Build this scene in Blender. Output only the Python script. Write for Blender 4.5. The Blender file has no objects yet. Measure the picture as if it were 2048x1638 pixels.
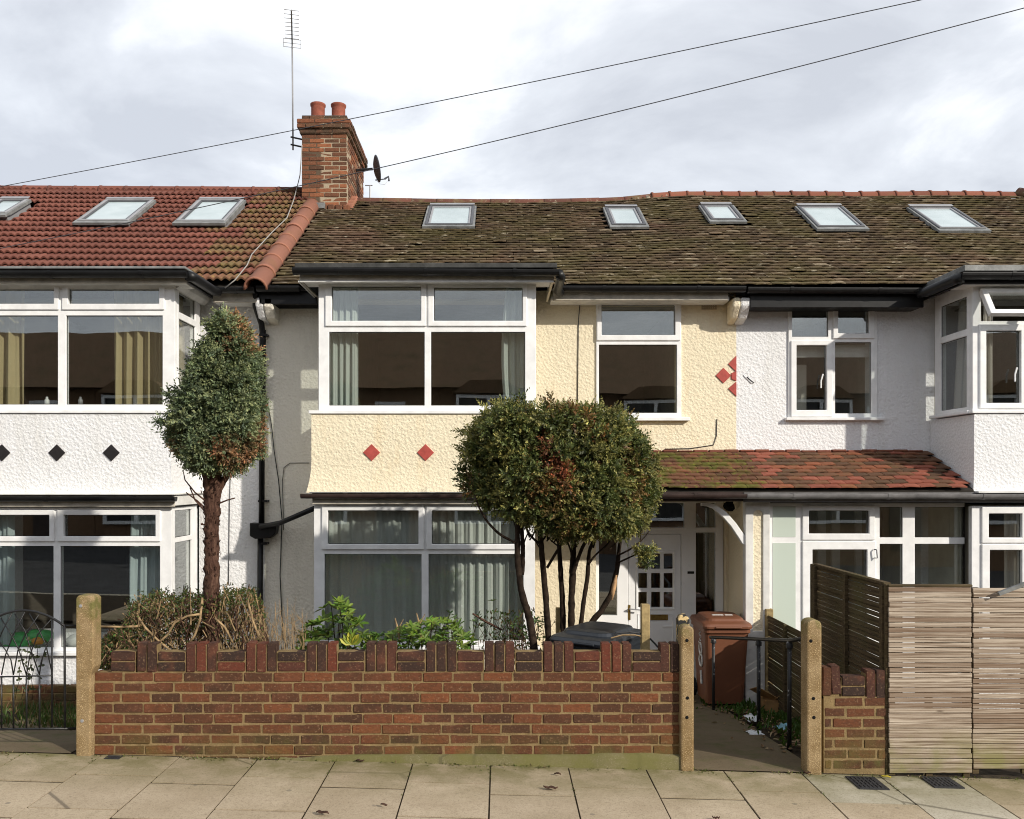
import bpy, bmesh, math, random
import numpy as np
from mathutils import Vector, Matrix, noise, Euler

random.seed(7)
S = bpy.context.scene
COL = S.collection
R = math.radians

# ------------------------------------------------------------------ camera
F, CX, CY, CZ = 1700.0, 1000.0, 957.0, 2.13
cam_d = bpy.data.cameras.new('camera')
cam = bpy.data.objects.new('camera', cam_d)
COL.objects.link(cam)
cam.location = (0, 0, CZ)
cam.rotation_euler = (R(90), 0, 0)
cam_d.sensor_width = 36.0
cam_d.sensor_fit = 'HORIZONTAL'
cam_d.lens = 36.0 * F / 2048.0
cam_d.shift_x = (1024 - CX) / 2048.0
cam_d.shift_y = (CY - 819) / 2048.0
cam_d.clip_start = 0.1
cam_d.clip_end = 2000
S.camera = cam

# ------------------------------------------------------------------ sun and sky
SUN_AZ, SUN_EL = R(48), R(26)
to_sun = Vector((math.sin(SUN_AZ) * math.cos(SUN_EL), -math.cos(SUN_AZ) * math.cos(SUN_EL), math.sin(SUN_EL)))
sun_d = bpy.data.lights.new('sun', 'SUN')
sun_d.energy = 2.6
sun_d.angle = R(0.9)
sun_d.color = (1.0, 0.93, 0.82)
sun = bpy.data.objects.new('sun', sun_d)
COL.objects.link(sun)
sun.rotation_euler = to_sun.to_track_quat('Z', 'Y').to_euler()
sun.location = (20, -20, 20)

world = bpy.data.worlds.new('World')
S.world = world
world.use_nodes = True
nt = world.node_tree
nt.nodes.clear()
def wn(t, **k):
    n = nt.nodes.new(t)
    for a, b in k.items():
        setattr(n, a, b)
    return n
w_out = wn('ShaderNodeOutputWorld')
w_bg = wn('ShaderNodeBackground')
w_bg.inputs['Strength'].default_value = 0.1
w_sky = wn('ShaderNodeTexSky', sky_type='NISHITA', sun_disc=False, sun_elevation=SUN_EL, sun_rotation=math.pi - SUN_AZ)
w_tc = wn('ShaderNodeTexCoord')
w_sep = wn('ShaderNodeSeparateXYZ')
nt.links.new(w_tc.outputs['Generated'], w_sep.inputs[0])
w_z = wn('ShaderNodeMath', operation='ABSOLUTE')
nt.links.new(w_sep.outputs['Z'], w_z.inputs[0])
w_zz = wn('ShaderNodeMath', operation='ADD')
nt.links.new(w_z.outputs[0], w_zz.inputs[0]); w_zz.inputs[1].default_value = 0.32
w_div = wn('ShaderNodeVectorMath', operation='DIVIDE')
w_cmb = wn('ShaderNodeCombineXYZ')
for k in range(3):
    nt.links.new(w_zz.outputs[0], w_cmb.inputs[k])
nt.links.new(w_tc.outputs['Generated'], w_div.inputs[0])
nt.links.new(w_cmb.outputs[0], w_div.inputs[1])
w_map = wn('ShaderNodeMapping')
nt.links.new(w_div.outputs[0], w_map.inputs[0])
w_map.inputs['Location'].default_value = (3.1, 1.45, 0.0)
w_map.inputs['Scale'].default_value = (0.8, 1.0, 1.0)
w_n = wn('ShaderNodeTexNoise')
w_n.inputs['Scale'].default_value = 2.7
w_n.inputs['Detail'].default_value = 8.0
w_n.inputs['Roughness'].default_value = 0.56
w_n.inputs['Distortion'].default_value = 0.35
nt.links.new(w_map.outputs[0], w_n.inputs['Vector'])
w_r = wn('ShaderNodeValToRGB')
e = w_r.color_ramp.elements
e[0].position = 0.38; e[0].color = (4.1, 4.28, 4.65, 1)
e[1].position = 0.68; e[1].color = (7.4, 7.5, 7.6, 1)
m = e.new(0.53); m.color = (5.2, 5.4, 5.75, 1)
nt.links.new(w_n.outputs['Fac'], w_r.inputs[0])
w_mix = wn('ShaderNodeMixRGB')
w_mix.inputs['Fac'].default_value = 0.9
nt.links.new(w_sky.outputs[0], w_mix.inputs[1])
nt.links.new(w_r.outputs[0], w_mix.inputs[2])
nt.links.new(w_mix.outputs[0], w_bg.inputs['Color'])
nt.links.new(w_bg.outputs[0], w_out.inputs['Surface'])

S.view_settings.view_transform = 'Standard'
S.view_settings.look = 'None'
S.view_settings.exposure = 0.78
S.view_settings.gamma = 1.0
S.view_settings.use_curve_mapping = False
S.cycles.max_bounces = 8
S.cycles.filter_width = 1.05
S.cycles.transparent_max_bounces = 24
S.cycles.caustics_reflective = False
S.cycles.caustics_refractive = False

# ------------------------------------------------------------------ coordinates: a pixel of the photo at depth D -> metres
def WX(px, D): return (px - CX) * D / F
def WZ(py, D): return CZ + (CY - py) * D / F
def W(px, py, D): return Vector((WX(px, D), D, WZ(py, D)))

# ------------------------------------------------------------------ mesh and object helpers
WL = {}
def world_loc(o): return WL.get(o.name, Vector((0, 0, 0)))

def thing(name, label, cat, loc=(0, 0, 0), group=None, kind=None):
    o = bpy.data.objects.new(name, None)
    COL.objects.link(o)
    o.empty_display_size = 0.1
    o.location = loc
    WL[o.name] = Vector(loc)
    tag(o, label, cat, group, kind)
    return o

def tag(o, label=None, cat=None, group=None, kind=None):
    if label: o['label'] = label
    if cat: o['category'] = cat
    if group: o['group'] = group
    if kind: o['kind'] = kind
    return o

def link(name, me, parent=None, loc=(0, 0, 0), rot=None):
    o = bpy.data.objects.new(name, me)
    COL.objects.link(o)
    loc = Vector(loc)
    WL[o.name] = loc
    if parent is not None:
        o.parent = parent
        o.location = loc - world_loc(parent)
    else:
        o.location = loc
    if rot is not None:
        o.rotation_euler = rot
    return o

class MB:
    def __init__(s):
        s.v, s.f = [], []
    def add(s, vs, fs):
        b = len(s.v)
        s.v += [tuple(p) for p in vs]
        s.f += [tuple(b + i for i in f) for f in fs]
        return s
    def box(s, x0, x1, y0, y1, z0, z1):
        return s.add([(x0, y0, z0), (x1, y0, z0), (x1, y1, z0), (x0, y1, z0), (x0, y0, z1), (x1, y0, z1), (x1, y1, z1), (x0, y1, z1)],
                     [(0, 3, 2, 1), (4, 5, 6, 7), (0, 1, 5, 4), (1, 2, 6, 5), (2, 3, 7, 6), (3, 0, 4, 7)])
    def quad(s, a, b, c, d): return s.add([a, b, c, d], [(0, 1, 2, 3)])
    def prism(s, poly, vec):
        n = len(poly); vec = Vector(vec)
        vs = [Vector(p) for p in poly]
        vs += [p + vec for p in vs]
        fs = [tuple(range(n - 1, -1, -1)), tuple(range(n, 2 * n))]
        fs += [(i, (i + 1) % n, n + (i + 1) % n, n + i) for i in range(n)]
        return s.add(vs, fs)
    def tube(s, pts, rad, n=6, caps=True):
        pts = [Vector(p) for p in pts]
        if not hasattr(rad, '__len__'): rad = [rad] * len(pts)
        b = len(s.v)
        up = None
        for i, p in enumerate(pts):
            d = (pts[min(i + 1, len(pts) - 1)] - pts[max(i - 1, 0)])
            if d.length < 1e-9: d = Vector((0, 0, 1))
            d.normalize()
            if up is None:
                up = d.orthogonal().normalized()
            else:
                up = (up - d * up.dot(d))
                up = up.normalized() if up.length > 1e-6 else d.orthogonal().normalized()
            side = d.cross(up)
            for k in range(n):
                a = 2 * math.pi * k / n
                s.v.append(tuple(p + (up * math.cos(a) + side * math.sin(a)) * rad[i]))
        for i in range(len(pts) - 1):
            for k in range(n):
                k2 = (k + 1) % n
                s.f.append((b + i * n + k, b + i * n + k2, b + (i + 1) * n + k2, b + (i + 1) * n + k))
        if caps:
            s.f.append(tuple(b + k for k in range(n - 1, -1, -1)))
            e = b + (len(pts) - 1) * n
            s.f.append(tuple(e + k for k in range(n)))
        return s
    def lathe(s, prof, c, n=20):
        b = len(s.v); c = Vector(c)
        for r, z in prof:
            for k in range(n):
                a = 2 * math.pi * k / n
                s.v.append((c.x + r * math.cos(a), c.y + r * math.sin(a), c.z + z))
        for i in range(len(prof) - 1):
            for k in range(n):
                k2 = (k + 1) % n
                s.f.append((b + i * n + k, b + i * n + k2, b + (i + 1) * n + k2, b + (i + 1) * n + k))
        return s
    def plate(s, u0, u1, v0, v1, holes, mp, w0, w1):
        us = sorted(set([u0, u1] + [h[0] for h in holes] + [h[1] for h in holes]))
        vs = sorted(set([v0, v1] + [h[2] for h in holes] + [h[3] for h in holes]))
        us = [u for u in us if u0 - 1e-9 <= u <= u1 + 1e-9]; vs = [v for v in vs if v0 - 1e-9 <= v <= v1 + 1e-9]
        def solid(i, j):
            if i < 0 or j < 0 or i >= len(us) - 1 or j >= len(vs) - 1: return False
            cu, cv = (us[i] + us[i + 1]) / 2, (vs[j] + vs[j + 1]) / 2
            return not any(h[0] < cu < h[1] and h[2] < cv < h[3] for h in holes)
        idx = {}
        def vt(i, j, k):
            key = (i, j, k)
            if key not in idx:
                idx[key] = len(s.v)
                s.v.append(tuple(mp(us[i], vs[j], w1 if k else w0)))
            return idx[key]
        for i in range(len(us) - 1):
            for j in range(len(vs) - 1):
                if not solid(i, j): continue
                s.f.append((vt(i, j, 0), vt(i + 1, j, 0), vt(i + 1, j + 1, 0), vt(i, j + 1, 0)))
                s.f.append((vt(i, j, 1), vt(i, j + 1, 1), vt(i + 1, j + 1, 1), vt(i + 1, j, 1)))
                if not solid(i - 1, j): s.f.append((vt(i, j, 0), vt(i, j + 1, 0), vt(i, j + 1, 1), vt(i, j, 1)))
                if not solid(i + 1, j): s.f.append((vt(i + 1, j, 0), vt(i + 1, j, 1), vt(i + 1, j + 1, 1), vt(i + 1, j + 1, 0)))
                if not solid(i, j - 1): s.f.append((vt(i, j, 0), vt(i, j, 1), vt(i + 1, j, 1), vt(i + 1, j, 0)))
                if not solid(i, j + 1): s.f.append((vt(i, j + 1, 0), vt(i + 1, j + 1, 0), vt(i + 1, j + 1, 1), vt(i, j + 1, 1)))
        return s
    def mesh(s, name, mat, org=(0, 0, 0), smooth=False):
        me = bpy.data.meshes.new(name)
        org = Vector(org)
        me.from_pydata([tuple(Vector(p) - org) for p in s.v], [], s.f)
        bm = bmesh.new(); bm.from_mesh(me)
        bmesh.ops.recalc_face_normals(bm, faces=bm.faces)
        bm.to_mesh(me); bm.free()
        if mat is not None: me.materials.append(mat)
        if smooth: me.shade_smooth()
        return me
    def build(s, name, mat, parent=None, org=None, smooth=False, bevel=0.0, seg=1, angle=35):
        if org is None:
            org = world_loc(parent) if parent is not None else (0, 0, 0)
        me = s.mesh(name, mat, org, smooth)
        o = link(name, me, parent, org)
        if bevel:
            md = o.modifiers.new('bevel', 'BEVEL'); md.width = bevel; md.segments = seg
            md.limit_method = 'ANGLE'; md.angle_limit = R(angle); md.harden_normals = False
        return o

def front(D): return lambda u, v, w: (u, D + w, v)
def side_pos(x): return lambda u, v, w: (x - w, u, v)     # a face that looks towards +x
def side_neg(x): return lambda u, v, w: (x + w, u, v)     # a face that looks towards -x

# ------------------------------------------------------------------ materials
class NT:
    def __init__(s, name):
        s.m = bpy.data.materials.new(name)
        s.m.use_nodes = True
        s.t = s.m.node_tree
        s.t.nodes.clear()
        s.out = s.t.nodes.new('ShaderNodeOutputMaterial')
        s.b = s.t.nodes.new('ShaderNodeBsdfPrincipled')
        s.t.links.new(s.b.outputs[0], s.out.inputs['Surface'])
    def n(s, t, ins=None, **k):
        n = s.t.nodes.new(t)
        for a, b in k.items(): setattr(n, a, b)
        for a, b in (ins or {}).items():
            if isinstance(b, bpy.types.NodeSocket): s.t.links.new(b, n.inputs[a])
            else: n.inputs[a].default_value = b
        return n
    def pos(s): return s.n('ShaderNodeNewGeometry').outputs['Position']
    def obj(s): return s.n('ShaderNodeTexCoord').outputs['Object']
    def mapv(s, vec, scale=(1, 1, 1), loc=(0, 0, 0), rot=(0, 0, 0)):
        return s.n('ShaderNodeMapping', {'Vector': vec, 'Scale': scale, 'Location': loc, 'Rotation': rot}).outputs[0]
    def noise(s, vec, scale, detail=4, rough=0.55, dist=0.0):
        return s.n('ShaderNodeTexNoise', {'Vector': vec, 'Scale': scale, 'Detail': detail, 'Roughness': rough, 'Distortion': dist}).outputs['Fac']
    def voro(s, vec, scale, feature='F1', rand=1.0):
        return s.n('ShaderNodeTexVoronoi', {'Vector': vec, 'Scale': scale, 'Randomness': rand}, feature=feature).outputs['Distance']
    def ramp(s, fac, stops, interp='LINEAR'):
        r = s.n('ShaderNodeValToRGB', {'Fac': fac})
        el = r.color_ramp.elements
        r.color_ramp.interpolation = interp
        while len(el) < len(stops): el.new(0.5)
        for e, (p, c) in zip(el, stops):
            e.position = p
            e.color = (c, c, c, 1) if not hasattr(c, '__len__') else (*c, 1)
        return r.outputs['Color']
    def math(s, op, a, b=0.0, clamp=False):
        n = s.n('ShaderNodeMath', {0: a, 1: b}, operation=op)
        n.use_clamp = clamp
        return n.outputs[0]
    def mix(s, fac, a, b, mode='MIX'):
        def c(x): return x if isinstance(x, bpy.types.NodeSocket) else (*x, 1)
        return s.n('ShaderNodeMixRGB', {'Fac': fac, 'Color1': c(a), 'Color2': c(b)}, blend_type=mode).outputs[0]
    def rnd(s):
        g = s.n('ShaderNodeNewGeometry').outputs['Random Per Island']
        o = s.n('ShaderNodeObjectInfo').outputs['Random']
        return s.math('FRACT', s.math('ADD', g, o))
    def bump(s, h, strength=0.5, dist=0.01, prev=None):
        ins = {'Height': h, 'Strength': strength, 'Distance': dist}
        if prev is not None: ins['Normal'] = prev
        return s.n('ShaderNodeBump', ins).outputs[0]
    def set(s, color=None, rough=None, normal=None, metal=None, spec=None, **k):
        for nm, v in (('Base Color', color), ('Roughness', rough), ('Normal', normal), ('Metallic', metal), ('Specular IOR Level', spec)):
            if v is None: continue
            if isinstance(v, bpy.types.NodeSocket): s.t.links.new(v, s.b.inputs[nm])
            else: s.b.inputs[nm].default_value = (*v, 1) if hasattr(v, '__len__') else v
        for nm, v in k.items():
            s.b.inputs[nm].default_value = v
        return s.m

M = {}
def roughcast(name, c1, c2, stain, k=1.0):
    n = NT(name); p = n.pos()
    big = n.noise(p, 1.3, 5, 0.6)
    col = n.mix(n.ramp(big, [(0.35, 0), (0.7, 1)]), c1, c2)
    pv = n.mapv(p, (1.0, 1.0, 0.22))
    st = n.ramp(n.noise(pv, 2.6, 7, 0.68), [(0.52, 0), (0.74, 1)])
    col = n.mix(n.math('MULTIPLY', st, 0.75), col, stain)
    fine = n.noise(p, 60, 3, 0.6)
    col = n.mix(n.math('MULTIPLY', n.ramp(fine, [(0.45, 0), (0.75, 1)]), 0.12), col, (stain[0] * .7, stain[1] * .7, stain[2] * .7))
    h1 = n.voro(n.mapv(p, (1, 1, 1)), 31)
    h2 = n.noise(p, 46, 5, 0.65, 0.7)
    h = n.math('ADD', n.math('ADD', n.math('MULTIPLY', h1, 0.8), n.math('MULTIPLY', h2, 1.1)), n.math('MULTIPLY', n.noise(p, 130, 4, 0.7), 0.55))
    n.set(color=col, rough=0.92, spec=0.2, normal=n.bump(h, 0.6 * k, 0.016))
    return n.m
M['white_render'] = roughcast('white_roughcast', (0.83, 0.83, 0.835), (0.79, 0.79, 0.80), (0.70, 0.69, 0.66))
M['cream_render'] = roughcast('cream_roughcast', (0.84, 0.75, 0.56), (0.80, 0.71, 0.525), (0.76, 0.59, 0.36))
M['pale_render'] = roughcast('pale_cream_roughcast', (0.90, 0.85, 0.74), (0.86, 0.81, 0.705), (0.72, 0.67, 0.57))

def plain(name, col, rough=0.5, spec=0.5, var=0.06, scale=8, bump=0.0, bscale=60, metal=0.0):
    n = NT(name); p = n.pos()
    nz = n.noise(p, scale, 5, 0.6)
    dark = tuple(c * (1 - 2.2 * var) for c in col); light = tuple(min(1, c * (1 + var)) for c in col)
    c = n.mix(n.ramp(nz, [(0.3, 0), (0.7, 1)]), dark, light)
    r = n.math('ADD', n.math('MULTIPLY', n.noise(p, scale * 3, 4), 0.2), rough - 0.1)
    kw = dict(color=c, rough=r, spec=spec, metal=metal)
    if bump: kw['normal'] = n.bump(n.noise(p, bscale, 5, 0.65), bump, 0.01)
    return n.set(**kw)
M['upvc'] = plain('white_upvc', (0.84, 0.84, 0.835), 0.35, 0.4, 0.055, 7)
M['old_white'] = plain('old_white_paint', (0.72, 0.71, 0.68), 0.55, 0.3, 0.1, 6, 0.1)
M['fascia'] = plain('weathered_fascia_paint', (0.50, 0.46, 0.39), 0.6, 0.3, 0.14, 9, 0.1)
M['black_gutter'] = plain('black_gutter_plastic', (0.009, 0.009, 0.0095), 0.42, 0.3, 0.2, 7)
M['brown_gutter'] = plain('brown_gutter_paint', (0.045, 0.028, 0.024), 0.45, 0.4, 0.2, 7)
M['grey_gutter'] = plain('grey_gutter_plastic', (0.17, 0.165, 0.165), 0.4, 0.45, 0.2, 7)
M['lead'] = plain('grey_lead', (0.20, 0.205, 0.20), 0.55, 0.4, 0.2, 9, 0.15, 25)
M['lead_dark'] = plain('dark_roof_edging', (0.055, 0.055, 0.052), 0.6, 0.3, 0.25, 9, 0.15, 25)
M['felt'] = plain('dark_roof_felt', (0.03, 0.026, 0.022), 0.9, 0.2)
M['iron'] = plain('black_painted_iron', (0.012, 0.012, 0.013), 0.45, 0.45, 0.3, 20, 0.15)
M['alu'] = plain('grey_aluminium', (0.27, 0.27, 0.28), 0.42, 0.5, 0.1, 6)
M['dark_alu'] = plain('dark_grey_aluminium', (0.06, 0.06, 0.065), 0.4, 0.5, 0.1, 6)
M['brass'] = plain('old_brass', (0.36, 0.24, 0.07), 0.35, 0.5, 0.15, 20, metal=0.8)
M['mortar'] = plain('sandy_mortar', (0.25, 0.178, 0.088), 0.95, 0.1, 0.14, 14, 0.6, 90)
M['white_mortar'] = plain('pale_mortar', (0.48, 0.42, 0.32), 0.95, 0.1, 0.2, 14, 0.6, 70)
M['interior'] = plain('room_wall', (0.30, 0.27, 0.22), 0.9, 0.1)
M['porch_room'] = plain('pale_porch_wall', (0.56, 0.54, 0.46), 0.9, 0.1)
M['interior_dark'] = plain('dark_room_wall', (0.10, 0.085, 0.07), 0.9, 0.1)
M['door_white'] = plain('white_door', (0.88, 0.88, 0.88), 0.3, 0.4, 0.03, 3)
M['red_tile'] = plain('red_quarry_tile', (0.42, 0.075, 0.06), 0.6, 0.3, 0.12, 20)
M['black_tile'] = plain('black_diamond_tile', (0.018, 0.015, 0.015), 0.5, 0.4, 0.2, 20)
M['pot'] = plain('terracotta_pot', (0.27, 0.082, 0.052), 0.8, 0.2, 0.2, 7, 0.3)
n = NT('chimney_mortar'); p = n.pos(); sx_ = n.n('ShaderNodeSeparateXYZ', {0: p}).outputs['X']
edge_ = n.math('ADD', sx_, n.math('MULTIPLY', n.noise(p, 9, 3), .12))
M['chimney_mortar'] = n.set(color=n.mix(n.ramp(n.math('ADD', edge_, 3.0), [(.44, 0), (.47, 1)]), (0.10, 0.068, 0.042), (0.36, 0.29, 0.20)), rough=.95, normal=n.bump(n.noise(p, 70, 4), .5, .01))
M['flaunch'] = plain('chimney_flaunching', (0.55, 0.52, 0.47), 0.9, 0.1, 0.2, 10, 0.4)
M['cable_black'] = plain('black_cable', (0.02, 0.02, 0.022), 0.6)
M['wire'] = plain('grey_telephone_wire', (0.05, 0.05, 0.055), 0.6)
M['cable_grey'] = plain('grey_cable', (0.32, 0.31, 0.29), 0.6)
M['dish'] = plain('dark_grey_dish', (0.085, 0.092, 0.105), 0.6)
M['vent'] = plain('painted_air_brick', (0.40, 0.34, 0.25), 0.8, 0.2)
M['ventw'] = plain('white_air_brick', (0.50, 0.50, 0.49), 0.8, 0.2)
M['dark'] = plain('dark_gap', (0.01, 0.01, 0.01), 0.9, 0.1)
M['number'] = plain('black_number_plate', (0.01, 0.01, 0.01), 0.3)
M['blind'] = plain('white_blind', (0.78, 0.78, 0.76), 0.8, 0.1)

def glass(name, tint=(0.93, 0.95, 0.94), k=1.0, base=0.05, rough=0.0):
    n = NT(name)
    n.t.nodes.remove(n.b)
    fc = n.n('ShaderNodeLayerWeight', {'Blend': 0.5}).outputs['Facing']
    fac = n.math('ADD', n.math('MULTIPLY', n.math('POWER', fc, 4.0), 0.8 * k), base, True)
    tr = n.n('ShaderNodeBsdfTransparent', {'Color': (*tint, 1)})
    nz = n.noise(n.mapv(n.pos(), (1, 1, 0.8)), 1.6, 1)
    gl = n.n('ShaderNodeBsdfGlossy', {'Color': (0.95, 0.97, 0.97, 1), 'Roughness': rough, 'Normal': n.bump(nz, 0.05, 0.02)})
    mx = n.n('ShaderNodeMixShader', {0: fac, 1: tr.outputs[0], 2: gl.outputs[0]})
    n.t.links.new(mx.outputs[0], n.out.inputs['Surface'])
    return n.m
M['glass'] = glass('window_glass', k=0.9, base=0.135)
n = NT('frosted_glass'); n.set(color=(0.54, 0.61, 0.54), rough=0.22, spec=0.5, normal=n.bump(n.noise(n.pos(), 150, 2), 0.15, 0.003)); M['frost'] = n.m
n = NT('skylight_glass'); n.set(color=n.mix(n.noise(n.pos(), 3, 3), (0.30, 0.37, 0.38), (0.55, 0.62, 0.63)), rough=0.06, spec=0.6); M['skyglass'] = n.m

def gain(n, c, k): return n.mix(1.0, c, (k, k, k), 'MULTIPLY')
def brickmat(name, stops, dirt=0.5, algae=True, k=1.08):
    n = NT(name); p = n.pos(); r = n.rnd()
    c = n.ramp(r, stops)
    nz = n.noise(n.mapv(p, (1, 1, 2.2)), 26, 6, 0.65)
    c = n.mix(n.math('MULTIPLY', n.ramp(nz, [(0.42, 0), (0.7, 1)]), dirt), c, (0.036, 0.022, 0.016))
    blot = n.noise(p, 7.5, 4, 0.6)
    c = n.mix(n.math('MULTIPLY', n.ramp(blot, [(0.5, 0), (0.72, 1)]), 0.45), c, (0.17, 0.062, 0.035))
    nz2 = n.noise(p, 55, 3, 0.7)
    c = n.mix(n.math('MULTIPLY', n.ramp(nz2, [(0.57, 0), (0.70, 1)]), 0.45), c, (0.30, 0.19, 0.11))
    if algae:
        z = n.n('ShaderNodeSeparateXYZ', {0: p}).outputs['Z']
        a = n.math('MULTIPLY', n.ramp(z, [(0.02, 1), (0.30, 0)]), n.ramp(n.noise(p, 5, 5, 0.6), [(0.4, 0), (0.65, 1)]))
        c = n.mix(n.math('MULTIPLY', a, 0.6), c, (0.10, 0.11, 0.03))
    h = n.math('ADD', n.noise(p, 45, 6, 0.7), n.math('MULTIPLY', n.noise(n.mapv(p, (1, 1, 3)), 18, 4), 0.6))
    return n.set(color=gain(n, c, k), rough=0.88, spec=0.2, normal=n.bump(h, 0.7, 0.006))
M['brick'] = brickmat('red_brown_brick', [(0.0, (0.060, 0.030, 0.018)), (0.3, (0.090, 0.038, 0.020)), (0.6, (0.112, 0.043, 0.021)), (0.88, (0.135, 0.049, 0.022)), (1.0, (0.17, 0.060, 0.026))])
M['brick_cap'] = brickmat('dark_brown_coping_brick', [(0.0, (0.034, 0.022, 0.018)), (0.55, (0.056, 0.027, 0.020)), (0.85, (0.080, 0.030, 0.021)), (1.0, (0.13, 0.036, 0.021))])
M['chimney_brick'] = brickmat('orange_red_chimney_brick', [(0.0, (0.09, 0.045, 0.027)), (0.4, (0.15, 0.062, 0.034)), (0.75, (0.20, 0.080, 0.041)), (1.0, (0.31, 0.115, 0.054))], 0.55, False)
M['chimney_cap'] = brickmat('sooty_chimney_brick', [(0.0, (0.06, 0.045, 0.03)), (0.6, (0.11, 0.06, 0.035)), (1.0, (0.22, 0.08, 0.04))], 0.6, False)

def tilemat(name, stops, patches, bump=0.5, bs=60):
    """patches: (noise scale, lo, hi, strength, colour, stretch)"""
    n = NT(name); p = n.pos()
    c = n.ramp(n.rnd(), stops)
    for sc, lo, hi, k, col, st in patches:
        a = n.ramp(n.noise(n.mapv(p, st, (sc * 1.7, 3.3, sc)), sc, 5, 0.62), [(lo, 0), (hi, 1)])
        c = n.mix(n.math('MULTIPLY', a, k), c, col)
    return n.set(color=gain(n, c, 1.05), rough=0.9, spec=0.2, normal=n.bump(n.noise(p, bs, 5, 0.7), bump, 0.006))
M['tile_red'] = tilemat('red_concrete_roof_tile', [(0, (0.130, 0.047, 0.034)), (0.5, (0.155, 0.057, 0.041)), (1, (0.185, 0.070, 0.050))],
    [(1.1, 0.5, 0.75, 0.5, (0.11, 0.052, 0.042), (1, 1, 1)), (30, 0.58, 0.75, 0.5, (0.10, 0.05, 0.04), (1, 1, 1))])
n = NT('red_tile_yellow_lichen'); M['tile_red_lichen'] = tilemat('red_concrete_roof_tile_with_lichen', [(0, (0.13, 0.058, 0.036)), (1, (0.175, 0.078, 0.048))],
    [(2.6, 0.42, 0.66, 0.75, (0.13, 0.11, 0.045), (1, 1, 1)), (14, 0.57, 0.70, 0.7, (0.30, 0.24, 0.06), (1, 1, 1))])
M['tile_moss'] = tilemat('mossy_brown_clay_roof_tile', [(0, (0.060, 0.042, 0.026)), (0.4, (0.085, 0.058, 0.034)), (0.8, (0.112, 0.077, 0.045)), (0.94, (0.15, 0.105, 0.065)), (1, (0.24, 0.19, 0.13))],
    [(1.2, 0.46, 0.68, 0.7, (0.085, 0.074, 0.024), (1, 1, 1)), (4.5, 0.50, 0.66, 0.5, (0.12, 0.098, 0.04), (1, 1, 2)), (1.7, 0.60, 0.72, 0.6, (0.05, 0.048, 0.022), (1, 1, 1)),
     (0.9, 0.56, 0.7, 0.5, (0.15, 0.082, 0.058), (1, 1, 1)), (12, 0.61, 0.68, 0.85, (0.42, 0.37, 0.27), (0.5, 1, 1.4))], 0.8)
M['tile_porch_moss'] = tilemat('mossy_porch_tile', [(0, (0.085, 0.042, 0.026)), (0.6, (0.135, 0.06, 0.034)), (1, (0.19, 0.075, 0.042))],
    [(4, 0.46, 0.62, 0.85, (0.085, 0.095, 0.016), (1, 1, 1)), (14, 0.56, 0.66, 0.8, (0.15, 0.16, 0.025), (1, 1, 1))], 0.8)
M['tile_porch_red'] = tilemat('new_red_porch_tile', [(0, (0.20, 0.064, 0.042)), (1, (0.27, 0.092, 0.060))], [(16, 0.58, 0.75, 0.4, (0.15, 0.05, 0.03), (1, 1, 1))])
M['tile_porch_brown'] = tilemat('old_brown_porch_tile', [(0, (0.085, 0.05, 0.032)), (0.7, (0.14, 0.07, 0.04)), (1, (0.24, 0.085, 0.045))], [(9, 0.52, 0.72, 0.5, (0.10, 0.085, 0.03), (1, 1, 1))])
M['ridge_red'] = tilemat('red_ridge_tile', [(0, (0.135, 0.05, 0.034)), (1, (0.205, 0.074, 0.047))], [(7, 0.52, 0.7, 0.6, (0.16, 0.09, 0.045), (1, 1, 1)), (25, 0.58, 0.7, 0.5, (0.10, 0.05, 0.035), (1, 1, 1))])
M['ridge_dark'] = tilemat('dark_red_ridge_tile', [(0, (0.115, 0.043, 0.032)), (1, (0.165, 0.062, 0.044))], [(6, 0.5, 0.7, 0.5, (0.08, 0.045, 0.035), (1, 1, 1))])
M['ridge_orange'] = tilemat('orange_clay_hip_tile', [(0, (0.27, 0.118, 0.078)), (1, (0.34, 0.15, 0.10))], [(3.2, 0.5, 0.72, 0.6, (0.24, 0.12, 0.06), (1, 1, 1)), (3, 0.62, 0.75, 0.6, (0.36, 0.26, 0.05), (1, 1, 1)), (30, 0.6, 0.75, 0.4, (0.16, 0.08, 0.05), (1, 1, 1))])
M['ridge_brown'] = tilemat('brown_ridge_tile', [(0, (0.085, 0.038, 0.028)), (1, (0.125, 0.05, 0.035))], [(6, 0.5, 0.66, 0.6, (0.13, 0.11, 0.05), (1, 1, 1)), (20, 0.6, 0.7, 0.6, (0.30, 0.26, 0.18), (1, 1, 1))])

def concrete(name, c1, c2, pebble, algae_col, az):
    n = NT(name); p = n.pos()
    c = n.mix(n.ramp(n.noise(p, 6, 6, 0.65), [(0.35, 0), (0.65, 1)]), c1, c2)
    v = n.n('ShaderNodeTexVoronoi', {'Vector': p, 'Scale': 120.0})
    peb = n.ramp(v.outputs['Distance'], [(0.28, 1), (0.42, 0)])
    pc = n.mix(n.n('ShaderNodeSeparateXYZ', {0: v.outputs['Color']}).outputs['X'], (0.13, 0.09, 0.05), pebble)
    c = n.mix(n.math('MULTIPLY', peb, 0.75), c, pc)
    z = n.n('ShaderNodeSeparateXYZ', {0: p}).outputs['Z']
    a = n.math('MULTIPLY', n.ramp(z, [(az[0], 0), (az[1], 1)]), n.ramp(n.noise(p, 8, 5, 0.6), [(0.42, 0), (0.6, 1)]))
    c = n.mix(n.math('MULTIPLY', a, 0.75), c, algae_col)
    h = n.math('ADD', n.math('MULTIPLY', v.outputs['Distance'], -1.0), n.noise(p, 60, 5, 0.7))
    return n.set(color=gain(n, c, 1.05), rough=0.92, spec=0.2, normal=n.bump(h, 0.45, 0.005))
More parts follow.
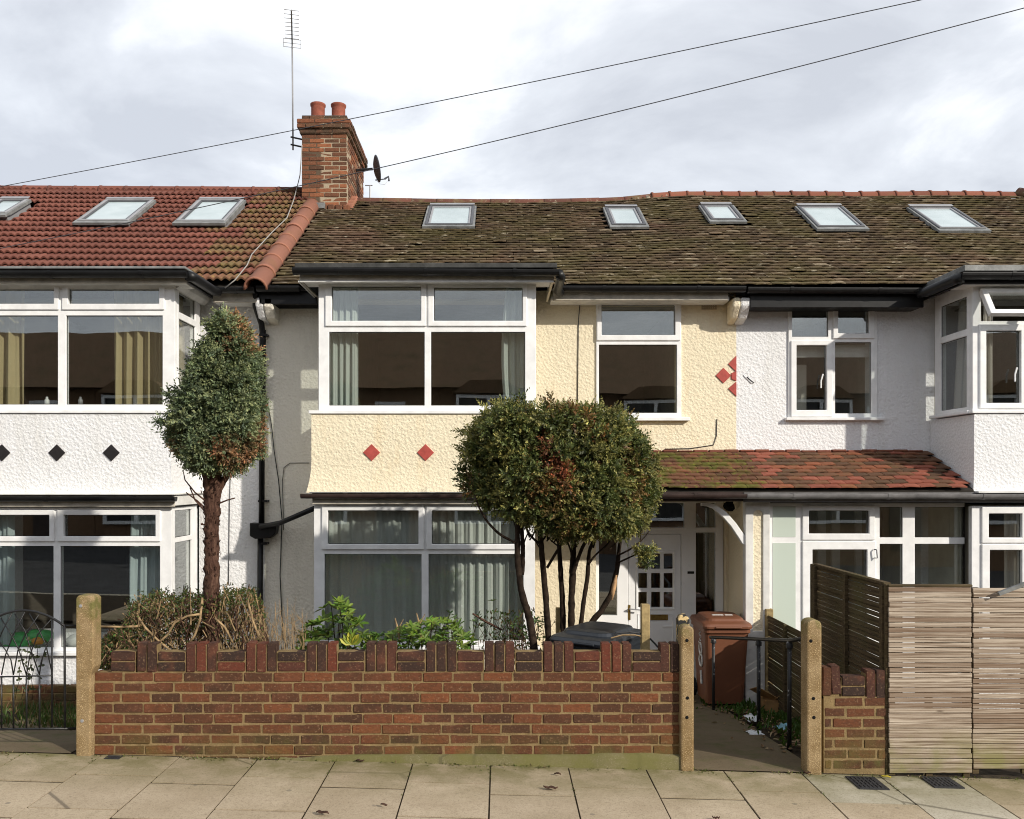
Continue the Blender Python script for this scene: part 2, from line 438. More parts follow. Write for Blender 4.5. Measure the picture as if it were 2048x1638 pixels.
M['concrete'] = concrete('pebbly_concrete', (0.19, 0.125, 0.055), (0.29, 0.21, 0.115), (0.60, 0.45, 0.25), (0.10, 0.11, 0.025), (0.95, 1.15))

def slabmat(name, c1, c2):
    n = NT(name); p = n.pos(); r = n.n('ShaderNodeObjectInfo').outputs['Random']
    c = n.mix(n.ramp(n.noise(p, 2.3, 6, 0.6), [(0.3, 0), (0.7, 1)]), c1, c2)
    c = n.mix(n.math('MULTIPLY', r, 0.4), c, (c1[0] * .74, c1[1] * .72, c1[2] * .72))
    c = n.mix(n.math('MULTIPLY', n.ramp(n.noise(p, 38, 5, 0.75), [(0.5, 0), (0.72, 1)]), 0.5), c, (c1[0] * .55, c1[1] * .52, c1[2] * .48))
    c = n.mix(n.math('MULTIPLY', n.ramp(n.noise(n.mapv(p, (1, 1, 1), (7, 3, 0)), 150, 3, 0.7), [(0.58, 0), (0.7, 1)]), 0.55), c, (0.60, 0.52, 0.40))
    c = n.mix(n.math('MULTIPLY', n.ramp(n.noise(p, 90, 4, 0.7), [(0.53, 0), (0.68, 1)]), 0.55), c, (0.11, 0.085, 0.06))
    c = n.mix(n.math('MULTIPLY', n.ramp(n.noise(p, 9, 6, 0.7), [(0.55, 0), (0.75, 1)]), 0.35), c, (0.17, 0.13, 0.08))
    gum = n.ramp(n.voro(n.mapv(p, (1, 1, 0)), 3.6), [(0.055, 1), (0.075, 0)])
    c = n.mix(n.math('MULTIPLY', gum, 0.55), c, (0.13, 0.115, 0.095))
    crk = n.ramp(n.n('ShaderNodeTexVoronoi', {'Vector': n.mapv(p, (1, 1, 0)), 'Scale': 0.75}, feature='DISTANCE_TO_EDGE').outputs['Distance'], [(0.004, 1), (0.009, 0)])
    c = n.mix(n.math('MULTIPLY', crk, n.ramp(r, [(0.7, 0), (0.72, 0.6)])), c, (0.06, 0.05, 0.04))
    y = n.n('ShaderNodeSeparateXYZ', {0: p}).outputs['Y']
    al = n.math('MULTIPLY', n.ramp(n.math('MULTIPLY', y, 0.1), [(0.555, 0), (0.632, 1)]), n.ramp(n.noise(n.mapv(p, (0.8, 1, 1)), 4, 6, 0.65), [(0.28, 0), (0.58, 1)]))
    c = n.mix(n.math('MULTIPLY', al, 0.85), c, (0.12, 0.112, 0.034))
    return n.set(color=gain(n, c, 1.0), rough=0.9, spec=0.2, normal=n.bump(n.noise(p, 70, 6, 0.7), 0.45, 0.005))
M['slab'] = slabmat('buff_paving_slab', (0.36, 0.288, 0.195), (0.475, 0.39, 0.28))
M['slab_light'] = slabmat('pale_paving_slab', (0.44, 0.40, 0.31), (0.55, 0.51, 0.41))
M['path'] = tilemat('grimy_concrete_path', [(0, (0.115, 0.088, 0.054)), (1, (0.115, 0.088, 0.054))], [(2.2, .4, .7, .6, (0.165, 0.13, 0.085), (1, 1, 1)), (5, .5, .68, .7, (0.075, 0.078, 0.028), (1, 1, 1)), (60, .55, .7, .5, (0.05, 0.04, 0.03), (1, 1, 1))], .4)
M['asphalt'] = plain('grey_asphalt', (0.05, 0.05, 0.052), 0.9, 0.3, 0.2, 3, 0.5, 80)
M['soil'] = plain('dark_soil', (0.055, 0.042, 0.028), 0.95, 0.1, 0.3, 12, 0.9, 30)
M['land'] = plain('rough_grass_land', (0.07, 0.085, 0.035), 0.95, 0.1, 0.3, 2, 0.5, 10)
M['plinth'] = slabmat('mossy_cement_plinth', (0.13, 0.115, 0.055), (0.25, 0.21, 0.12))
M['cover'] = plain('black_iron_cover', (0.030, 0.031, 0.035), 0.6, 0.4, 0.2, 15, 0.6, 90)

n = NT('weathered_fence_wood')
o_ = n.obj(); r_ = n.n('ShaderNodeObjectInfo').outputs['Random']
off = n.n('ShaderNodeCombineXYZ', {0: n.math('MULTIPLY', r_, 37.0), 1: 0.0, 2: n.math('MULTIPLY', r_, 11.0)}).outputs[0]
v_ = n.n('ShaderNodeVectorMath', {0: o_, 1: off}, operation='ADD').outputs[0]
gr = n.noise(n.mapv(v_, (1.3, 34, 60)), 1.6, 8, 0.66, 0.55)
c_ = n.ramp(gr, [(0.28, (0.07, 0.045, 0.03)), (0.42, (0.22, 0.165, 0.12)), (0.56, (0.40, 0.335, 0.265)), (0.75, (0.56, 0.49, 0.40))])
kn = n.ramp(n.voro(n.mapv(v_, (1.0, 1, 5)), 2.2), [(0.03, 1), (0.085, 0)])
c_ = n.mix(n.math('MULTIPLY', kn, 0.8), c_, (0.045, 0.026, 0.017))
c_ = n.mix(n.math('MULTIPLY', n.ramp(r_, [(0.45, 0), (1.0, 1)]), 0.7), c_, (0.15, 0.095, 0.06))
zz = n.n('ShaderNodeSeparateXYZ', {0: n.pos()}).outputs['Z']
al = n.math('MULTIPLY', n.ramp(zz, [(0.02, 1), (0.30, 0)]), n.ramp(n.noise(n.pos(), 5, 5), [(0.35, 0), (0.6, 1)]))
c_ = n.mix(n.math('MULTIPLY', al, 0.7), c_, (0.19, 0.19, 0.06))
M['fence'] = n.set(color=gain(n, c_, 1.08), rough=0.85, spec=0.2, normal=n.bump(gr, 0.4, 0.004))
n = NT('dark_fence_wood')  # darker copy of the fence wood, shade of the side panels in its colour
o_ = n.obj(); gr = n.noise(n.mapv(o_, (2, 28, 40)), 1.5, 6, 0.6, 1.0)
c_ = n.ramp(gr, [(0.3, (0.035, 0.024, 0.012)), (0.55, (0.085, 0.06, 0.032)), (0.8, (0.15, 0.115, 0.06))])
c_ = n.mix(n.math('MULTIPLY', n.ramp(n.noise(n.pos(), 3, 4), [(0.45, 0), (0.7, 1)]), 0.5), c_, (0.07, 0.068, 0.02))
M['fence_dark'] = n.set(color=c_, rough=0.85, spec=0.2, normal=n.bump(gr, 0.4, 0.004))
M['stake'] = plain('weathered_stake_wood', (0.36, 0.27, 0.13), 0.85, 0.2, 0.2, 14, 0.5, 30)

n = NT('peeling_bark'); p_ = n.obj()
h_ = n.noise(n.mapv(p_, (1, 1, 0.22)), 34, 6, 0.7, 0.8)
M['bark'] = n.set(color=n.ramp(h_, [(0.3, (0.028, 0.016, 0.012)), (0.5, (0.082, 0.043, 0.031)), (0.7, (0.17, 0.10, 0.068))]), rough=0.95, spec=0.1, normal=n.bump(h_, 1.0, 0.02))
M['bark_dark'] = plain('dark_branch_bark', (0.035, 0.024, 0.017), 0.95, 0.1, 0.3, 20, 0.9, 60)
M['twig'] = plain('dry_tan_twig', (0.36, 0.25, 0.135), 0.85, 0.15, 0.32, 14)
M['bare_wood'] = plain('bare_peeled_wood', (0.55, 0.33, 0.17), 0.8, 0.2, 0.2, 20)

n = NT('leaf'); a_ = gain(n, n.n('ShaderNodeAttribute', attribute_name='Col').outputs['Color'], 1.15)
n.t.nodes.remove(n.b)
df = n.n('ShaderNodeBsdfPrincipled', {'Base Color': a_, 'Roughness': 0.55, 'Specular IOR Level': 0.35})
tl = n.n('ShaderNodeBsdfTranslucent', {'Color': n.mix(0.5, a_, (0.14, 0.2, 0.02), 'MIX')})
mx = n.n('ShaderNodeMixShader', {0: 0.22, 1: df.outputs[0], 2: tl.outputs[0]})
n.t.links.new(mx.outputs[0], n.out.inputs['Surface'])
M['leaf'] = n.m

def cloth(name, c1, c2, dots=False):
    n = NT(name); p = n.pos()
    c = n.mix(n.noise(n.mapv(p, (1, 1, 0.15)), 9, 3), c1, c2)
    if dots:
        d = n.ramp(n.voro(n.mapv(p, (1, 0.0, 1)), 6.2, rand=0.75), [(0.085, 1), (0.11, 0)])
        c = n.mix(0.15, c, (0.45, 0.50, 0.47))
        c = n.mix(n.math('MULTIPLY', d, 0.95), c, (0.95, 0.95, 0.93))
    n.t.nodes.remove(n.b)
    a = n.n('ShaderNodeBsdfDiffuse', {'Color': c}); b = n.n('ShaderNodeBsdfTranslucent', {'Color': c})
    mx = n.n('ShaderNodeMixShader', {0: 0.25, 1: a.outputs[0], 2: b.outputs[0]})
    n.t.links.new(mx.outputs[0], n.out.inputs['Surface'])
    return n.m
M['net'] = cloth('grey_green_net', (0.74, 0.78, 0.73), (0.86, 0.88, 0.84), True)
M['curtain_yellow'] = cloth('mustard_curtain', (0.50, 0.41, 0.235), (0.60, 0.51, 0.31))
M['curtain_blue'] = cloth('pale_blue_curtain', (0.50, 0.60, 0.62), (0.60, 0.69, 0.70))
M['curtain_pale'] = cloth('pale_grey_green_curtain', (0.56, 0.62, 0.57), (0.66, 0.70, 0.66))
M['curtain_white'] = cloth('off_white_curtain', (0.62, 0.58, 0.52), (0.72, 0.68, 0.62))
n = NT('black_bin_plastic'); M['bin_black'] = n.set(color=(0.021, 0.025, 0.031), rough=n.math('ADD', n.math('MULTIPLY', n.noise(n.pos(), 18, 4), 0.3), 0.2), spec=0.5, normal=n.bump(n.noise(n.pos(), 200, 2), 0.1, 0.002))
n = NT('brown_bin_plastic'); M['bin_brown'] = n.set(color=n.mix(n.noise(n.pos(), 5, 5), (0.14, 0.052, 0.026), (0.19, 0.074, 0.037)), rough=0.5, spec=0.4, normal=n.bump(n.noise(n.pos(), 200, 2), 0.1, 0.002))
M['white_paint'] = plain('white_hand_paint', (0.75, 0.75, 0.72), 0.6, 0.2, 0.15, 60)
M['tyre'] = plain('black_rubber', (0.012, 0.012, 0.012), 0.8)
M['toy_green'] = plain('green_toy_vinyl', (0.05, 0.50, 0.12), 0.35, 0.5, 0.15, 9)
M['toy_orange'] = plain('orange_toy_vinyl', (0.75, 0.30, 0.02), 0.35, 0.5, 0.1, 9)
M['toy_white'] = plain('white_toy_vinyl', (0.7, 0.7, 0.68), 0.4)
M['card'] = plain('brown_cardboard', (0.36, 0.21, 0.09), 0.9, 0.1, 0.15, 9)
M['paper'] = plain('white_litter_paper', (0.72, 0.74, 0.76), 0.8, 0.1, 0.1, 20)
M['paper_blue'] = plain('pale_blue_wrapper', (0.30, 0.55, 0.66), 0.6, 0.2, 0.1, 20)
M['leaf_brown'] = plain('dead_brown_leaf', (0.085, 0.045, 0.03), 0.8, 0.2, 0.3, 40)
M['leaf_yellow'] = plain('yellow_leaf', (0.55, 0.45, 0.06), 0.7, 0.2, 0.2, 40)
M['wet_moss'] = plain('green_moss', (0.075, 0.10, 0.018), 0.95, 0.1, 0.3, 30, 1.0, 60)

# ================================================================== GROUND
YW = 6.34                      # line of the garden walls
SL = 0.026                     # the street falls gently to the right
def gz(x, y):
    if y <= YW: return -SL * x
    t = min(1.0, (y - YW) / 3.66)
    return (1 - t) * (-SL * x) - 0.42 * t

g = MB(); g.quad((-400, -400, -1.6), (400, -400, -1.6), (400, 400, -1.6), (-400, 400, -1.6))
tag(g.build('ground', M['land']), kind='structure')

gm = MB()
nx, ny = 60, 24
xs = [-12 + 24 * i / nx for i in range(nx + 1)]; ys = [YW + 0.02 + (13 - YW) * j / ny for j in range(ny + 1)]
gm.v = [(x, y, gz(x, y) - 0.02 + 0.03 * noise.noise((x * 1.7, y * 1.7, 0))) for y in ys for x in xs]
gm.f = [(j * (nx + 1) + i, j * (nx + 1) + i + 1, (j + 1) * (nx + 1) + i + 1, (j + 1) * (nx + 1) + i) for j in range(ny) for i in range(nx)]
tag(gm.build('front_garden_ground', M['soil'], smooth=True), 'dark bare soil of the front gardens behind the walls', 'ground', kind='structure')

def pz(x, y): return gz(x, y) + min(.025, .003 + max(0, y - YW) * .1)
def strip_path(name, x0, x1, label):
    b = MB(); n = 14; yy = [YW - 0.016 + (9.97 - YW) * k / n for k in range(n + 1)]
    for k in range(n):
        b.quad((x0, yy[k], pz(x0, yy[k])), (x1, yy[k], pz(x1, yy[k])), (x1, yy[k + 1], pz(x1, yy[k + 1])), (x0, yy[k + 1], pz(x0, yy[k + 1])))
    tag(b.build(name, M['path']), label, 'path', kind='structure')
strip_path('garden_path', 1.36, 2.36, 'grimy concrete path running from the gateway to the white front door')
strip_path('garden_path', -4.35, -3.2, 'shaded concrete path behind the arched iron gate')

# road, kerb, pavement
rd = MB(); rd.box(-60, 60, -6.2, 3.85, -0.5, -0.13)
o = tag(rd.build('road', M['asphalt']), kind='structure'); o.rotation_euler[1] = SL
kb = MB()
for k in range(-16, 17): kb.box(k * 0.915 + .004, (k + 1) * .915 - .004, 3.85, 3.975, -.4, .0)
tag(kb.build('kerb', M['slab_light'], bevel=.012), kind='structure').rotation_euler[1] = SL
pv = MB(); pv.box(-30, 30, 3.975, YW + 0.06, -0.4, -0.0065)
pave = tag(pv.build('pavement', M['soil']), kind='structure'); pave.rotation_euler[1] = SL
joints = [-0.07 + 0.577 * k for k in range(-10, 13)]
first = {-7: 5.75, -6: 5.75, -5: 5.90, -4: 5.78, -3: 5.95, -2: 5.79, -1: 5.92, 0: 5.73, 1: 5.90, 2: 5.75, 3: 5.91, 4: 5.74, 5: 5.95, 6: 5.79}
for k in range(-10, 12):
    x0, x1 = joints[k + 10], joints[k + 11]
    f0 = first.get(k, 5.75 if k % 2 else 5.92)
    edges = [YW - .02 + .0, f0, f0 - .6, f0 - 1.2, 3.985]
    for r in range(4):
        ya, yb = edges[r + 1], edges[r]
        light = (k == 4 and r == 0) or (k == 5 and r in (0, 1))
        b = MB(); hx, hy = (x1 - x0) / 2 - .0055, (yb - ya) / 2 - .011
        b.box(-hx, hx, -hy, hy, -.05, 0)
        me = b.mesh('paving_slab', M['slab_light'] if light else M['slab'])
        s_ = bpy.data.objects.new('paving_slab', me); COL.objects.link(s_); s_.parent = pave
        s_.location = ((x0 + x1) / 2, (ya + yb) / 2, random.uniform(-.0025, .003))
        s_.rotation_euler = (random.uniform(-.004, .004), random.uniform(-.004, .004), 0)

# ================================================================== HOUSES
DB = 9.1                       # front of the bays
DW = 10.0                      # front walls
PITCH = R(33); TP = math.tan(PITCH)
DE, ZE = 9.65, CZ + 2.185      # eaves line
DR = 12.81; TMAX = (DR - DE) / math.cos(PITCH)
XL, XR = -2.77, 2.78           # party lines
def sst(a, b, x):
    t = max(0, min(1, (x - a) / (b - a))); return t * t * (3 - 2 * t)
def roof_dz(x, t):
    u = t / TMAX
    if x < XL + .02: return 0.05 + .03 * u - .006 * (x + 5.5)
    sag = -0.055 * math.sin(math.pi * max(0, min(1, (x - XL) / 5.0))) * u
    up = (0.055 * sst(1.7, 3.0, x) - .03) * u
    return sag + up + .012 * noise.noise((x * .8, t * .9, 2.0))
def roofpt(x, t):
    return Vector((x, DE + t * math.cos(PITCH), ZE + t * math.sin(PITCH) + roof_dz(x, t)))
def roof_px(px, py, h=0.0):
    k = (CY - py) / F; dz = 0.0
    for _ in range(6):
        D = (2.185 + dz + h / math.cos(PITCH) - TP * DE) / (k - TP)
        x, t = (px - CX) * D / F, (D - DE) / math.cos(PITCH)
        dz = roof_dz(x, t)
    return x, t

left = thing('terraced_house', 'white rendered terraced house with a red tiled roof and black diamonds', 'house', (-5.5, DW, -.52), 'terraced houses in a row')
mid = thing('terraced_house', 'cream rendered terraced house with red diamonds and a chimney', 'house', (0, DW, -.52), 'terraced houses in a row')
right = thing('terraced_house', 'white rendered terraced house with a glazed porch and open hopper window', 'house', (6.0, DW, -.52), 'terraced houses in a row')

def H(px0, px1, py0, py1, D):   # pixel rectangle -> metric hole
    return (WX(px0, D), WX(px1, D), WZ(py1, D), WZ(py0, D))

# ---- walls
bayM = (-1.86, 0.31)
holesM = [H(1196, 1358, 605, 832, DW), (bayM[0], bayM[1], WZ(818, DB), WZ(566, DB)), (bayM[0], bayM[1], WZ(1284, DB), WZ(1015, DB)),
          (WX(1192, DW), WX(1447, 10.1), -.7, WZ(1001, DW))]
b = MB(); b.plate(-1.93, XR, -.75, 4.5, holesM, front(DW), 0, .25); b.build('wall', M['cream_render'], mid)
b = MB(); b.plate(XL, -1.9301, -.75, 4.5, [], front(DW), 0.001, .25); b.build('wall', M['pale_render'], mid)
bl = (-5.75, -3.6)
holesL = [(bl[0], bl[1], WZ(816, DB), WZ(568, DB)), (bl[0], bl[1], WZ(1295, DB), WZ(1022, DB))]
b = MB(); b.plate(-8.35, XL - .0005, -.75, 4.55, holesL, front(DW), 0, .25); b.build('wall', M['white_render'], left)
brx = (5.15, 7.3)
holesR = [H(1582, 1748, 599, 832, DW), (brx[0], brx[1], WZ(818, DB), WZ(568, DB)), (brx[0], brx[1], WZ(1290, DB), WZ(1020, DB)), (3.1, 4.95, -.7, 1.85)]
b = MB(); b.plate(XR + .0005, 10.6, -.75, 4.55, holesR, front(DW), 0.0005, .25); b.build('wall', M['white_render'], right)
for h, x0, x1 in ((left, -8.35, XL), (mid, XL + .001, XR), (right, XR + .001, 10.6)):
    b = MB(); b.box(x0, x1, 15.5, 15.75, -1.0, 4.5)
    b.box(x0, x0 + .11, DW + .26, 15.49, -1.0, 4.49); b.box(x1 - .11, x1, DW + .26, 15.49, -1.0, 4.49)
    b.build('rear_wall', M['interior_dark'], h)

# ---- rooms behind the windows
def room(h, x0, x1, y0, y1, z0, z1, mat, right_from=None, left_from=None):
    b = MB(); t = .02
    b.box(x0, x1, y1, y1 + t, z0, z1); b.box(x0, x1, y0, y1, z0 - t, z0); b.box(x0, x1, y0, y1, z1, z1 + t)
    b.box(x0 - t, x0, left_from or y0, y1, z0, z1); b.box(x1, x1 + t, right_from or y0, y1, z0, z1)
    return b.build('room', mat, h)
room(mid, -1.86, .32, 9.2, 13.0, WZ(818, DB) - .01, WZ(564, DB) + .01, M['interior'], left_from=10.0, right_from=10.0)
room(mid, -1.86, .32, 9.2, 12.6, -.3, WZ(1012, DB) + .01, M['interior'], left_from=10.0)
room(mid, 1.12, 2.2, 10.1, 13.0, 2.7, 4.3, M['interior'])
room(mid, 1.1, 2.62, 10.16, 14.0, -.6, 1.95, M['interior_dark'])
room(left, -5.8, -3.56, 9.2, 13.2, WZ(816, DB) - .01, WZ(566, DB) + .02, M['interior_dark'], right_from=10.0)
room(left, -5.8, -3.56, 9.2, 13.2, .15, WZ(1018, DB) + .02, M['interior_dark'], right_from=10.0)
room(right, 5.13, 7.32, 9.2, 13.2, WZ(818, DB) - .01, WZ(566, DB) + .02, M['interior'], left_from=10.0)
room(right, 5.13, 7.32, 9.2, 13.2, .15, WZ(1018, DB) + .02, M['interior'])
room(right, 3.4, 4.45, 10.1, 12.5, 2.7, 4.3, M['interior'])
room(right, 2.99, 5.04, 9.32, 11.2, -.55, 1.84, M['porch_room'])
for pa_, pb_ in ((1636, 1652), (1664, 1680), (1712, 1724)):
    b = MB(); b.box(WX(pa_, 10.9), WX(pb_, 10.9), 10.9, 10.95, -.5, 1.8); b.build('inner_door_frame', M['upvc'], right)

# ---- windows
def window(h, mp, outer, cells, sill=None, dw=.065, sash_w=(-.02, .045), frame_w=0.0, name='window', pane_mat=None, label=None):
    """outer: (u0,u1,v0,v1) metric; cells: ('f', glass rect) or ('s', sash rect, glass rect)"""
    holes = []
    for c in cells:
        if c[0] == 'f': holes.append(c[1])
        else:
            s_ = c[1]; holes.append((s_[0] + .014, s_[1] - .014, s_[2] + .014, s_[3] - .014))
    b = MB(); b.plate(*outer, holes, mp, frame_w, frame_w + dw)
    w = b.build(name, M['upvc'], h, bevel=.005, seg=2)
    if label: w['label'] = label
    for c in cells:
        gr = c[-1] if c[0] != 'm' else c[2]
        if c[0] == 's':
            b = MB(); b.plate(*c[1], [c[2]], mp, frame_w + sash_w[0], frame_w + sash_w[1])
            b.build('sash', M['upvc'], w, bevel=.008, seg=2)
        b = MB(); g_ = (gr[0] - .004, gr[1] + .004, gr[2] - .004, gr[3] + .004)
        w0 = frame_w + .024
        b.plate(*g_, [], mp, w0, w0 + .006)
        b.build('pane', pane_mat or M['glass'], w)
        # black gasket round the pane
        b = MB(); b.plate(g_[0], g_[1], g_[2], g_[3], [(gr[0] + .005, gr[1] - .005, gr[2] + .005, gr[3] - .005)], mp, w0 - .004, w0 - .001)
        b.build('gasket', M['dark'], w)
    if sill:
        u0, u1, v0, v1, pr = sill
        b = MB(); b.plate(u0, u1, v0, v1, [], mp, frame_w - pr, frame_w + dw + .02)
        b.build('sill', M['upvc'], w, bevel=.006, seg=2)
    return w

def h_(D): return lambda a, b_, c, d: H(a, b_, c, d, D)
hB = h_(DB)
window(mid, front(DB), hB(637, 1072, 562, 822), [('s', hB(651, 853, 564, 653), hB(664, 842, 573, 642)), ('s', hB(856, 1054, 564, 653), hB(868, 1045, 575, 642)),
       ('f', hB(658, 849, 664, 811)), ('f', hB(862, 1050, 664, 811))], (WX(619, DB), WX(1088, DB), WZ(828, DB), WZ(821.5, DB), .05), label='wide bay window with side curtains')
window(mid, front(DB), hB(628, 1070, 1008, 1292), [('s', hB(644, 848, 1010, 1099), hB(656, 837, 1021, 1088)), ('s', hB(853, 1050, 1010, 1099), hB(864, 1039, 1021, 1088)),
       ('f', hB(649, 843, 1108, 1281)), ('f', hB(857, 1047, 1108, 1281))], (WX(620, DB), WX(1080, DB), WZ(1299, DB), WZ(1292.5, DB), .05), label='bay window closed off by net curtains')
def vz(py): return WZ(py, DB)
for sd_, x_, up_ in ((side_neg, WX(637, DB), 1), (side_pos, WX(1072, DB), 1), (side_neg, WX(628, DB), 0)):
    if up_: window(mid, sd_(x_), (DB + .066, 9.92, vz(822), vz(562)), [('f', (9.24, 9.82, vz(642), vz(576))), ('f', (9.24, 9.82, vz(811), vz(664)))])
    else: window(mid, sd_(x_), (DB + .066, 9.92, vz(1292), vz(1008)), [('f', (9.24, 9.82, vz(1088), vz(1021))), ('f', (9.24, 9.82, vz(1281), vz(1108)))])
hW = h_(DW)
window(mid, front(DW), hW(1192, 1362, 600, 835), [('s', hW(1193, 1360, 601, 682), hW(1202.5, 1349, 611, 671)), ('f', hW(1197.5, 1353, 690, 826))],
       (WX(1185, DW), WX(1378, DW), WZ(842, DW), WZ(835.5, DW), .05), frame_w=-.02)
window(left, front(DB), hB(-92, 350, 562, 820), [('s', hB(125, 330, 565, 620), hB(137.5, 319, 574, 608)), ('s', hB(-75, 119, 565, 620), hB(-63, 109, 574, 608)),
       ('f', hB(132, 325, 631, 809)), ('f', hB(-70, 115.6, 631, 809))], (WX(-100, DB), WX(352, DB), WZ(827, DB), WZ(820.5, DB), .05))
window(left, front(DB), hB(-95, 343, 1015, 1302), [('s', hB(115.6, 322, 1020, 1083), hB(129, 312, 1030, 1072.5)), ('s', hB(-85, 110, 1020, 1083), hB(-70, 100, 1030, 1072.5)),
       ('f', hB(121, 320, 1092, 1295)), ('f', hB(-80, 107, 1092, 1295))], (WX(-100, DB), WX(346, DB), WZ(1310, DB), WZ(1302.5, DB), .05))
def vz(py): return WZ(py, DB)
xs_ = WX(350, DB) - .0
window(left, side_pos(xs_), (DB + .066, 9.86, vz(820), vz(562)), [('f', (9.22, 9.72, vz(619), vz(574))), ('f', (9.22, 9.72, vz(809), vz(633)))], (DB + .02, 9.9, vz(827), vz(820.5), .05))
xs2 = WX(343, DB)
window(left, side_pos(xs2), (DB + .066, 9.86, vz(1302), vz(1015)), [('f', (9.20, 9.70, vz(1077), vz(1022))), ('f', (9.20, 9.70, vz(1295), vz(1087)))], (DB + .02, 9.9, vz(1310), vz(1302.5), .05))
# right house
window(right, front(DW), hW(1576, 1753, 596, 835), [('f', hW(1583, 1655, 612, 674)), ('s', hW(1664, 1747, 609, 678), hW(1674, 1735, 616.5, 667.5)),
       ('s', hW(1580, 1663, 682, 834), hW(1591, 1651, 691.5, 820.5)), ('f', hW(1669, 1741, 685, 827))], (WX(1569, DW), WX(1766, DW), WZ(841, DW), WZ(835.5, DW), .05), frame_w=-.02)
XB = 5.06
wr = window(right, front(DB), (XB, 7.4, vz(820), vz(562)), [('s', hB(1958, 2062, 648, 817), hB(1971, 2040, 662, 806)), ('f', hB(2078, 2160, 588, 640)), ('f', hB(2076, 2163, 655, 810)),
       ('f', hB(2178, 2310, 588, 640)), ('f', hB(2176, 2310, 655, 810)), ('f', hB(1962, 2060, 578, 642))], (XB - .03, 7.45, vz(827), vz(820.5), .05))
# drop the closed pane where the hopper stands open, then hang the tilted hopper sash there
for ch in [c for c in wr.children if c.name.startswith(('pane', 'gasket'))]:
    bb = [Vector(c) for c in ch.bound_box]
    wx = sum(v.x for v in bb) / 8 + world_loc(wr).x; wz = sum(v.z for v in bb) / 8 + world_loc(wr).z
    if wx < WX(2070, DB) and wz > vz(650): bpy.data.objects.remove(ch)
hx0, hx1, hz1, hz0 = WX(1957, DB), WX(2064, DB), vz(580), vz(646)
hh = hz1 - hz0; ang = R(32)
def hop(u, v, w):   # hinged at the top
    d = hz1 - v
    return (u, DB - .03 - d * math.sin(ang) + w * math.cos(ang), hz1 - d * math.cos(ang) - w * math.sin(ang) * 0.0 + w * math.sin(ang) * -1)
b = MB(); b.plate(hx0, hx1, hz0, hz1, [(hx0 + .065, hx1 - .065, hz0 + .055, hz1 - .055)], hop, -.02, .04)
hs = b.build('sash', M['upvc'], wr, bevel=.008, seg=2); hs['label'] = 'hopper sash tilted open'
b = MB(); b.plate(hx0 + .06, hx1 - .06, hz0 + .05, hz1 - .05, [], hop, .005, .011); b.build('pane', M['glass'], wr)
window(right, side_neg(XB), (DB + .066, 9.90, vz(820), vz(562)), [('f', (9.22, 9.76, vz(654), vz(588))), ('f', (9.22, 9.76, vz(812), vz(668)))], (DB + .02, 9.93, vz(827), vz(820.5), .05))
window(right, front(DB), (XB - .01, 7.4, vz(1302), vz(1012)), [('s', hB(1962, 2056, 1014, 1086), hB(1976, 2042, 1027, 1075)), ('s', hB(1962, 2056, 1088, 1290), hB(1978, 2042, 1100, 1278)),
       ('f', hB(2074, 2300, 1024, 1080)), ('f', hB(2074, 2300, 1094, 1285))], (XB - .03, 7.45, vz(1310), vz(1302.5), .05))
# white window catch
for (px, py, D) in ((2034, 745, DB - .05), (1646, 758, DW - .05)):
    b = MB(); b.tube([W(px - 4, py + 18, D), W(px - 4, py + 4, D), W(px, py - 10, D)], .009, 6)
    b.build('window_handle', M['upvc'], wr)
# glazed porch of the right house
DP = 9.25; hP = h_(DP)
zb = -.5
def hp(a, b_, c, d=None):
    z0 = zb + .28 if d is None else WZ(d, DP)
    return (WX(a, DP), WX(b_, DP), z0, WZ(c, DP))
window(right, front(DP), (WX(1538, DP), XB - .003, zb, WZ(1006, DP)), [('f', hp(1759.6, 1805, 1014, 1075)), ('f', hp(1759.6, 1805, 1088)),
       ('f', hp(1830, 1930.5, 1014, 1075)), ('f', hp(1830, 1930.5, 1088)), ('s', hp(1604, 1749, 1010, 1080), hp(1617, 1737, 1021, 1067)),
       ('s', (WX(1604, DP), WX(1750, DP), zb + .03, WZ(1082, DP)), hp(1624, 1733, 1099))], name='porch_glazing', label='white glazed porch screen with a door')
pg = [c for c in right.children if c.name.startswith('porch_glazing')][0]
b = MB()
me_ = pg.data
for (a, b2, c, d) in ((1545.5, 1591, 1013, 1074), (1545.5, 1591, 1086, None)):
    r_ = hp(a, b2, c, d); bb_ = MB(); bb_.plate(r_[0], r_[1], r_[2], r_[3], [], front(DP), -.004, .002); bb_.build('pane', M['frost'], pg)['label'] = 'frosted pale green pane'
b = MB(); b.tube([W(1753, 1099, DP - .06), W(1755, 1116, DP - .06), W(1749, 1116, DP - .03)], .007, 6); b.tube([W(1753, 1099, DP - .06), W(1748, 1099, DP - .03)], .007, 6)
b.build('handle', M['alu'], pg)
# ---- bay aprons (flared at the foot) and dwarf walls under the lower windows
def apron(h, x0, x1, z1, z0, mat, flare=.045):
    b = MB(); n = 10; rows = []
    for k in range(n + 1):
        t = k / n; z = z1 + (z0 - z1) * t
        e = flare * max(0, (t - .62) / .38) ** 1.8
        rows.append([(x0 - e, DW - .002, z), (x0 - e, DB - .03 - e, z), (x1 + e, DB - .03 - e, z), (x1 + e, DW - .002, z)])
    for r in rows: b.v += r
    for k in range(n):
        for q in range(3): b.f.append((k * 4 + q, (k + 1) * 4 + q, (k + 1) * 4 + q + 1, k * 4 + q + 1))
    b.f.append((0, 1, 2, 3)); b.f.append((n * 4 + 3, n * 4 + 2, n * 4 + 1, n * 4))
    return b.build('bay_apron', mat, h)
apM = apron(mid, WX(624, DB), WX(1084, DB), vz(829), vz(985), M['cream_render'])
apL = apron(left, WX(-98, DB), WX(344, DB), vz(829), vz(989), M['white_render'], .02)
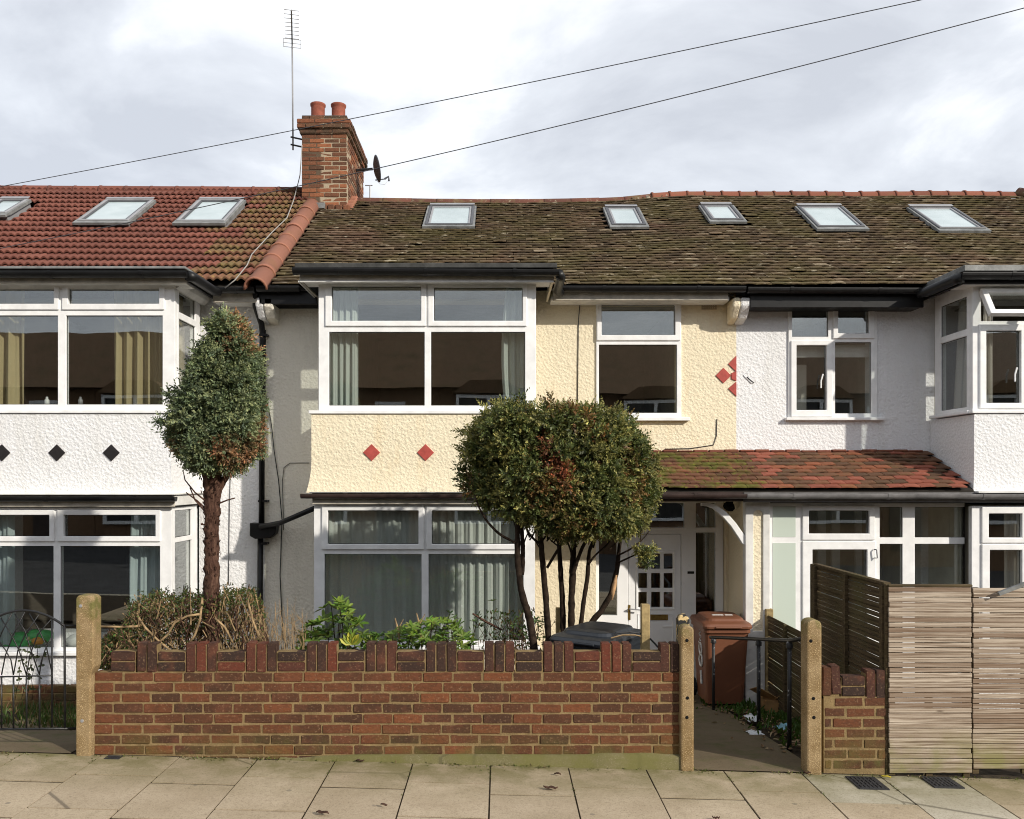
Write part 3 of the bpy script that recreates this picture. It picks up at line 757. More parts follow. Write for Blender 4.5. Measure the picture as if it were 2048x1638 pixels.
apR = apron(right, XB + .0, 7.42, vz(829), vz(982), M['white_render'], .02)
for h, x0, x1, m_ in ((mid, WX(632, DB), WX(1066, DB), M['cream_render']), (left, WX(-92, DB), WX(340, DB), M['white_render']), (right, XB + .01, 7.4, M['white_render'])):
    b = MB(); b.box(x0, x1, DB + .01, DW - .003, -.8, vz(1310) - .002); b.build('bay_base', m_, h)

def diamond(h, px, py, D, r, mat, poly=None):
    pts = poly or [(px - r, py), (px, py + r), (px + r, py), (px, py - r)]
    b = MB(); b.prism([W(a, c, D) for a, c in pts], (0, .02, 0)); return b.build('diamond_tile', mat, h, bevel=.002)
for px in (743, 851, 960): diamond(mid, px, 905, DB - .041, 17, M['red_tile'])
for px in (3, 113, 222): diamond(left, px, 905.5, DB - .041, 17, M['black_tile'])
diamond(mid, 1447, 751, DW - .012, 15.5, M['red_tile'])
diamond(mid, 0, 0, DW - .012, 0, M['red_tile'], [(1473, 711), (1456.5, 728), (1473, 744)])
diamond(mid, 0, 0, DW - .012, 0, M['red_tile'], [(1473, 763), (1456.5, 777), (1473, 793)])
diamond(mid, 0, 0, DW - .012, 0, M['red_tile'], [(1473, 742), (1463, 746), (1463, 758), (1473, 762)])
diamond(right, 1503, 751, DW - .010, 16, M['white_render'])
b = MB(); b.tube([W(1494, 754, DW - .012), W(1508, 766, DW - .012)], .005, 5); b.build('crack', M['dark'], right)

# ---- bay roofs, eaves, gutters
def gutter(h, p0, p1, r, mat, name='gutter', brackets=0.9):
    p0, p1 = Vector(p0), Vector(p1); d = (p1 - p0); L = d.length; d.normalize()
    sd = Vector((0, 0, 1)).cross(d).normalized()
    prof = [(-r, .012), (-r, 0)] + [(-r * math.cos(a), -r * .9 * math.sin(a)) for a in [R(20 * k) for k in range(1, 9)]] + [(r, 0), (r, .012), (r * .86, .012), (-r * .86, .012)]
    b = MB(); b.prism([p0 + sd * u + Vector((0, 0, v)) for u, v in prof], d * L)
    g_ = b.build(name, mat, h, smooth=False)
    n = max(1, int(L / brackets))
    for k in range(n):
        c = p0 + d * (L * (k + .5) / n)
        rr = r * 1.07
        pr = [(-rr, .016)] + [(-rr * math.cos(a), -rr * .92 * math.sin(a)) for a in [R(22.5 * k2) for k2 in range(0, 9)]] + [(rr, .016)]
        b = MB(); b.prism([c - d * .018 + sd * u + Vector((0, 0, v)) for u, v in pr], d * .036)
        b.build('gutter_clip', mat, g_)
    return g_
def boxpart(h, name, mat, x0, x1, y0, y1, z0, z1, bevel=.004):
    b = MB(); b.box(x0, x1, y0, y1, z0, z1); return b.build(name, mat, h, bevel=bevel)
DG = 8.87
# middle house
x0, x1 = WX(592, DG), WX(1112, DG)
boxpart(mid, 'bay_roof', M['lead_dark'], x0 - .01, x1 + .01, DG - .02, 9.76, 4.325, 4.375)
boxpart(mid, 'fascia_board', M['fascia'], x0 + .02, x1 - .02, DG + .07, DG + .095, 4.200, 4.322)
boxpart(mid, 'fascia_board', M['fascia'], x0 + .02, x0 + .045, DG + .096, 9.98, 4.200, 4.322)
boxpart(mid, 'fascia_board', M['cream_render'], x1 - .045, x1 - .02, DG + .096, 9.98, 4.200, 4.322)
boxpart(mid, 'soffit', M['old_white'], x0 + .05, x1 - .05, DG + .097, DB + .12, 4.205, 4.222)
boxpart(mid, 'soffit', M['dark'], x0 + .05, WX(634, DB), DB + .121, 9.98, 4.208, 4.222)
boxpart(mid, 'soffit_trim', M['old_white'], x0 + .02, x1 - .02, DG + .055, DG + .069, 4.190, 4.212)
boxpart(mid, 'soffit_trim', M['old_white'], x0 + .005, x0 + .019, DG + .055, 9.95, 4.190, 4.212)
boxpart(mid, 'window_head', M['old_white'], WX(637, DB), WX(1072, DB), DB + .01, DB + .1, vz(562) + .001, 4.21)
gutter(mid, (x0 - .03, DG, 4.308), (x1 + .03, DG, 4.288), .056, M['black_gutter'])
b = MB(); b.tube([(x1 + .03, DG, 4.27), (x1 + .06, DG + .1, 4.25), (x1 + .06, 9.5, 4.235), (x1 + .1, 9.62, 4.23)], .05, 10); b.build('gutter_elbow', M['black_gutter'], mid, smooth=True)
gutter(mid, (x1 + .06, 9.62, 4.29), (WX(1490, 9.62), 9.62, 4.285), .055, M['black_gutter'])
boxpart(mid, 'fascia_board', M['fascia'], x1 + .02, WX(1456, 9.7), 9.69, 9.72, 4.16, 4.30)
boxpart(mid, 'soffit', M['old_white'], x1 + .0, WX(1458, 9.74), 9.725, 9.99, 4.165, 4.21)
gutter(mid, (XL + .02, 9.62, 4.29), (WX(600, 9.62), 9.62, 4.29), .055, M['black_gutter'])
boxpart(mid, 'fascia_board', M['black_gutter'], XL + .02, WX(634, 9.7), 9.70, 9.73, 4.12, 4.27)
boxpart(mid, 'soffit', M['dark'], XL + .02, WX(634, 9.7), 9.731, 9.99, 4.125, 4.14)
# left house
xl = WX(372, DG)
boxpart(left, 'bay_roof', M['lead'], -8.0, xl, DG - .02, 9.76, 4.315, 4.342)
gutter(left, (-8.0, DG, 4.275), (xl + .02, DG, 4.275), .058, M['black_gutter'])
b = MB(); b.tube([(xl + .02, DG, 4.245), (xl + .05, DG + .06, 4.245), (xl + .05, 9.55, 4.245), (xl + .1, 9.62, 4.245)], .055, 10); b.build('gutter_elbow', M['black_gutter'], left, smooth=True)
gutter(left, (xl + .06, 9.62, 4.275), (XL - .0, 9.62, 4.275), .055, M['black_gutter'])
boxpart(left, 'fascia_board', M['fascia'], -8.0, xl - .02, DG + .07, DG + .095, 4.185, 4.314)
boxpart(left, 'fascia_board', M['black_gutter'], xl - .045, xl - .021, DG + .096, 9.98, 4.20, 4.314)
boxpart(left, 'fascia_board', M['fascia'], xl, XL, 9.70, 9.73, 4.14, 4.28)
boxpart(left, 'soffit', M['old_white'], xl, XL, 9.731, 9.99, 4.145, 4.16)
boxpart(left, 'soffit', M['old_white'], -8.0, xl - .046, DG + .097, DB + .15, 4.19, 4.205)
b = MB(); b.prism([(-8.0, DB - .07, 4.245), (-8.0, DB - .05, 4.20), (-8.0, DB, 4.16), (-8.0, DB + .05, 4.16), (-8.0, DB + .05, 4.245)], (8.0 + WX(352, DB) + .0, 0, 0)); b.build('cornice', M['old_white'], left)
b = MB(); xa = WX(352, DB); b.prism([(xa + .07, DB + .0, 4.245), (xa + .05, DB + .0, 4.20), (xa, DB + .0, 4.16), (xa - .03, DB + .0, 4.16), (xa - .03, DB, 4.245)], (0, .88, 0)); b.build('cornice', M['old_white'], left)
# right house
xr = WX(1926, DG)
boxpart(right, 'bay_roof', M['lead'], xr, 8.0, DG - .03, 9.80, 4.29, 4.352)
gutter(right, (xr - .03, DG, 4.26), (8.0, DG, 4.26), .06, M['black_gutter'])
b = MB(); b.tube([(xr - .0, DG, 4.225), (xr - .04, DG + .06, 4.225), (xr - .04, 9.56, 4.225), (xr - .1, 9.62, 4.225)], .055, 10); b.build('gutter_elbow', M['black_gutter'], right, smooth=True)
gutter(right, (WX(1494, 9.62), 9.62, 4.275), (xr - .05, 9.62, 4.265), .055, M['black_gutter'])
boxpart(right, 'fascia_board', M['black_gutter'], WX(1500, 9.7), xr, 9.69, 9.72, 4.08, 4.27)
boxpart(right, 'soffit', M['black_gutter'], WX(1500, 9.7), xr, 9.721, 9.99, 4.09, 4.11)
boxpart(right, 'fascia_board', M['black_gutter'], xr + .03, 8.0, DG + .07, DG + .095, 4.175, 4.288)
boxpart(right, 'fascia_board', M['black_gutter'], xr + .03, xr + .055, DG + .096, 9.98, 4.175, 4.288)
boxpart(right, 'soffit', M['old_white'], xr + .056, 8.0, DG + .097, DB + .15, 4.18, 4.195)
boxpart(right, 'window_head', M['upvc'], XB + .001, 7.4, DB + .005, DB + .1, vz(562) + .001, 4.178)
boxpart(right, 'window_head', M['upvc'], XB + .003, XB + .08, DB + .101, 9.9, vz(562) + .001, 4.176)
# corbels at the party lines
def corbel(h, px0, px1, mat):
    b = MB(); xa, xb = WX(px0, 9.8), WX(px1, 9.8)
    b.prism([(xa, 9.998, 4.2), (xa, 9.70, 4.2), (xa, 9.70, 4.10), (xa, 9.82, 3.98), (xa, 9.998, 3.93)], (xb - xa, 0, 0)); b.build('corbel', mat, h, bevel=.02, seg=2)
corbel(mid, 531, 550, M['pale_render']); corbel(left, 515, 530.8, M['white_render'])
corbel(mid, 1462, 1477, M['cream_render']); corbel(right, 1477.2, 1496, M['white_render'])
# lower gutters
DL = 8.98
gutter(mid, (WX(602, DL), DL, WZ(990, DL)), (WX(960, DL), DL, WZ(991, DL)), .042, M['brown_gutter'])
boxpart(mid, 'fascia_board', M['fascia'], WX(622, DL), WX(1085, DL), DL + .05, DL + .08, WZ(1009, DL), WZ(985.6, DL))
boxpart(mid, 'bay_roof', M['lead'], WX(618, DL), WX(1088, DL), DL + .02, DW - .004, WZ(986.5, DL) + .001, WZ(984, DL))
gutter(left, (-8.0, DL, WZ(996, DL)), (WX(352, DL), DL, WZ(996, DL)), .042, M['black_gutter'])
boxpart(left, 'fascia_board', M['fascia'], -8.0, WX(345, DL), DL + .05, DL + .08, WZ(1014, DL), WZ(991, DL))
boxpart(left, 'fascia_board', M['old_white'], WX(339, DL), WX(344.8, DL), DL + .081, 9.95, WZ(1012, DL), WZ(991, DL))
boxpart(left, 'bay_roof', M['old_white'], -8.0, WX(350, DL), DL + .0, DW - .004, WZ(990, DL), WZ(987, DL))
# porch roofs: one lean-to over the open porch (mossy) and the glazed porch
gutter(mid, (WX(1085, DL), DL, WZ(990, DL)), (WX(1492, DL), DL, WZ(990, DL)), .045, M['brown_gutter'])
boxpart(mid, 'fascia_board', M['brown_gutter'], WX(1086, DL), WX(1490, DL), DL + .06, DL + .09, WZ(1003, DL), WZ(984, DL))
gutter(right, (WX(1492.5, DL), DL, WZ(990, DL)), (7.6, DL, WZ(991, DL)), .048, M['grey_gutter'])
boxpart(right, 'fascia_board', M['grey_gutter'], WX(1491, DL), 7.5, DL + .06, DL + .09, WZ(1005, DL), WZ(985, DL))
boxpart(right, 'bay_roof', M['old_white'], XB - .005, 7.45, DL + .0, DW - .004, WZ(986.2, DL), WZ(982.8, DL))
# vents
for h, px, m_ in ((mid, 1418, M['vent']), (right, 1524, M['ventw'])):
    b = MB(); x0, x1, z0, z1 = WX(px - 15, DW), WX(px + 15, DW), WZ(619, DW), WZ(598, DW)
    hs = []
    for i in range(7):
        for j in range(4):
            hs.append((x0 + .012 + i * (x1 - x0 - .02) / 7, x0 + .012 + i * (x1 - x0 - .02) / 7 + .012, z0 + .012 + j * (z1 - z0 - .02) / 4, z0 + .012 + j * (z1 - z0 - .02) / 4 + .014))
    b.plate(x0, x1, z0, z1, hs, front(DW), -.012, .01); b.build('vent', m_, h)

# ================================================================== ROOFS
TH = PITCH
def smooth_deck(h, x0, x1, hip=False):
    b = MB(); nX, nT = 16, 8; rows = []
    xs = [x0 + (x1 - x0) * i / nX for i in range(nX + 1)]
    for j in range(nT + 1):
        t = -.02 + (TMAX + .02) * j / nT
        b.v += [tuple(roofpt(x, t) + Vector((0, .0, -.045))) for x in xs]
    for j in range(nT):
        for i in range(nX): b.f.append((j * (nX + 1) + i, j * (nX + 1) + i + 1, (j + 1) * (nX + 1) + i + 1, (j + 1) * (nX + 1) + i))
    n0 = len(b.v)
    b.v += [(x, 15.9, ZE - .1) for x in xs]
    top = nT * (nX + 1)
    for i in range(nX): b.f.append((top + i, top + i + 1, n0 + i + 1, n0 + i))
    return b.build('roof', M['felt'], h)
roofL = smooth_deck(left, -8.35, XL)
roofM = smooth_deck(mid, XL + .001, XR)
roofR = smooth_deck(right, XR + .001, 10.7)

SKY = [('L', (-40, 20, 421), (5, 62, 393)), ('L', (163, 262, 436), (213, 312, 394)), ('L', (358, 452, 437), (400, 492, 394)),
       ('M', (848, 945, 445), (862, 950, 407)), ('M', (1222, 1292, 447), (1210, 1275, 411)),
       ('R', (1420, 1483, 436), (1400, 1465, 406)), ('R', (1635, 1728, 450), (1590, 1680, 408)), ('R', (1875, 1965, 453), (1815, 1905, 410))]
sky_rects = []
for hk, (bl_, br_, yb_), (tl_, tr_, yt_) in SKY:
    lf_ = .08 + (.05 if hk == 'L' else 0)
    xa, ta = roof_px(bl_, yb_, lf_); xb, _ = roof_px(br_, yb_, lf_); xc, tb = roof_px(tl_, yt_, lf_ + .005); xd, _ = roof_px(tr_, yt_, lf_ + .005)
    sky_rects.append((hk, (xa + xc) / 2, (xb + xd) / 2, ta, min(tb, TMAX - .16)))
def in_sky(x, t, pad=.0):
    for _, a, b2, c, d in sky_rects:
        if a - .02 - pad < x < b2 + .02 + pad and c - .10 < t < d + .02: return True
    return False

def plain_tile_mesh(name, mat, w=.163, L=.18, th=.013, camber=.006, seed=0, jag=.003):
    rnd = random.Random(seed); b = MB(); nX = 3
    for top in (1, 0):
        for j in (0, 1):
            for i in range(nX + 1):
                x = -w / 2 + w * i / nX; y = j * L
                z = camber * (1 - (2 * i / nX - 1) ** 2) * (1 - j) + (th if top else 0) + rnd.uniform(-.0012, .0012)
                b.v.append((x + rnd.uniform(-.001, .001), y + (rnd.uniform(-jag, jag) if j == 0 else 0), z))
    k = nX + 1
    for i in range(nX):
        b.f.append((i, i + 1, k + i + 1, k + i))
        b.f.append((2 * k + i, 2 * k + k + i, 2 * k + k + i + 1, 2 * k + i + 1))
        b.f.append((i, 2 * k + i, 2 * k + i + 1, i + 1))
    b.f.append((0, k, 3 * k, 2 * k)); b.f.append((nX, 2 * k + nX, 3 * k + nX, k + nX))
    return b.mesh(name, mat)

def lay_tiles(roof, tiles, protos, cap, name='tile', stuff_name='tile_field'):
    """tiles: list of (loc, rot euler, proto index); the first cap are objects, the rest one stuff mesh"""
    for loc, rot, pi in tiles[:cap]:
        link(name, protos[pi], roof, loc, rot)
    rest = tiles[cap:]
    if rest:
        org = world_loc(roof); vs, fs = [], []; cache = {}
        base = 0; allv = []; allf = []
        for loc, rot, pi in rest:
            if pi not in cache:
                me = protos[pi]; a = np.empty(len(me.vertices) * 3); me.vertices.foreach_get('co', a)
                cache[pi] = (a.reshape(-1, 3), [tuple(p.vertices) for p in me.polygons])
            a, f = cache[pi]
            Rm = np.array(Euler(rot).to_matrix())
            allv.append(a @ Rm.T + np.array(Vector(loc) - org))
            allf += [tuple(base + i for i in p) for p in f]
            base += len(a)
        me = bpy.data.meshes.new(stuff_name)
        me.from_pydata([tuple(v) for v in np.concatenate(allv)], [], allf)
        mats = []
        for p in protos:
            if p.materials[0] not in mats: mats.append(p.materials[0])
        for m_ in mats: me.materials.append(m_)
        if len(mats) > 1:
            k = 0
            for loc, rot, pi in rest:
                mi = mats.index(protos[pi].materials[0]); nf = len(cache[pi][1])
                for q in range(nf): me.polygons[k + q].material_index = mi
                k += nf
        o = link(stuff_name, me, roof, org); o['kind'] = 'stuff'
        return o

def plain_roof(roof, x0, x1, protos, cap=300):
    rnd = random.Random(int(x0 * 10)); gauge = .1; wv = .1665; tiles = []
    n = int(TMAX / gauge)
    for j in range(n):
        t = -.04 + j * gauge; off = (j % 2) * wv / 2
        k0 = math.floor((x0 - off) / wv); k1 = math.ceil((x1 - off) / wv)
        for k in range(k0, k1 + 1):
            x = off + k * wv
            if x < x0 or x >= x1: continue
            if in_sky(x, t + .05): continue
            p = roofpt(x, t)
            d = (roofpt(x, t + .1) - p); ang = math.atan2(d.z, d.y)
            slip = rnd.random() < .02
            p = p + Vector((rnd.uniform(-.003, .003), -.0 - (rnd.uniform(.01, .035) if slip else rnd.uniform(-.003, .003)), .036 + rnd.uniform(-.002, .0025)))
            sl = math.atan2(roofpt(x + .08, t).z - roofpt(x - .08, t).z, .16)
            tiles.append((tuple(p), (ang - R(11.0) + R(rnd.uniform(-.7, .7)), -sl + R(rnd.uniform(-.7, .7)), R(rnd.uniform(-1.1, 1.1))), rnd.randrange(len(protos))))
    vis = [q for q in tiles if -1.5 < 1 and abs(q[0][0]) * F / q[0][1] < 1100]
    hid = [q for q in tiles if abs(q[0][0]) * F / q[0][1] >= 1100]
    lay_tiles(roof, vis + hid, protos, cap)
mossy = [plain_tile_mesh('tile', M['tile_moss'], seed=s_, camber=.003 + .0025 * (s_ % 3), th=.0125, jag=.002) for s_ in range(6)]
plain_roof(roofM, XL + .14, XR, mossy)
plain_roof(roofR, XR, 10.6, mossy)

# interlocking wavy tiles of the left roof
def wavy_tile(name, mat, w=.272, L=.30, th=.022, seed=0):
    rnd = random.Random(seed); b = MB(); nX = 18
    def prof(u):       # three rolls
        q = (u * 3) % 1.0
        return .030 * (max(0.0, math.sin(math.pi * q)) ** 1.3)
    for top in (1, 0):
        for j in (0, 1):
            for i in range(nX + 1):
                u = i / nX
                b.v.append((-w / 2 + w * u, j * L, prof(u) + (th if top else 0)))
    k = nX + 1
    for i in range(nX):
        b.f.append((i, i + 1, k + i + 1, k + i)); b.f.append((2 * k + i, 3 * k + i, 3 * k + i + 1, 2 * k + i + 1)); b.f.append((i, 2 * k + i, 2 * k + i + 1, i + 1))
    b.f.append((0, k, 3 * k, 2 * k)); b.f.append((nX, 2 * k + nX, 3 * k + nX, k + nX))
    me = b.mesh(name, mat)
    return me
wp = [wavy_tile('tile', M['tile_red']), wavy_tile('tile', M['tile_red_lichen'])]
tl = []; rnd = random.Random(3); gl_ = .218; wv = .270
for j in range(int(TMAX / gl_) + 1):
    t = -.05 + j * gl_
    if t > TMAX - .06: continue
    for k in range(0, 21):
        x = XL - .02 - wv / 2 - k * wv
        if in_sky(x, t + .1, -.06): continue
        p = roofpt(x, t); d = roofpt(x, t + .1) - p; ang = math.atan2(d.z, d.y)
        lich = (x > -3.9 and rnd.random() < .9 * sst(-3.9, -3.1, x))
        tl.append(((p.x, p.y, p.z + .040), (ang - R(10.5) + R(rnd.uniform(-.4, .4)), R(rnd.uniform(-.5, .5)), R(rnd.uniform(-.3, .3))), 1 if lich else 0))
tl.sort(key=lambda q: abs(q[0][0]))
lay_tiles(roofL, tl, wp, 300)

# half-round ridge and hip tiles
def half_tile(name, mat, r, L, arc=200, th=.016, flange=0.0):
    b = MB(); n = 10
    for (rr, rev) in ((r, 0), (r - th, 1)):
        for y, e in ((-L / 2, flange), (-L / 2 + .03, flange), (-L / 2 + .034, 0), (L / 2, 0)):
            for k in range(n + 1):
                a = R(90 - arc / 2 + arc * k / n)
                b.v.append(((rr + e) * math.cos(a), y, (rr + e) * math.sin(a)))
    k = n + 1
    for s_ in (0, 4 * k):
        for j in range(3):
            for i in range(n): b.f.append((s_ + j * k + i, s_ + j * k + i + 1, s_ + (j + 1) * k + i + 1, s_ + (j + 1) * k + i))
    for j in (0, 3):
        for i in range(n): b.f.append((j * k + i, 4 * k + j * k + i, 4 * k + j * k + i + 1, j * k + i + 1))
    for i in (0, n):
        for j in range(3): b.f.append((j * k + i, (j + 1) * k + i, 4 * k + (j + 1) * k + i, 4 * k + j * k + i))
    me = b.mesh(name, mat); me.shade_smooth(); return me
def along_x(roof, x0, x1, L, me, dz=.0, jit=.004):
    n = max(1, round((x1 - x0) / L)); st = (x1 - x0) / n
    for k in range(n):
        x = x0 + (k + .5) * st; p = roofpt(x, TMAX)
        sl = math.atan2(roofpt(x + .1, TMAX).z - roofpt(x - .1, TMAX).z, .2)
        link('ridge_tile', me, roof, (p.x, p.y, p.z + dz + random.uniform(-jit, jit)), (0, -sl if False else 0, R(90)) if abs(sl) < 1e-4 else Euler((sl, 0, R(-90)), 'XYZ'))
along_x(roofL, -8.3, -2.95, .385, half_tile('ridge_tile', M['ridge_dark'], .105, .40, flange=.006), -.02)
along_x(roofM, -2.15, XR - .5, .42, half_tile('ridge_tile', M['ridge_brown'], .105, .43), -.055)
along_x(roofR, XR - .5, 7.75, .262, half_tile('ridge_tile', M['ridge_red'], .112, .268, flange=.012), -.055)
# orange hip tiles down the party line
ho = half_tile('hip_tile', M['ridge_orange'], .125, .47, arc=190, th=.02, flange=.008)
nH = 8; t0, t1 = -.16, 3.18
for k in range(nH):
    t = t0 + (t1 - t0) * (k + .5) / nH
    p = roofpt(XL + .04, t); link('hip_tile', ho, roofL, (p.x, p.y, p.z + .03 + .004 * (k % 2)), (PITCH - R(1.5), 0, R(-.4)))
# hip of the right roof end
for k in range(7):
    t = TMAX - .2 - k * .4
    p = roofpt(7.75 + (TMAX - t) * .8, t); link('hip_tile', half_tile('hip_tile', M['ridge_brown'], .11, .43) if k == 0 else bpy.data.meshes['hip_tile.001'], roofR, (p.x, p.y, p.z + .03), (PITCH * .75, 0, R(38)))
# fallen mortar lumps where ridge changes
for k in range(9):
    x = 2.0 + k * .07; p = roofpt(x, TMAX - .1)
    bm = bmesh.new(); bmesh.ops.create_icosphere(bm, subdivisions=1, radius=random.uniform(.02, .045))
    for v in bm.verts: v.co *= random.uniform(.7, 1.2)
    me = bpy.data.meshes.new('mortar_lump'); bm.to_mesh(me); bm.free(); me.materials.append(M['white_mortar'] if k % 2 else M['tile_moss'])
    link('mortar_lump', me, roofM, (p.x, p.y, p.z + .03))

# skylights
def skylight(h, x0, x1, t0, t1):
    def mp(u, v, w):
        p = roofpt(u, (t0 + t1) / 2); base = roofpt((x0 + x1) / 2, v)
        nrm = Vector((0, -math.sin(PITCH), math.cos(PITCH)))
        return tuple(Vector((u, base.y, base.z)) + nrm * (-w + (.05 if h is left else 0)))
    dark = h is not left
    fr = .036
    b = MB(); b.plate(x0, x1, t0, t1, [(x0 + fr, x1 - fr, t0 + fr, t1 - fr)], mp, -.085, .08)
    s_ = b.build('skylight', M['dark_alu'] if dark else M['alu'], h, bevel=.006)
    b = MB(); b.plate(x0 + fr + .002, x1 - fr - .002, t0 + fr + .002, t1 - fr - .002, [(x0 + fr + .033, x1 - fr - .033, t0 + fr + .036, t1 - fr - .036)], mp, -.075, .0)
    b.build('sash', M['alu'] if dark else M['dark_alu'], s_, bevel=.005)
    b = MB(); b.plate(x0 + fr + .03, x1 - fr - .03, t0 + fr + .033, t1 - fr - .033, [], mp, -.062, -.05); b.build('pane', M['skyglass'], s_)
    b = MB(); b.plate(x0 - .0, x1 + .0, t1 - .02, t1 + .05, [], mp, -.098, -.086); b.build('hood', M['alu'], s_, bevel=.004)
    fu = .006
    b = MB(); b.plate(x0 - .03, x1 + .03, t0 - .085, t0 + .02, [], mp, -.066 - fu, -.040); b.build('flashing', M['lead'], s_)
    b = MB(); b.plate(x0 - .028, x0 - .001, t0 + .021, t1, [], mp, -.066 - fu, -.03); b.build('flashing', M['lead'], s_)
    b = MB(); b.plate(x1 + .001, x1 + .028, t0 + .021, t1, [], mp, -.066 - fu, -.03); b.build('flashing', M['lead'], s_)
for hk, a, b2, c, d in sky_rects:
    skylight({'L': left, 'M': mid, 'R': right}[hk], a, b2, c, d)

# porch lean-to tiles
ZT, ZB_ = WZ(905, DW), WZ(979, DB) ; PP = math.atan2(ZT - ZB_, DW - 9.02)
def lean(h, x0, x1, nm):
    b = MB(); th = .05
    b.add([(x0, 9.05, ZB_ - .0), (x1, 9.05, ZB_), (x1, DW - .003, ZT - .0), (x0, DW - .003, ZT), (x0, 9.05, ZB_ - th), (x1, 9.05, ZB_ - th), (x1, DW - .003, ZT - th), (x0, DW - .003, ZT - th)],
          [(0, 1, 2, 3), (4, 7, 6, 5), (0, 4, 5, 1), (1, 5, 6, 2), (2, 6, 7, 3), (3, 7, 4, 0)])
    return b.build(nm, M['felt'], h)
pm = lean(mid, WX(1086, DB), 2.84, 'porch_roof'); pr = lean(right, 2.841, XB - .015, 'porch_roof')
pt = {k: [plain_tile_mesh('tile', M[k], seed=s_ + 20, L=.2) for s_ in range(2)] for k in ('tile_porch_moss', 'tile_porch_red', 'tile_porch_brown')}
rnd = random.Random(11); slope = math.hypot(DW - 9.02, ZT - ZB_)
nrow = 10
for j in range(nrow):
    t = -.02 + j * (slope - .03) / nrow
    for k in range(-2, 40):
        x = WX(1086, DB) + .08 + k * .1665 + (j % 2) * .083
        if x < WX(1086, DB) + .06 or x > XB - .07: continue
        p = Vector((x, 9.02 + t * math.cos(PP), ZB_ + t * math.sin(PP) + .024 + .02 * max(0, noise.noise((x, t, 4)))))
        if x < 2.84: key, ro = 'tile_porch_moss', pm
        else:
            ro = pr; near = x < 3.05
            pr_ = .6 if near else (.55 if j < 4 else .16)
            key = 'tile_porch_red' if (rnd.random() < pr_ * (1.0 if (k + j) % 2 or near else .45)) else 'tile_porch_brown'
        link('tile', rnd.choice(pt[key]), ro, p, (PP - R(8.0) + R(rnd.uniform(-.6, .6)), R(rnd.uniform(-1, 1)), R(rnd.uniform(-.8, .8))))
b = MB()
for k in range(26):     # wavy mortar and tile line at the head of the lean-to
    x = WX(1086, DB) + k * .18
    if x < XB - .2: b.box(x + .004, x + .172, DW - .07, DW - .002, ZT - .0 + rnd.uniform(-.008, .004), ZT + .03 + rnd.uniform(-.006, .006))
hd = b.build('head_course', M['ridge_red'], mid, bevel=.01); hd['kind'] = 'stuff'

# ================================================================== BRICKS
def brick_mesh(name, mat, L, W_, Hh, seed, j=.0022, bev=.0045):
    rnd = random.Random(seed); bm = bmesh.new()
    bmesh.ops.create_cube(bm, size=1.0)
    for v in bm.verts:
        v.co = Vector((v.co.x * L, v.co.y * W_, v.co.z * Hh)) + Vector((rnd.uniform(-j, j), rnd.uniform(-j, j), rnd.uniform(-j, j)))
    bmesh.ops.bevel(bm, geom=list(bm.edges), offset=bev, segments=2, affect='EDGES')
    for v in bm.verts: v.co += Vector((rnd.uniform(-1, 1), rnd.uniform(-1, 1), rnd.uniform(-1, 1))) * .0009
    me = bpy.data.meshes.new(name); bm.to_mesh(me); bm.free(); me.materials.append(mat)
    return me
BP = {}
def brick(parent, x, y, z, L, W_, Hh, mat, vert=False, rz=0.0):
    key = (round(L, 2), round(W_, 3), round(Hh, 3), mat.name)
    if key not in BP: BP[key] = [brick_mesh('brick', mat, key[0] if abs(key[0] - L) < .006 else L, W_, Hh, s_) for s_ in range(6)]
    o = link('brick', random.choice(BP[key]), parent, (x, y, z), (R(random.uniform(-.7, .7)), (R(90) if vert else 0) + R(random.uniform(-.5, .5)), rz + R(random.uniform(-.5, .5))))
    return o

# ---- garden wall of the middle house
CO = .0778; zt = WZ(1344, YW)          # course height and top of the plain courses
wx0, wx1 = WX(187, YW), WX(1360, YW)
yb = YW + .0525
gwall = MB()
gwall.box(wx0 + .004, wx1, YW + .0075, YW + .098, -.25, zt - .006)
gw = gwall.build('garden_wall', M['mortar'], None, org=((wx0 + wx1) / 2, YW + .05, -.02))
tag(gw, 'low red brick garden wall with castellated top before the cream house', 'wall')
PB = .2232
for c in range(9):
    zc = zt - CO * (c + .5)
    off = [0.0, .075, .02, .078, .0, .085, .022, .07, .035][c]
    x = wx0 + .1 - off - .1 + .0
    first_b = True
    while x < wx1 - .02:
        x1 = min(x + PB, wx1)
        xa = max(x, wx0)
        L = x1 - xa - .0125
        if L > .03:
            brick(gw, (xa + x1) / 2, yb + random.uniform(-.002, .002), zc, L, .1, .0645, M['brick'])
        x += PB
# castellations
mer = [290 + 118.6 * 0, 401.6, 522, 643, 761.6, 882, 999, 1117, 1233]
def soldiers(cx, n, parent, ztop_base, mat, xs=None):
    for k in range(n):
        xc = cx + (k - (n - 1) / 2) * .0775
        brick(parent, xc, yb + random.uniform(-.003, .003), ztop_base + .107 + random.uniform(-.004, .004), .213, .1, .0655, mat, vert=True)
mm = MB()
cs = [WX(p, YW) for p in mer]
for i, c in enumerate(cs):
    n = 3
    cc = c
    if i == 0: n, cc = 2, WX(293, YW)
    soldiers(cc, n, gw, zt, M['brick_cap'])
    mm.box(cc - n * .0775 / 2 + .006, cc + n * .0775 / 2 - .006, YW + .012, YW + .098, zt - .007, zt + .2)
    nxt = cs[i + 1] if i + 1 < len(cs) else WX(1340, YW) + .04
    a = cc + n * .0775 / 2 + .002; b_ = nxt - 3 * .0775 / 2 - .002 if i + 1 < len(cs) else WX(1324, YW)
    for q in range(2):
        brick(gw, (a + b_) / 2, yb, zt + CO * (q + .5) - .002, b_ - a - .012, .1, .0655, M['brick_cap'])
    mm.box(a - .004, b_ + .004, YW + .012, YW + .098, zt - .007, zt + .148)
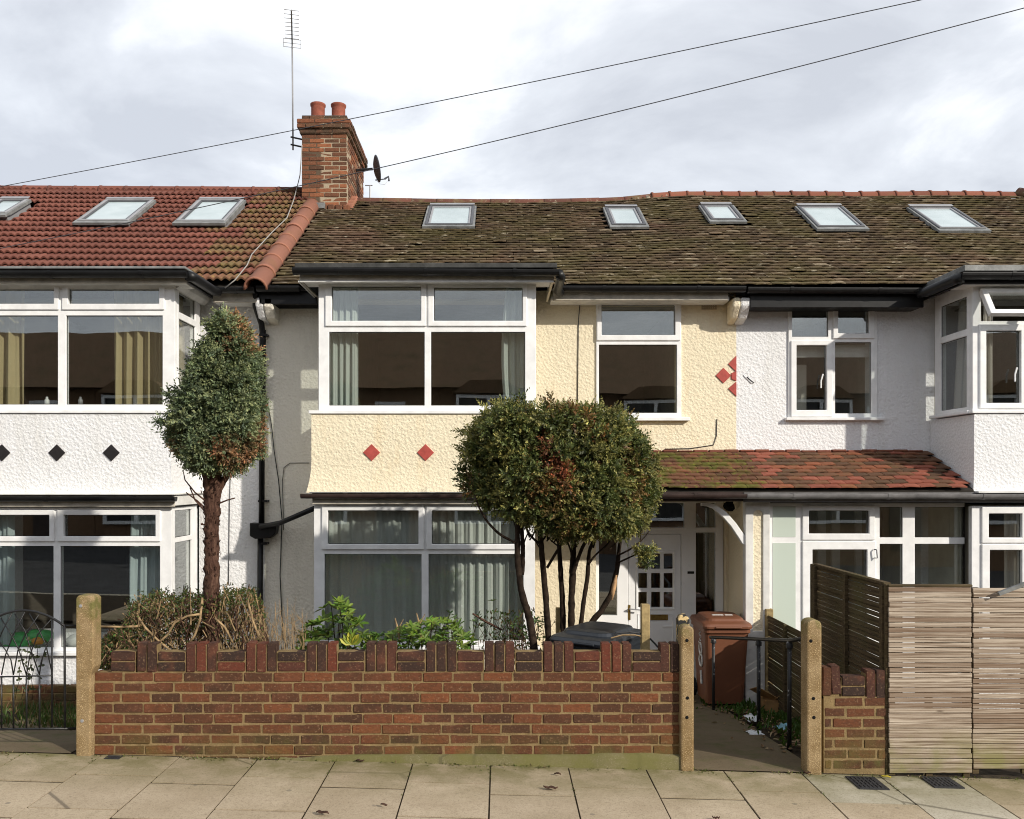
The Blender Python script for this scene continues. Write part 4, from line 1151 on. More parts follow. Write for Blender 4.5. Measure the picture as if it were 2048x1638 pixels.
soldiers(WX(1340, YW), 2, gw, zt, M['brick_cap'])
mm.box(WX(1324, YW), wx1, YW + .012, YW + .098, zt - .007, zt + .2)
for q in range(2):
    brick(gw, WX(245, YW), yb, zt + CO * (q + .5) - .002, .178, .1, .0655, M['brick_cap'])
mm.box(WX(222, YW), WX(270, YW), YW + .012, YW + .098, zt - .007, zt + .148)
mm.build('mortar', M['mortar'], gw)
# mossy cement foot of the wall
b = MB(); n = 40
for k in range(n):
    xa, xb = WX(560, YW) + (wx1 - WX(560, YW)) * k / n, WX(560, YW) + (wx1 - WX(560, YW)) * (k + 1) / n
    def tp(x): return min(.075, -SL * x + .012 + .09 * sst(-1.7, -.2, x)) + .008 * noise.noise((x * 5, 0, 1)) + (.0 if x < .7 else .01)
    def fy(x): return YW - .035 - .012 * noise.noise((x * 4, 2, 1))
    b.add([(xa, fy(xa), -.3), (xb, fy(xb), -.3), (xb, fy(xb), tp(xb) - .012), (xa, fy(xa), tp(xa) - .012), (xa, YW + .02, tp(xa)), (xb, YW + .02, tp(xb))], [(0, 1, 2, 3), (3, 2, 5, 4)])
b.build('plinth', M['plinth'], gw, smooth=True)

# ---- short wall at the right
sx0, sx1 = WX(1648, YW), WX(1774, YW)
sw = MB(); sw.box(sx0, sx1 - .003, YW + .0065, YW + .098, -.3, .50)
sw = tag(sw.build('garden_wall', M['mortar'], None, org=((sx0 + sx1) / 2, YW + .05, -.06)), 'short broken stub of red brick wall beside the slatted fence', 'wall')
z2 = WZ(1394, YW)
for c in range(7):
    zc = z2 - CO * (c + .5); x = sx0 - [.0, .06, .16, .06, .15, .05, .16][c]
    if c == 0: x = sx0 + .075
    while x < sx1 - .02:
        xa, x1 = max(x, sx0), min(x + PB, sx1)
        if x1 - xa > .045: brick(sw, (xa + x1) / 2, yb, zc, x1 - xa - .0125, .1, .0645, M['brick'])
        x += PB
for px, dz, rr in ((1655, .0, 2), (1672.5, .012, -4), (1742, -.02, 0), (1762, -.02, 0)):
    o = brick(sw, WX(px, YW), yb, z2 + .113 + dz, .213, .1, .0655, M['brick'] if px == 1655 else M['brick_cap'], vert=True); o.rotation_euler[1] += R(rr)
b = MB(); b.box(WX(1648, YW), WX(1680, YW), YW + .014, YW + .098, z2 - .02, z2 + .19); b.box(WX(1733, YW), WX(1771, YW), YW + .014, YW + .098, z2 - .02, z2 + .17)
b.box(WX(1683, YW), WX(1732, YW), YW + .014, YW + .098, z2 - .02, z2 + .14); b.build('mortar', M['mortar'], sw)
for q in range(2): brick(sw, WX(1708, YW), yb, z2 + CO * (q + .5), .165, .1, .0655, M['brick_cap'])

# ---- concrete posts
def post(label, px0, px1, pyt, D, depth, rounded=0, notch=False, holes=()):
    x0, x1 = WX(px0, D), WX(px1, D); zt_ = WZ(pyt, D); w = x1 - x0
    base = gz((x0 + x1) / 2, D) - .15
    t = thing('concrete_post', label, 'post', ((x0 + x1) / 2, D + depth / 2, base + .15), 'concrete gate posts')
    b = MB(); pl = []
    if rounded:
        n = 10; rr = w / 2 * .98
        pl = [(x0, D, base), (x1, D, base)] + [((x0 + x1) / 2 + w / 2 * math.cos(a), D, zt_ - rr * .75 + rr * .75 * math.sin(a)) for a in [math.pi * k / n for k in range(n + 1)]]
    else:
        e = .018
        pl = [(x0, D, base), (x1 - (.012 if notch else 0), D, base)]
        if notch: pl += [(x1 - .012, D, WZ(1350, D)), (x1 + .012, D, WZ(1335, D))]
        pl += [(x1 + (.012 if notch else 0), D, zt_ - e), (x1 - e, D, zt_), (x0 + e, D, zt_ + .004), (x0, D, zt_ - e)]
    b.prism(pl, (0, depth, 0)); o = b.build('shaft', M['concrete'], t, bevel=.012, seg=2)
    for hx, hy, m_ in holes:
        c = W(hx, hy, D - .001); b = MB(); b.lathe([(0, .004), (.012, .002), (.014, -.006)], (0, 0, 0), 10)
        hb = b.build('bolt_head' if m_ != 'dark' else 'bolt_hole', M[m_], t, org=(0, 0, 0)); hb.location = c - world_loc(t); hb.rotation_euler = (R(90), 0, 0)
    return t
post('tall mossy concrete gate post beside the arched iron gate', 151, 184, 1192, YW - .06, .13, 0, True, ((161, 1212, 'alu'), (164, 1442, 'alu')))
post('weathered concrete gate post at the end of the castellated wall', 1362, 1388, 1252, YW - .05, .12, 1, False, ((1374, 1281, 'dark'), (1375, 1396, 'dark'), (1374, 1435, 'dark')))
post('round topped concrete gate post next to the short brick stub', 1614, 1644, 1240, YW - .05, .14, 1, False, ((1622, 1282, 'dark'), (1627, 1397, 'dark'), (1628, 1435, 'dark')))
# leaning painted stub behind the middle post
b = MB(); b.prism([W(1356, 1300, 6.5), W(1379, 1300, 6.5), W(1379, 1238, 6.5), W(1372, 1229, 6.5), W(1360, 1231, 6.5), W(1355, 1240, 6.5)], (0, .07, 0))
b.prism([(WX(1358, 6.5), 6.505, .0), (WX(1377, 6.5), 6.505, .0), (WX(1377, 6.5), 6.505, WZ(1301, 6.5)), (WX(1358, 6.5), 6.505, WZ(1301, 6.5))], (0, .06, 0))
n = NT('flaking_black_and_cream_paint'); M['flake'] = n.set(color=n.ramp(n.noise(n.pos(), 22, 3, 0.6), [(0.5, (0.012, 0.012, 0.012)), (0.53, (0.62, 0.46, 0.22))]), rough=0.6)
tag(b.build('post_stub', M['flake'], None, org=(WX(1368, 6.5), 6.53, -.05), bevel=.006), 'black and cream flaking post stub behind the middle concrete post', 'post')

# ---- arched iron gate on the left
DGt = 6.40
gate = thing('iron_gate', 'black wrought iron garden gate with arched lattice top', 'gate', (WX(45, DGt), DGt, .06))
def bar(parent, pts, r, name='bar', D=DGt, mat='iron', n=6):
    b = MB(); b.tube([W(a, c, D) for a, c in pts], r, n); return b.build(name, M[mat], parent, smooth=True)
def arc_y(x):   # top curve
    return 1221 + (x - 47) ** 2 * (31.0 / 82 ** 2)
bar(gate, [(x, arc_y(x)) for x in range(-38, 130, 6)] + [(129, arc_y(129))], .0095, 'arch')
bar(gate, [(129, 1250), (130, 1457)], .009, 'stile'); bar(gate, [(-38, 1250), (-38, 1457)], .009, 'stile')
bar(gate, [(104, 1238), (104, 1454)], .007); bar(gate, [(-12, 1244), (-12, 1456)], .007)
for x in (3, 27, 53, 79): bar(gate, [(x, 1352), (x, 1456)], .0068)
bar(gate, [(-38, 1459), (152, 1457)], .010, 'rail'); bar(gate, [(-12, 1354), (104, 1351)], .0065, 'rail'); bar(gate, [(129, 1251), (152, 1251)], .006, 'hinge')
for x0_, x1_, y0_ in ((27, 50, 1222), (53, 76, 1224), (79, 100, 1235), (3, 27, 1230)):   # lattice sweeps
    pass
lat = [[(50, 1223), (27, 1268), (11, 1310), (3, 1350)], [(104, 1237), (76, 1268), (60, 1310), (53, 1350)], [(30, 1228), (50, 1262), (62, 1300), (79, 1350)], [(58, 1226), (76, 1256), (92, 1290), (104, 1345)],
       [(2, 1236), (24, 1272), (38, 1300), (53, 1350)], [(-20, 1256), (11, 1300), (22, 1320), (27, 1350)], [(78, 1229), (51, 1268), (36, 1300), (27, 1350)], [(104, 1272), (90, 1300), (82, 1325), (79, 1350)],
       [(24, 1226), (6, 1260), (-12, 1300)]]
for l_ in lat: bar(gate, l_, .0048, 'lattice_bar', n=5)

# ---- handrail down the path
rail = thing('handrail', 'black iron handrail on slim posts beside the garden path', 'handrail', (2.42, 8.2, -.25))
tops = [(2.44, 6.6, CZ - 1.23), (2.40, 7.05, CZ - 1.345), (2.44, 8.02, CZ - 1.515), (2.225, 8.86, CZ - 1.655)]
b = MB(); b.tube([(x_, a, c) for x_, a, c in tops] + [(2.20, 8.9, CZ - 1.662)], .017, 8); b.build('rail', M['iron'], rail, smooth=True)
n = NT('chipped_black_iron'); M['iron_chip'] = n.set(color=n.ramp(n.noise(n.pos(), 30, 4, .7), [(.6, (0.012, 0.012, 0.013)), (.68, (0.30, 0.30, 0.31))]), rough=.5)
for x_, D, top in tops[1:]:
    b = MB(); b.tube([(x_, D, gz(x_, D) - .1), (x_, D, top)], .019 if D < 8.5 else .016, 8); b.lathe([(.03, -.05), (.03, -.02), (.02, 0)], (x_, D, top - .01), 8); b.build('post', M['iron_chip'], rail, smooth=True)

# ---- slatted fences
def slat_mesh(L, hh=.032, th=.014, mat=None):
    b = MB(); b.box(-L / 2, L / 2, -th / 2, th / 2, -hh / 2, hh / 2)
    me = b.mesh('slat', mat)
    bm = bmesh.new(); bm.from_mesh(me); bmesh.ops.bevel(bm, geom=list(bm.edges), offset=.003, segments=1, affect='EDGES'); bm.to_mesh(me); bm.free(); return me
def fence_panel(name, label, p0, p1, zt_, zb_, mat, posts=(), pitch=.0375, batten=True, seed=1, jit=.004):
    rnd = random.Random(seed); p0, p1 = Vector(p0), Vector(p1); d = p1 - p0; L = d.length; a = math.atan2(d.y, d.x); c = (p0 + p1) / 2
    t = thing('fence_panel', label, 'fence', (c.x, c.y, zb_), 'slatted fence panels')
    me = [slat_mesh(L + rnd.uniform(-.004, .004), .0338, .014, mat) for _ in range(4)]
    n = math.ceil((zt_ - zb_) / pitch)
    for k in range(n):
        z = zt_ - (k + .5) * pitch
        link('slat', rnd.choice(me), t, (c.x + rnd.uniform(-jit, jit), c.y + rnd.uniform(-.002, .002), z + rnd.uniform(-.0015, .0015)), (0, R(rnd.uniform(-.25, .25)), a))
    u = d.normalized(); nn = Vector((-u.y, u.x, 0))
    b = MB()
    for f in (.0, .5, 1.0):
        q = p0 + u * (.03 + (L - .06) * f) + nn * .022
        b2 = MB(); b2.add([tuple(q + u * sx * .024 + nn * sy * .013 + Vector((0, 0, z))) for z in (zb_ - .05, zt_) for sx, sy in ((-1, -1), (1, -1), (1, 1), (-1, 1))],
                       [(0, 3, 2, 1), (4, 5, 6, 7), (0, 1, 5, 4), (1, 2, 6, 5), (2, 3, 7, 6), (3, 0, 4, 7)])
        b2.build('batten', M['fence_dark'], t)
    return t
DF = YW - .01
fp1 = fence_panel('f', 'weathered slatted fence panel directly beside the brick stub', (WX(1777, DF), DF, 0), (WX(1943, DF), DF, 0), WZ(1174, DF), WZ(1546, DF), M['fence'], seed=4)
b = MB(); b.box(WX(1776, DF), WX(1944, DF), DF - .012, DF + .035, WZ(1174, DF) + .001, WZ(1169, DF)); b.build('cap_rail', M['fence_dark'], fp1, bevel=.004)
fp2 = fence_panel('f', 'weathered slatted fence panel at the edge of the photo with a loose strip on top', (WX(1945, DF + .012), DF + .012, 0), (WX(2160, DF + .012), DF + .012, 0), WZ(1176, DF), WZ(1536, DF), M['fence'], seed=9)
b = MB(); b.tube([W(1997, 1188, DF - .05), W(2075, 1158, DF - .05)], .018, 4); b.build('loose_strip', M['lead'], fp2)
xf = 2.90
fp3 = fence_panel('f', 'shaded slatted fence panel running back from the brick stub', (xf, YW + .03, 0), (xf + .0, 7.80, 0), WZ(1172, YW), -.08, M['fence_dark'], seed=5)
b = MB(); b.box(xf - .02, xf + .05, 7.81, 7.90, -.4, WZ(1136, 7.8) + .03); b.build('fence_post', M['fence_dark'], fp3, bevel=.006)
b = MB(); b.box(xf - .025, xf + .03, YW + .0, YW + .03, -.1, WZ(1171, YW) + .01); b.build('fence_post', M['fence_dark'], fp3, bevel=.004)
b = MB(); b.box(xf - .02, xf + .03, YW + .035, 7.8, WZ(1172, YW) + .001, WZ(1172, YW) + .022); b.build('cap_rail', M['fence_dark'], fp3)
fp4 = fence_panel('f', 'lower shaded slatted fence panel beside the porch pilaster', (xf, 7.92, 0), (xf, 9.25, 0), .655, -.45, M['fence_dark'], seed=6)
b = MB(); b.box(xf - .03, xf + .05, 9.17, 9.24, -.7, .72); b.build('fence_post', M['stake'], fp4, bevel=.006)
# two square timber stakes in the garden
for px0, px1, pyt, D, lb in ((1283, 1300, 1209, 6.56, 'pale square timber stake rising beside the black bin lid'), (1112, 1128, 1216, 7.62, 'short greenish timber stake between the tree stems')):
    b = MB(); b.box(WX(px0, D), WX(px1, D), D, D + .06, gz(WX(px0, D), D) - .1, WZ(pyt, D))
    tag(b.build('timber_stake', M['stake'], None, org=(WX((px0 + px1) / 2, D), D + .03, gz(WX(px0, D), D)), bevel=.005), lb, 'stake', 'timber stakes')

# ================================================================== CHIMNEY
DC = 12.35; cx0, cx1 = WX(603, DC), WX(694, DC); DCB = 13.85
zc0, zc1 = ZE + (DC - DE) * TP - .35, WZ(268, DC)
b = MB(); b.box(cx0 + .005, cx1 - .005, DC + .005, DCB - .005, zc0, zc1 + .02)
# corbelled head
rings = [(zc1, .03), (zc1 + .068, .06), (zc1 + .136, .06), (zc1 + .205, .0)]
for z, e in rings: b.box(cx0 - e + .012, cx1 + e - .012, DC - e + .012, DCB + e - .012, z, z + .067)
chim = b.build('chimney', M['chimney_mortar'], mid, org=((cx0 + cx1) / 2, (DC + DCB) / 2, zc0))
ch = .0655
def ring(z, e, mat, j):
    xw = cx1 - cx0 + 2 * e; n = 3; st = xw / n
    offs = (j % 2) * st / 2
    y = DC - e + .05
    x = cx0 - e - offs
    while x < cx1 + e - .02:
        a, c = max(x, cx0 - e), min(x + st, cx1 + e)
        if c - a > .04: brick(chim, (a + c) / 2, y + random.uniform(-.004, .004), z, c - a - .009, .1, ch - .009, mat)
        x += st
    # right flank
    L = (DCB + e) - (DC - e + .105); m_ = 6; s2 = L / m_; yy = DC - e + .105 - (s2 / 2 if j % 2 == 0 else 0)
    while yy < DCB + e - .03:
        a, c = max(yy, DC - e + .105), min(yy + s2, DCB + e)
        if c - a > .05: brick(chim, cx1 + e - .05 + random.uniform(-.004, .004), (a + c) / 2, z, c - a - .009, .1, ch - .009, mat, rz=R(90))
        yy += s2
nz_ = int((zc1 - zc0) / ch)
for j in range(nz_):
    z = zc1 - (j + .5) * ch
    if z < ZE + (DC - DE) * TP - .12: break
    ring(z, 0.0, M['chimney_brick'], j)
for j, (z, e) in enumerate(rings): ring(z + .033, e, M['chimney_cap'], j)
zt_c = zc1 + .272
b = MB(); b.prism([(cx0 + .01, DC + .01, zt_c), (cx1 - .01, DC + .01, zt_c), (cx1 - .06, DC + .1, zt_c + .05), (cx0 + .06, DC + .1, zt_c + .05)], (0, .01, 0))
b = MB(); b.add([(cx0 + .005, DC + .005, zt_c), (cx1 - .005, DC + .005, zt_c), (cx1 - .005, DCB - .005, zt_c), (cx0 + .005, DCB - .005, zt_c), (cx0 + .09, DC + .12, zt_c + .05), (cx1 - .09, DC + .12, zt_c + .05), (cx1 - .09, DCB - .12, zt_c + .05), (cx0 + .09, DCB - .12, zt_c + .05)],
      [(0, 1, 5, 4), (1, 2, 6, 5), (2, 3, 7, 6), (3, 0, 4, 7), (4, 5, 6, 7)]); b.build('flaunching', M['flaunch'], chim)
for px, y in ((636, DC + .22), (677, DC + .24), (668, DC + .85)):
    hh = .235
    b = MB(); b.lathe([(.100, 0), (.100, hh - .06), (.098, hh - .05), (.112, hh - .03), (.114, hh - .005), (.108, hh), (.094, hh - .002), (.088, hh - .03), (.086, .02), (0, .02)], (WX(px, y), y, zt_c + .02), 20)
    b.build('chimney_pot', M['pot'], chim, smooth=True)
# lead flashing at the foot
b = MB(); zf = ZE + (DC - DE) * TP
b.box(cx0 - .10, cx1 - .30, DC - .13, DC - .03, zf - .05, zf + .03); b.build('flashing', M['lead'], chim)
b = MB()
for k in range(7):
    t = (DC - DE) / math.cos(PITCH) + k * .085
    p = roofpt(cx1 + .03, t); b.box(p.x - .05, p.x + .06, p.y - .05, p.y + .05, p.z - .03, p.z + .075)
b.build('tile_fillet', M['ridge_orange'], chim, bevel=.015)['kind'] = 'stuff'
b = MB()
for k in range(4):
    x = cx0 + .28 + k * .11; p = roofpt(x, (DC - DE) / math.cos(PITCH) - .06); b.box(x, x + .10, p.y - .03, p.y + .08, p.z, p.z + .09)
b.build('tile_fillet', M['chimney_brick'], chim, bevel=.015)['kind'] = 'stuff'
# chimney of the next house, just showing at the edge of the photo
b = MB(); xq = WX(4, 12.9); b.prism([(xq - .5, 12.7, 6.15), (xq + .01, 12.7, 6.15), (xq + .09, 12.7, 6.25), (xq + .0, 12.7, 6.37), (xq - .2, 12.7, 6.46), (xq - .5, 12.7, 6.46)], (0, .25, 0)); b.build('gable_verge', M['tile_red'], left)

# ---- aerial on the chimney
ax, ay = WX(586, 12.55), 12.55
aer = thing('television_aerial', 'tall thin mast with a yagi aerial strapped to the chimney', 'aerial', (ax, ay, WZ(300, ay)))
b = MB(); b.tube([(ax, ay, WZ(300, ay)), (ax - .005, ay, WZ(190, ay)), (ax - .012, ay, WZ(92, ay))], .013, 6); b.build('mast', M['alu'], aer, smooth=True)
for py in (275, 290):
    b = MB(); b.tube([(ax - .03, ay - .02, WZ(py, ay)), (cx0 + .03, ay + .0, WZ(py + 6, ay))], .013, 5); b.build('bracket', M['iron'], aer)
bz = WZ(88, ay); yaw = R(14)
du = Vector((.226, -.974, 0)).normalized(); ev = Vector((math.cos(yaw), -math.sin(yaw) * -1 * -1, 0))
ev = Vector((-.974, -.226, 0)).normalized()
a0 = Vector((ax - .012, ay, bz))
b = MB(); b.tube([a0 + du * -.05, a0 + du * .93], .011, 6); b.build('boom', M['alu'], aer)
for k in range(8):
    c = a0 + du * (.16 + .11 * k); b = MB(); b.tube([c - ev * .10, c + ev * .10], .0045, 5); b.build('element', M['alu'], aer)
for s_ in (-1, 1):
    b = MB()
    c = a0 + du * .02
    up = Vector((0, 0, 1))
    for q in (-.06, 0, .06): b.tube([c + up * q - ev * .125, c + up * q + ev * .125], .004, 4)
    for q in (-.125, .125, .0): b.tube([c + up * -.06 + ev * q, c + up * .06 + ev * q], .004, 4)
    if s_ == 1: b.build('reflector', M['alu'], aer)

# ---- satellite dish on the flank of the chimney
dp = W(748, 338, 13.0)
dish = thing('satellite_dish', 'dark grey satellite dish fixed to the chimney flank', 'satellite dish', dp)
prof = [(0.0, .0), (.06, .004), (.12, .016), (.17, .034), (.20, .048), (.203, .056), (.195, .056), (.165, .044), (.115, .026), (.0, .008)]
b = MB(); b.lathe([(r, z) for r, z in prof], (0, 0, 0), 28)
dob = b.build('reflector', M['dish'], dish, org=(0, 0, 0), smooth=True); dob.location = (0, 0, 0)
dob.rotation_euler = Vector((1.0, .30, .22)).to_track_quat('Z', 'Y').to_euler()
b = MB(); b.tube([dp + Vector((.02, 0, -.17)), W(771, 358, 13.05), W(773, 354, 13.05)], .009, 5); b.tube([W(769, 358, 13.05), W(777, 353, 13.05), W(778, 362, 13.05)], .016, 6); b.build('feed_arm', M['dish'], dish)
b = MB(); b.tube([dp + Vector((-.02, 0, 0)), (cx1 + .02, 13.0, dp.z - .02)], .02, 6); b.build('bracket', M['iron'], dish)
b = MB(); b.tube([dp + Vector((.03, 0, -.17)), W(760, 368, 13.0), W(770, 369, 13.0), W(775, 362, 13.05)], .003, 4); b.build('cable', M['cable_grey'], dish)
pa = roofpt(WX(740, 12.9), TMAX)
b = MB(); b.tube([(WX(740, 12.9), 12.9, pa.z - .05), (WX(740, 12.9), 12.9, WZ(371, 12.9))], .01, 5); b.tube([W(730, 371, 12.9), W(745, 371, 12.9)], .009, 5)
tag(b.build('mast_stub', M['alu'], None, org=(WX(740, 12.9), 12.9, pa.z)), 'small grey tee shaped mast stub on the ridge behind the chimney', 'mast')

# ---- overhead wires
def wire(lb, a, c, sag, r=.0048):
    a, c = Vector(a), Vector(c); pts = []
    for k in range(41):
        t = k / 40; p = a.lerp(c, t); p.z -= 4 * sag * t * (1 - t); pts.append(p)
    b = MB(); b.tube(pts, r, 5, False); tag(b.build('overhead_wire', M['wire'], None, org=a, smooth=True), lb, 'wire', 'telephone wires')
wire('upper telephone wire crossing the sky above the chimney', W(-150, 401, 11.0), W(2250, -89, 7.5), .06)
wire('lower telephone wire crossing in front of the chimney and sky', W(-120, 520, 9.9), W(2250, -38, 7.5), .12)

# ================================================================== DOWNPIPE, CABLES
def pipe(h, pts, r, name, mat='black_gutter', n=10): 
    b = MB(); b.tube(pts, r, n); return b.build(name, M[mat], h, smooth=True)
dpx = [W(511, 575, 9.66), W(511, 612, 9.78), W(515, 625, 9.82), W(523, 648, 9.92), W(525, 665, 9.93), W(523, 1060, 9.93)]
pipe(mid, dpx, .034, 'downpipe'); pipe(mid, [W(521, 1075, 9.93), W(519, 1330, 9.93)], .034, 'downpipe')
for py in (668, 1000, 1085):
    b = MB(); b.box(WX(516, 9.9), WX(534, 9.9), 9.90, 9.999, WZ(py + 4, 9.93), WZ(py, 9.93)); b.build('pipe_clip', M['black_gutter'], mid)
b = MB(); b.prism([W(499, 1046, 9.84), W(553, 1048, 9.84), W(550, 1068, 9.84), W(540, 1076, 9.84), W(510, 1078, 9.84), W(499, 1072, 9.84)], (0, .15, 0)); b.build('hopper', M['black_gutter'], mid, bevel=.008)
pipe(mid, [W(520, 1054, 9.83), W(560, 1046, 9.75), W(630, 1016, 9.3)], .030, 'waste_pipe')
def cable(h, pts, D, r=.005, mat='cable_black'): 
    b = MB(); b.tube([W(a, c, D) for a, c in pts], r, 5); return b.build('cable', M[mat], h, smooth=True)
cable(mid, [(531, 660), (530, 780), (543, 850), (548, 900), (557, 960), (564, 1040), (560, 1150), (566, 1280)], 9.985, .006)
cable(mid, [(567, 1060), (565, 960), (568, 935), (580, 926), (618, 926)], 9.99, .004)
cable(mid, [(1155, 810), (1157, 640), (1160, 606), (1172, 592), (1195, 585)], 9.99, .005)
cable(mid, [(1195, 585), (1235, 588), (1290, 589), (1340, 585), (1400, 588), (1455, 586), (1466, 592)], 9.70, .005)
cable(mid, [(1434, 838), (1433, 872), (1427, 890), (1380, 897), (1330, 898)], 9.992, .005)
cable(left, [(440, 575), (441, 640)], 9.8, .004)
cable(left, [(461, 940), (459, 1010), (457, 1170)], 9.99, .004)
pts = [roofpt(*roof_px(a, c)) + Vector((0, -.03, .12)) for a, c in ((598, 380), (588, 420), (575, 455), (545, 485), (505, 530), (496, 552))]
b = MB(); b.tube([W(604, 290, 12.3), W(600, 350, 12.3)] + pts + [W(470, 560, 9.5), W(450, 576, 9.55)], .007, 5); b.build('cable', M['cable_grey'], left, smooth=True)

# ================================================================== PORCH OF THE MIDDLE HOUSE
DD = 10.08; hD = h_(DD)
zfl = -.50
def zr(a, b_, c, d): return (WX(a, DD), WX(b_, DD), WZ(d, DD), WZ(c, DD))
fr_h = [zr(1198, 1234, 1065, 1231), zr(1392, 1431, 1065, 1230), zr(1392, 1431, 1006, 1055), zr(1262, 1369, 1006, 1055), zr(1198, 1234, 1006, 1055), (WX(1256, DD), WX(1363, DD), zfl, WZ(1068, DD))]
b = MB(); b.plate(WX(1191, DD), WX(1447, DD), zfl, WZ(1001, DD), fr_h, front(DD), 0, .08)
ds = b.build('door_surround', M['door_white'], mid, bevel=.006, seg=2)
for r_ in fr_h[:5]:
    b = MB(); b.plate(r_[0] - .003, r_[1] + .003, r_[2] - .003, r_[3] + .003, [], front(DD), .03, .036); b.build('pane', M['glass'], ds)
lites = []
for c0, c1 in ((1277, 1295), (1303, 1321), (1328, 1346)):
    for r0, r1 in ((1107.5, 1138), (1146.5, 1176.5), (1184.5, 1215)): lites.append(zr(c0, c1, r0, r1))
b = MB(); b.plate(WX(1257, DD), WX(1362, DD), zfl + .01, WZ(1069, DD), lites, front(DD), .012, .056)
door = b.build('front_door', M['door_white'], mid, bevel=.006, seg=2); door['label'] = 'white front door with nine small panes'
for r_ in lites:
    b = MB(); b.plate(r_[0] - .003, r_[1] + .003, r_[2] - .003, r_[3] + .003, [], front(DD), .03, .036); b.build('pane', M['glass'], door)
b = MB(); b.plate(*zr(1272, 1350, 1101, 1220), [zr(1276, 1347, 1106, 1216.5)], front(DD), .0, .0115); b.build('beading', M['door_white'], door, bevel=.004)
b = MB(); b.plate(*zr(1275, 1347, 1228, 1300), [zr(1277, 1345, 1230, 1298)], front(DD), .004, .0115); b.build('beading', M['door_white'], door, bevel=.003)
b = MB(); b.plate(*zr(1325, 1348, 1252, 1255), [], front(DD), .002, .0115); b.build('beading', M['door_white'], door)
b = MB(); b.plate(*zr(1301, 1336, 1229, 1240), [zr(1304, 1333, 1231.5, 1237)], front(DD), -.004, .0115); lb_ = b.build('letterbox', M['brass'], door, bevel=.002)
b = MB(); b.plate(*zr(1303, 1334, 1231, 1237.5), [], front(DD), -.001, .011); b.build('flap', M['brass'], lb_, bevel=.002)
b = MB(); b.plate(*zr(1256.5, 1261, 1210, 1240), [], front(DD), -.008, .0115); hd_ = b.build('handle', M['brass'], door, bevel=.003)
b = MB(); b.tube([W(1259, 1218, DD - .05), W(1281, 1220, DD - .05)], .008, 6); b.tube([W(1259, 1218, DD), W(1259, 1218, DD - .05)], .008, 6); b.build('lever', M['alu'], hd_)
b = MB(); b.plate(*zr(1375, 1388, 1142.5, 1147.5), [], front(DD), -.006, -.0005); b.build('number_plate', M['number'], ds)
def lettering(h, txt, loc, size, mat, rot, name='lettering'):
    cu = bpy.data.curves.new('lettering', 'FONT'); cu.body = txt; cu.size = size; cu.extrude = .001; cu.align_x = 'CENTER'; cu.align_y = 'CENTER'
    o = bpy.data.objects.new('tmp', cu); COL.objects.link(o)
    dg = bpy.context.evaluated_depsgraph_get(); me = bpy.data.meshes.new_from_object(o.evaluated_get(dg)); bpy.data.objects.remove(o)
    me.materials.clear(); me.materials.append(mat)
    return link(name, me, h, loc, rot)
lettering(door, '18', W(1310, 1092, DD - .0) + Vector((0, .006, 0)), .055, M['alu'], (R(90), 0, 0))
b = MB(); b.box(1.12, 2.62, 9.0, 10.1, -.72, zfl - .003); b.build('porch_step', M['path'], mid, bevel=.01)
# right cheek of the porch and pilaster
DPi = 9.2
b = MB(); b.box(WX(1493, DPi) + .02, WX(1536, DPi) - .004, DPi + .1, 9.997, -.75, WZ(1003, DPi)); b.build('porch_cheek', M['cream_render'], mid)
x0, x1 = WX(1491, DPi), WX(1540, DPi)
inx0, inx1, iz0, iz1 = WX(1507, DPi), WX(1526, DPi), WZ(1262, DPi), WZ(1020, DPi)
b = MB(); b.plate(x0, x1, -.75, WZ(1001, DPi), [(inx0, inx1, iz0, iz1)], front(DPi), 0, .1)
pil = b.build('pilaster', M['old_white'], mid, bevel=.006, seg=2)
rr = (inx1 - inx0) / 2
pts = [(inx0, DPi + .018, iz0), (inx1, DPi + .018, iz0)] + [((inx0 + inx1) / 2 + rr * math.cos(a), DPi + .018, iz1 - rr * .9 + rr * .9 * math.sin(a)) for a in [math.pi * k / 10 for k in range(11)]]
b = MB(); b.prism(pts, (0, .03, 0)); b.build('inset_panel', M['cream_render'], pil)
for s_ in (-1, 1):    # rounded head of the inset
    xc = (inx0 + inx1) / 2; b = MB()
    pl = [(xc + s_ * rr, DPi + .003, iz1 + .001), (xc, DPi + .003, iz1 + .001)] + [(xc + s_ * rr * math.cos(a), DPi + .003, iz1 - rr * .9 + rr * .9 * math.sin(a)) for a in [math.pi / 2 * (1 - k / 6) for k in range(7)]]
    b.prism(pl, (0, .03, 0)); b.build('inset_head', M['old_white'], pil)
# curved bracket
out = [(1404, 1006), (1414, 1004.5), (1430, 1008), (1452, 1023), (1472, 1046), (1486, 1066), (1492, 1073), (1492, 1090), (1486, 1089), (1478, 1076), (1462, 1052), (1446, 1034), (1428, 1018), (1416, 1013), (1404, 1012)]
b = MB(); b.prism([W(a, c, 9.22) for a, c in out], (0, .075, 0)); b.build('bracket', M['upvc'], mid, bevel=.004)
b = MB(); b.box(WX(1090, 9.2), WX(1489, 9.2), 9.16, 9.28, WZ(1003, 9.2), WZ(986, 9.2)); b.build('porch_beam', M['fascia'], mid)
b = MB(); b.quad((WX(1086, 9.1), 9.1, WZ(1001, 9.2)), (2.8, 9.1, WZ(1001, 9.2)), (2.8, 9.99, WZ(1001, 9.2)), (WX(1086, 9.1), 9.99, WZ(1001, 9.2))); b.build('porch_ceiling', M['interior'], mid)
bm = bmesh.new(); bmesh.ops.create_icosphere(bm, subdivisions=2, radius=.06)
for v in bm.verts: v.co *= 1 + .35 * noise.noise(v.co * 22); v.co.x *= 1.1
me = bpy.data.meshes.new('porch_lamp'); bm.to_mesh(me); bm.free(); me.materials.append(M['dark'])
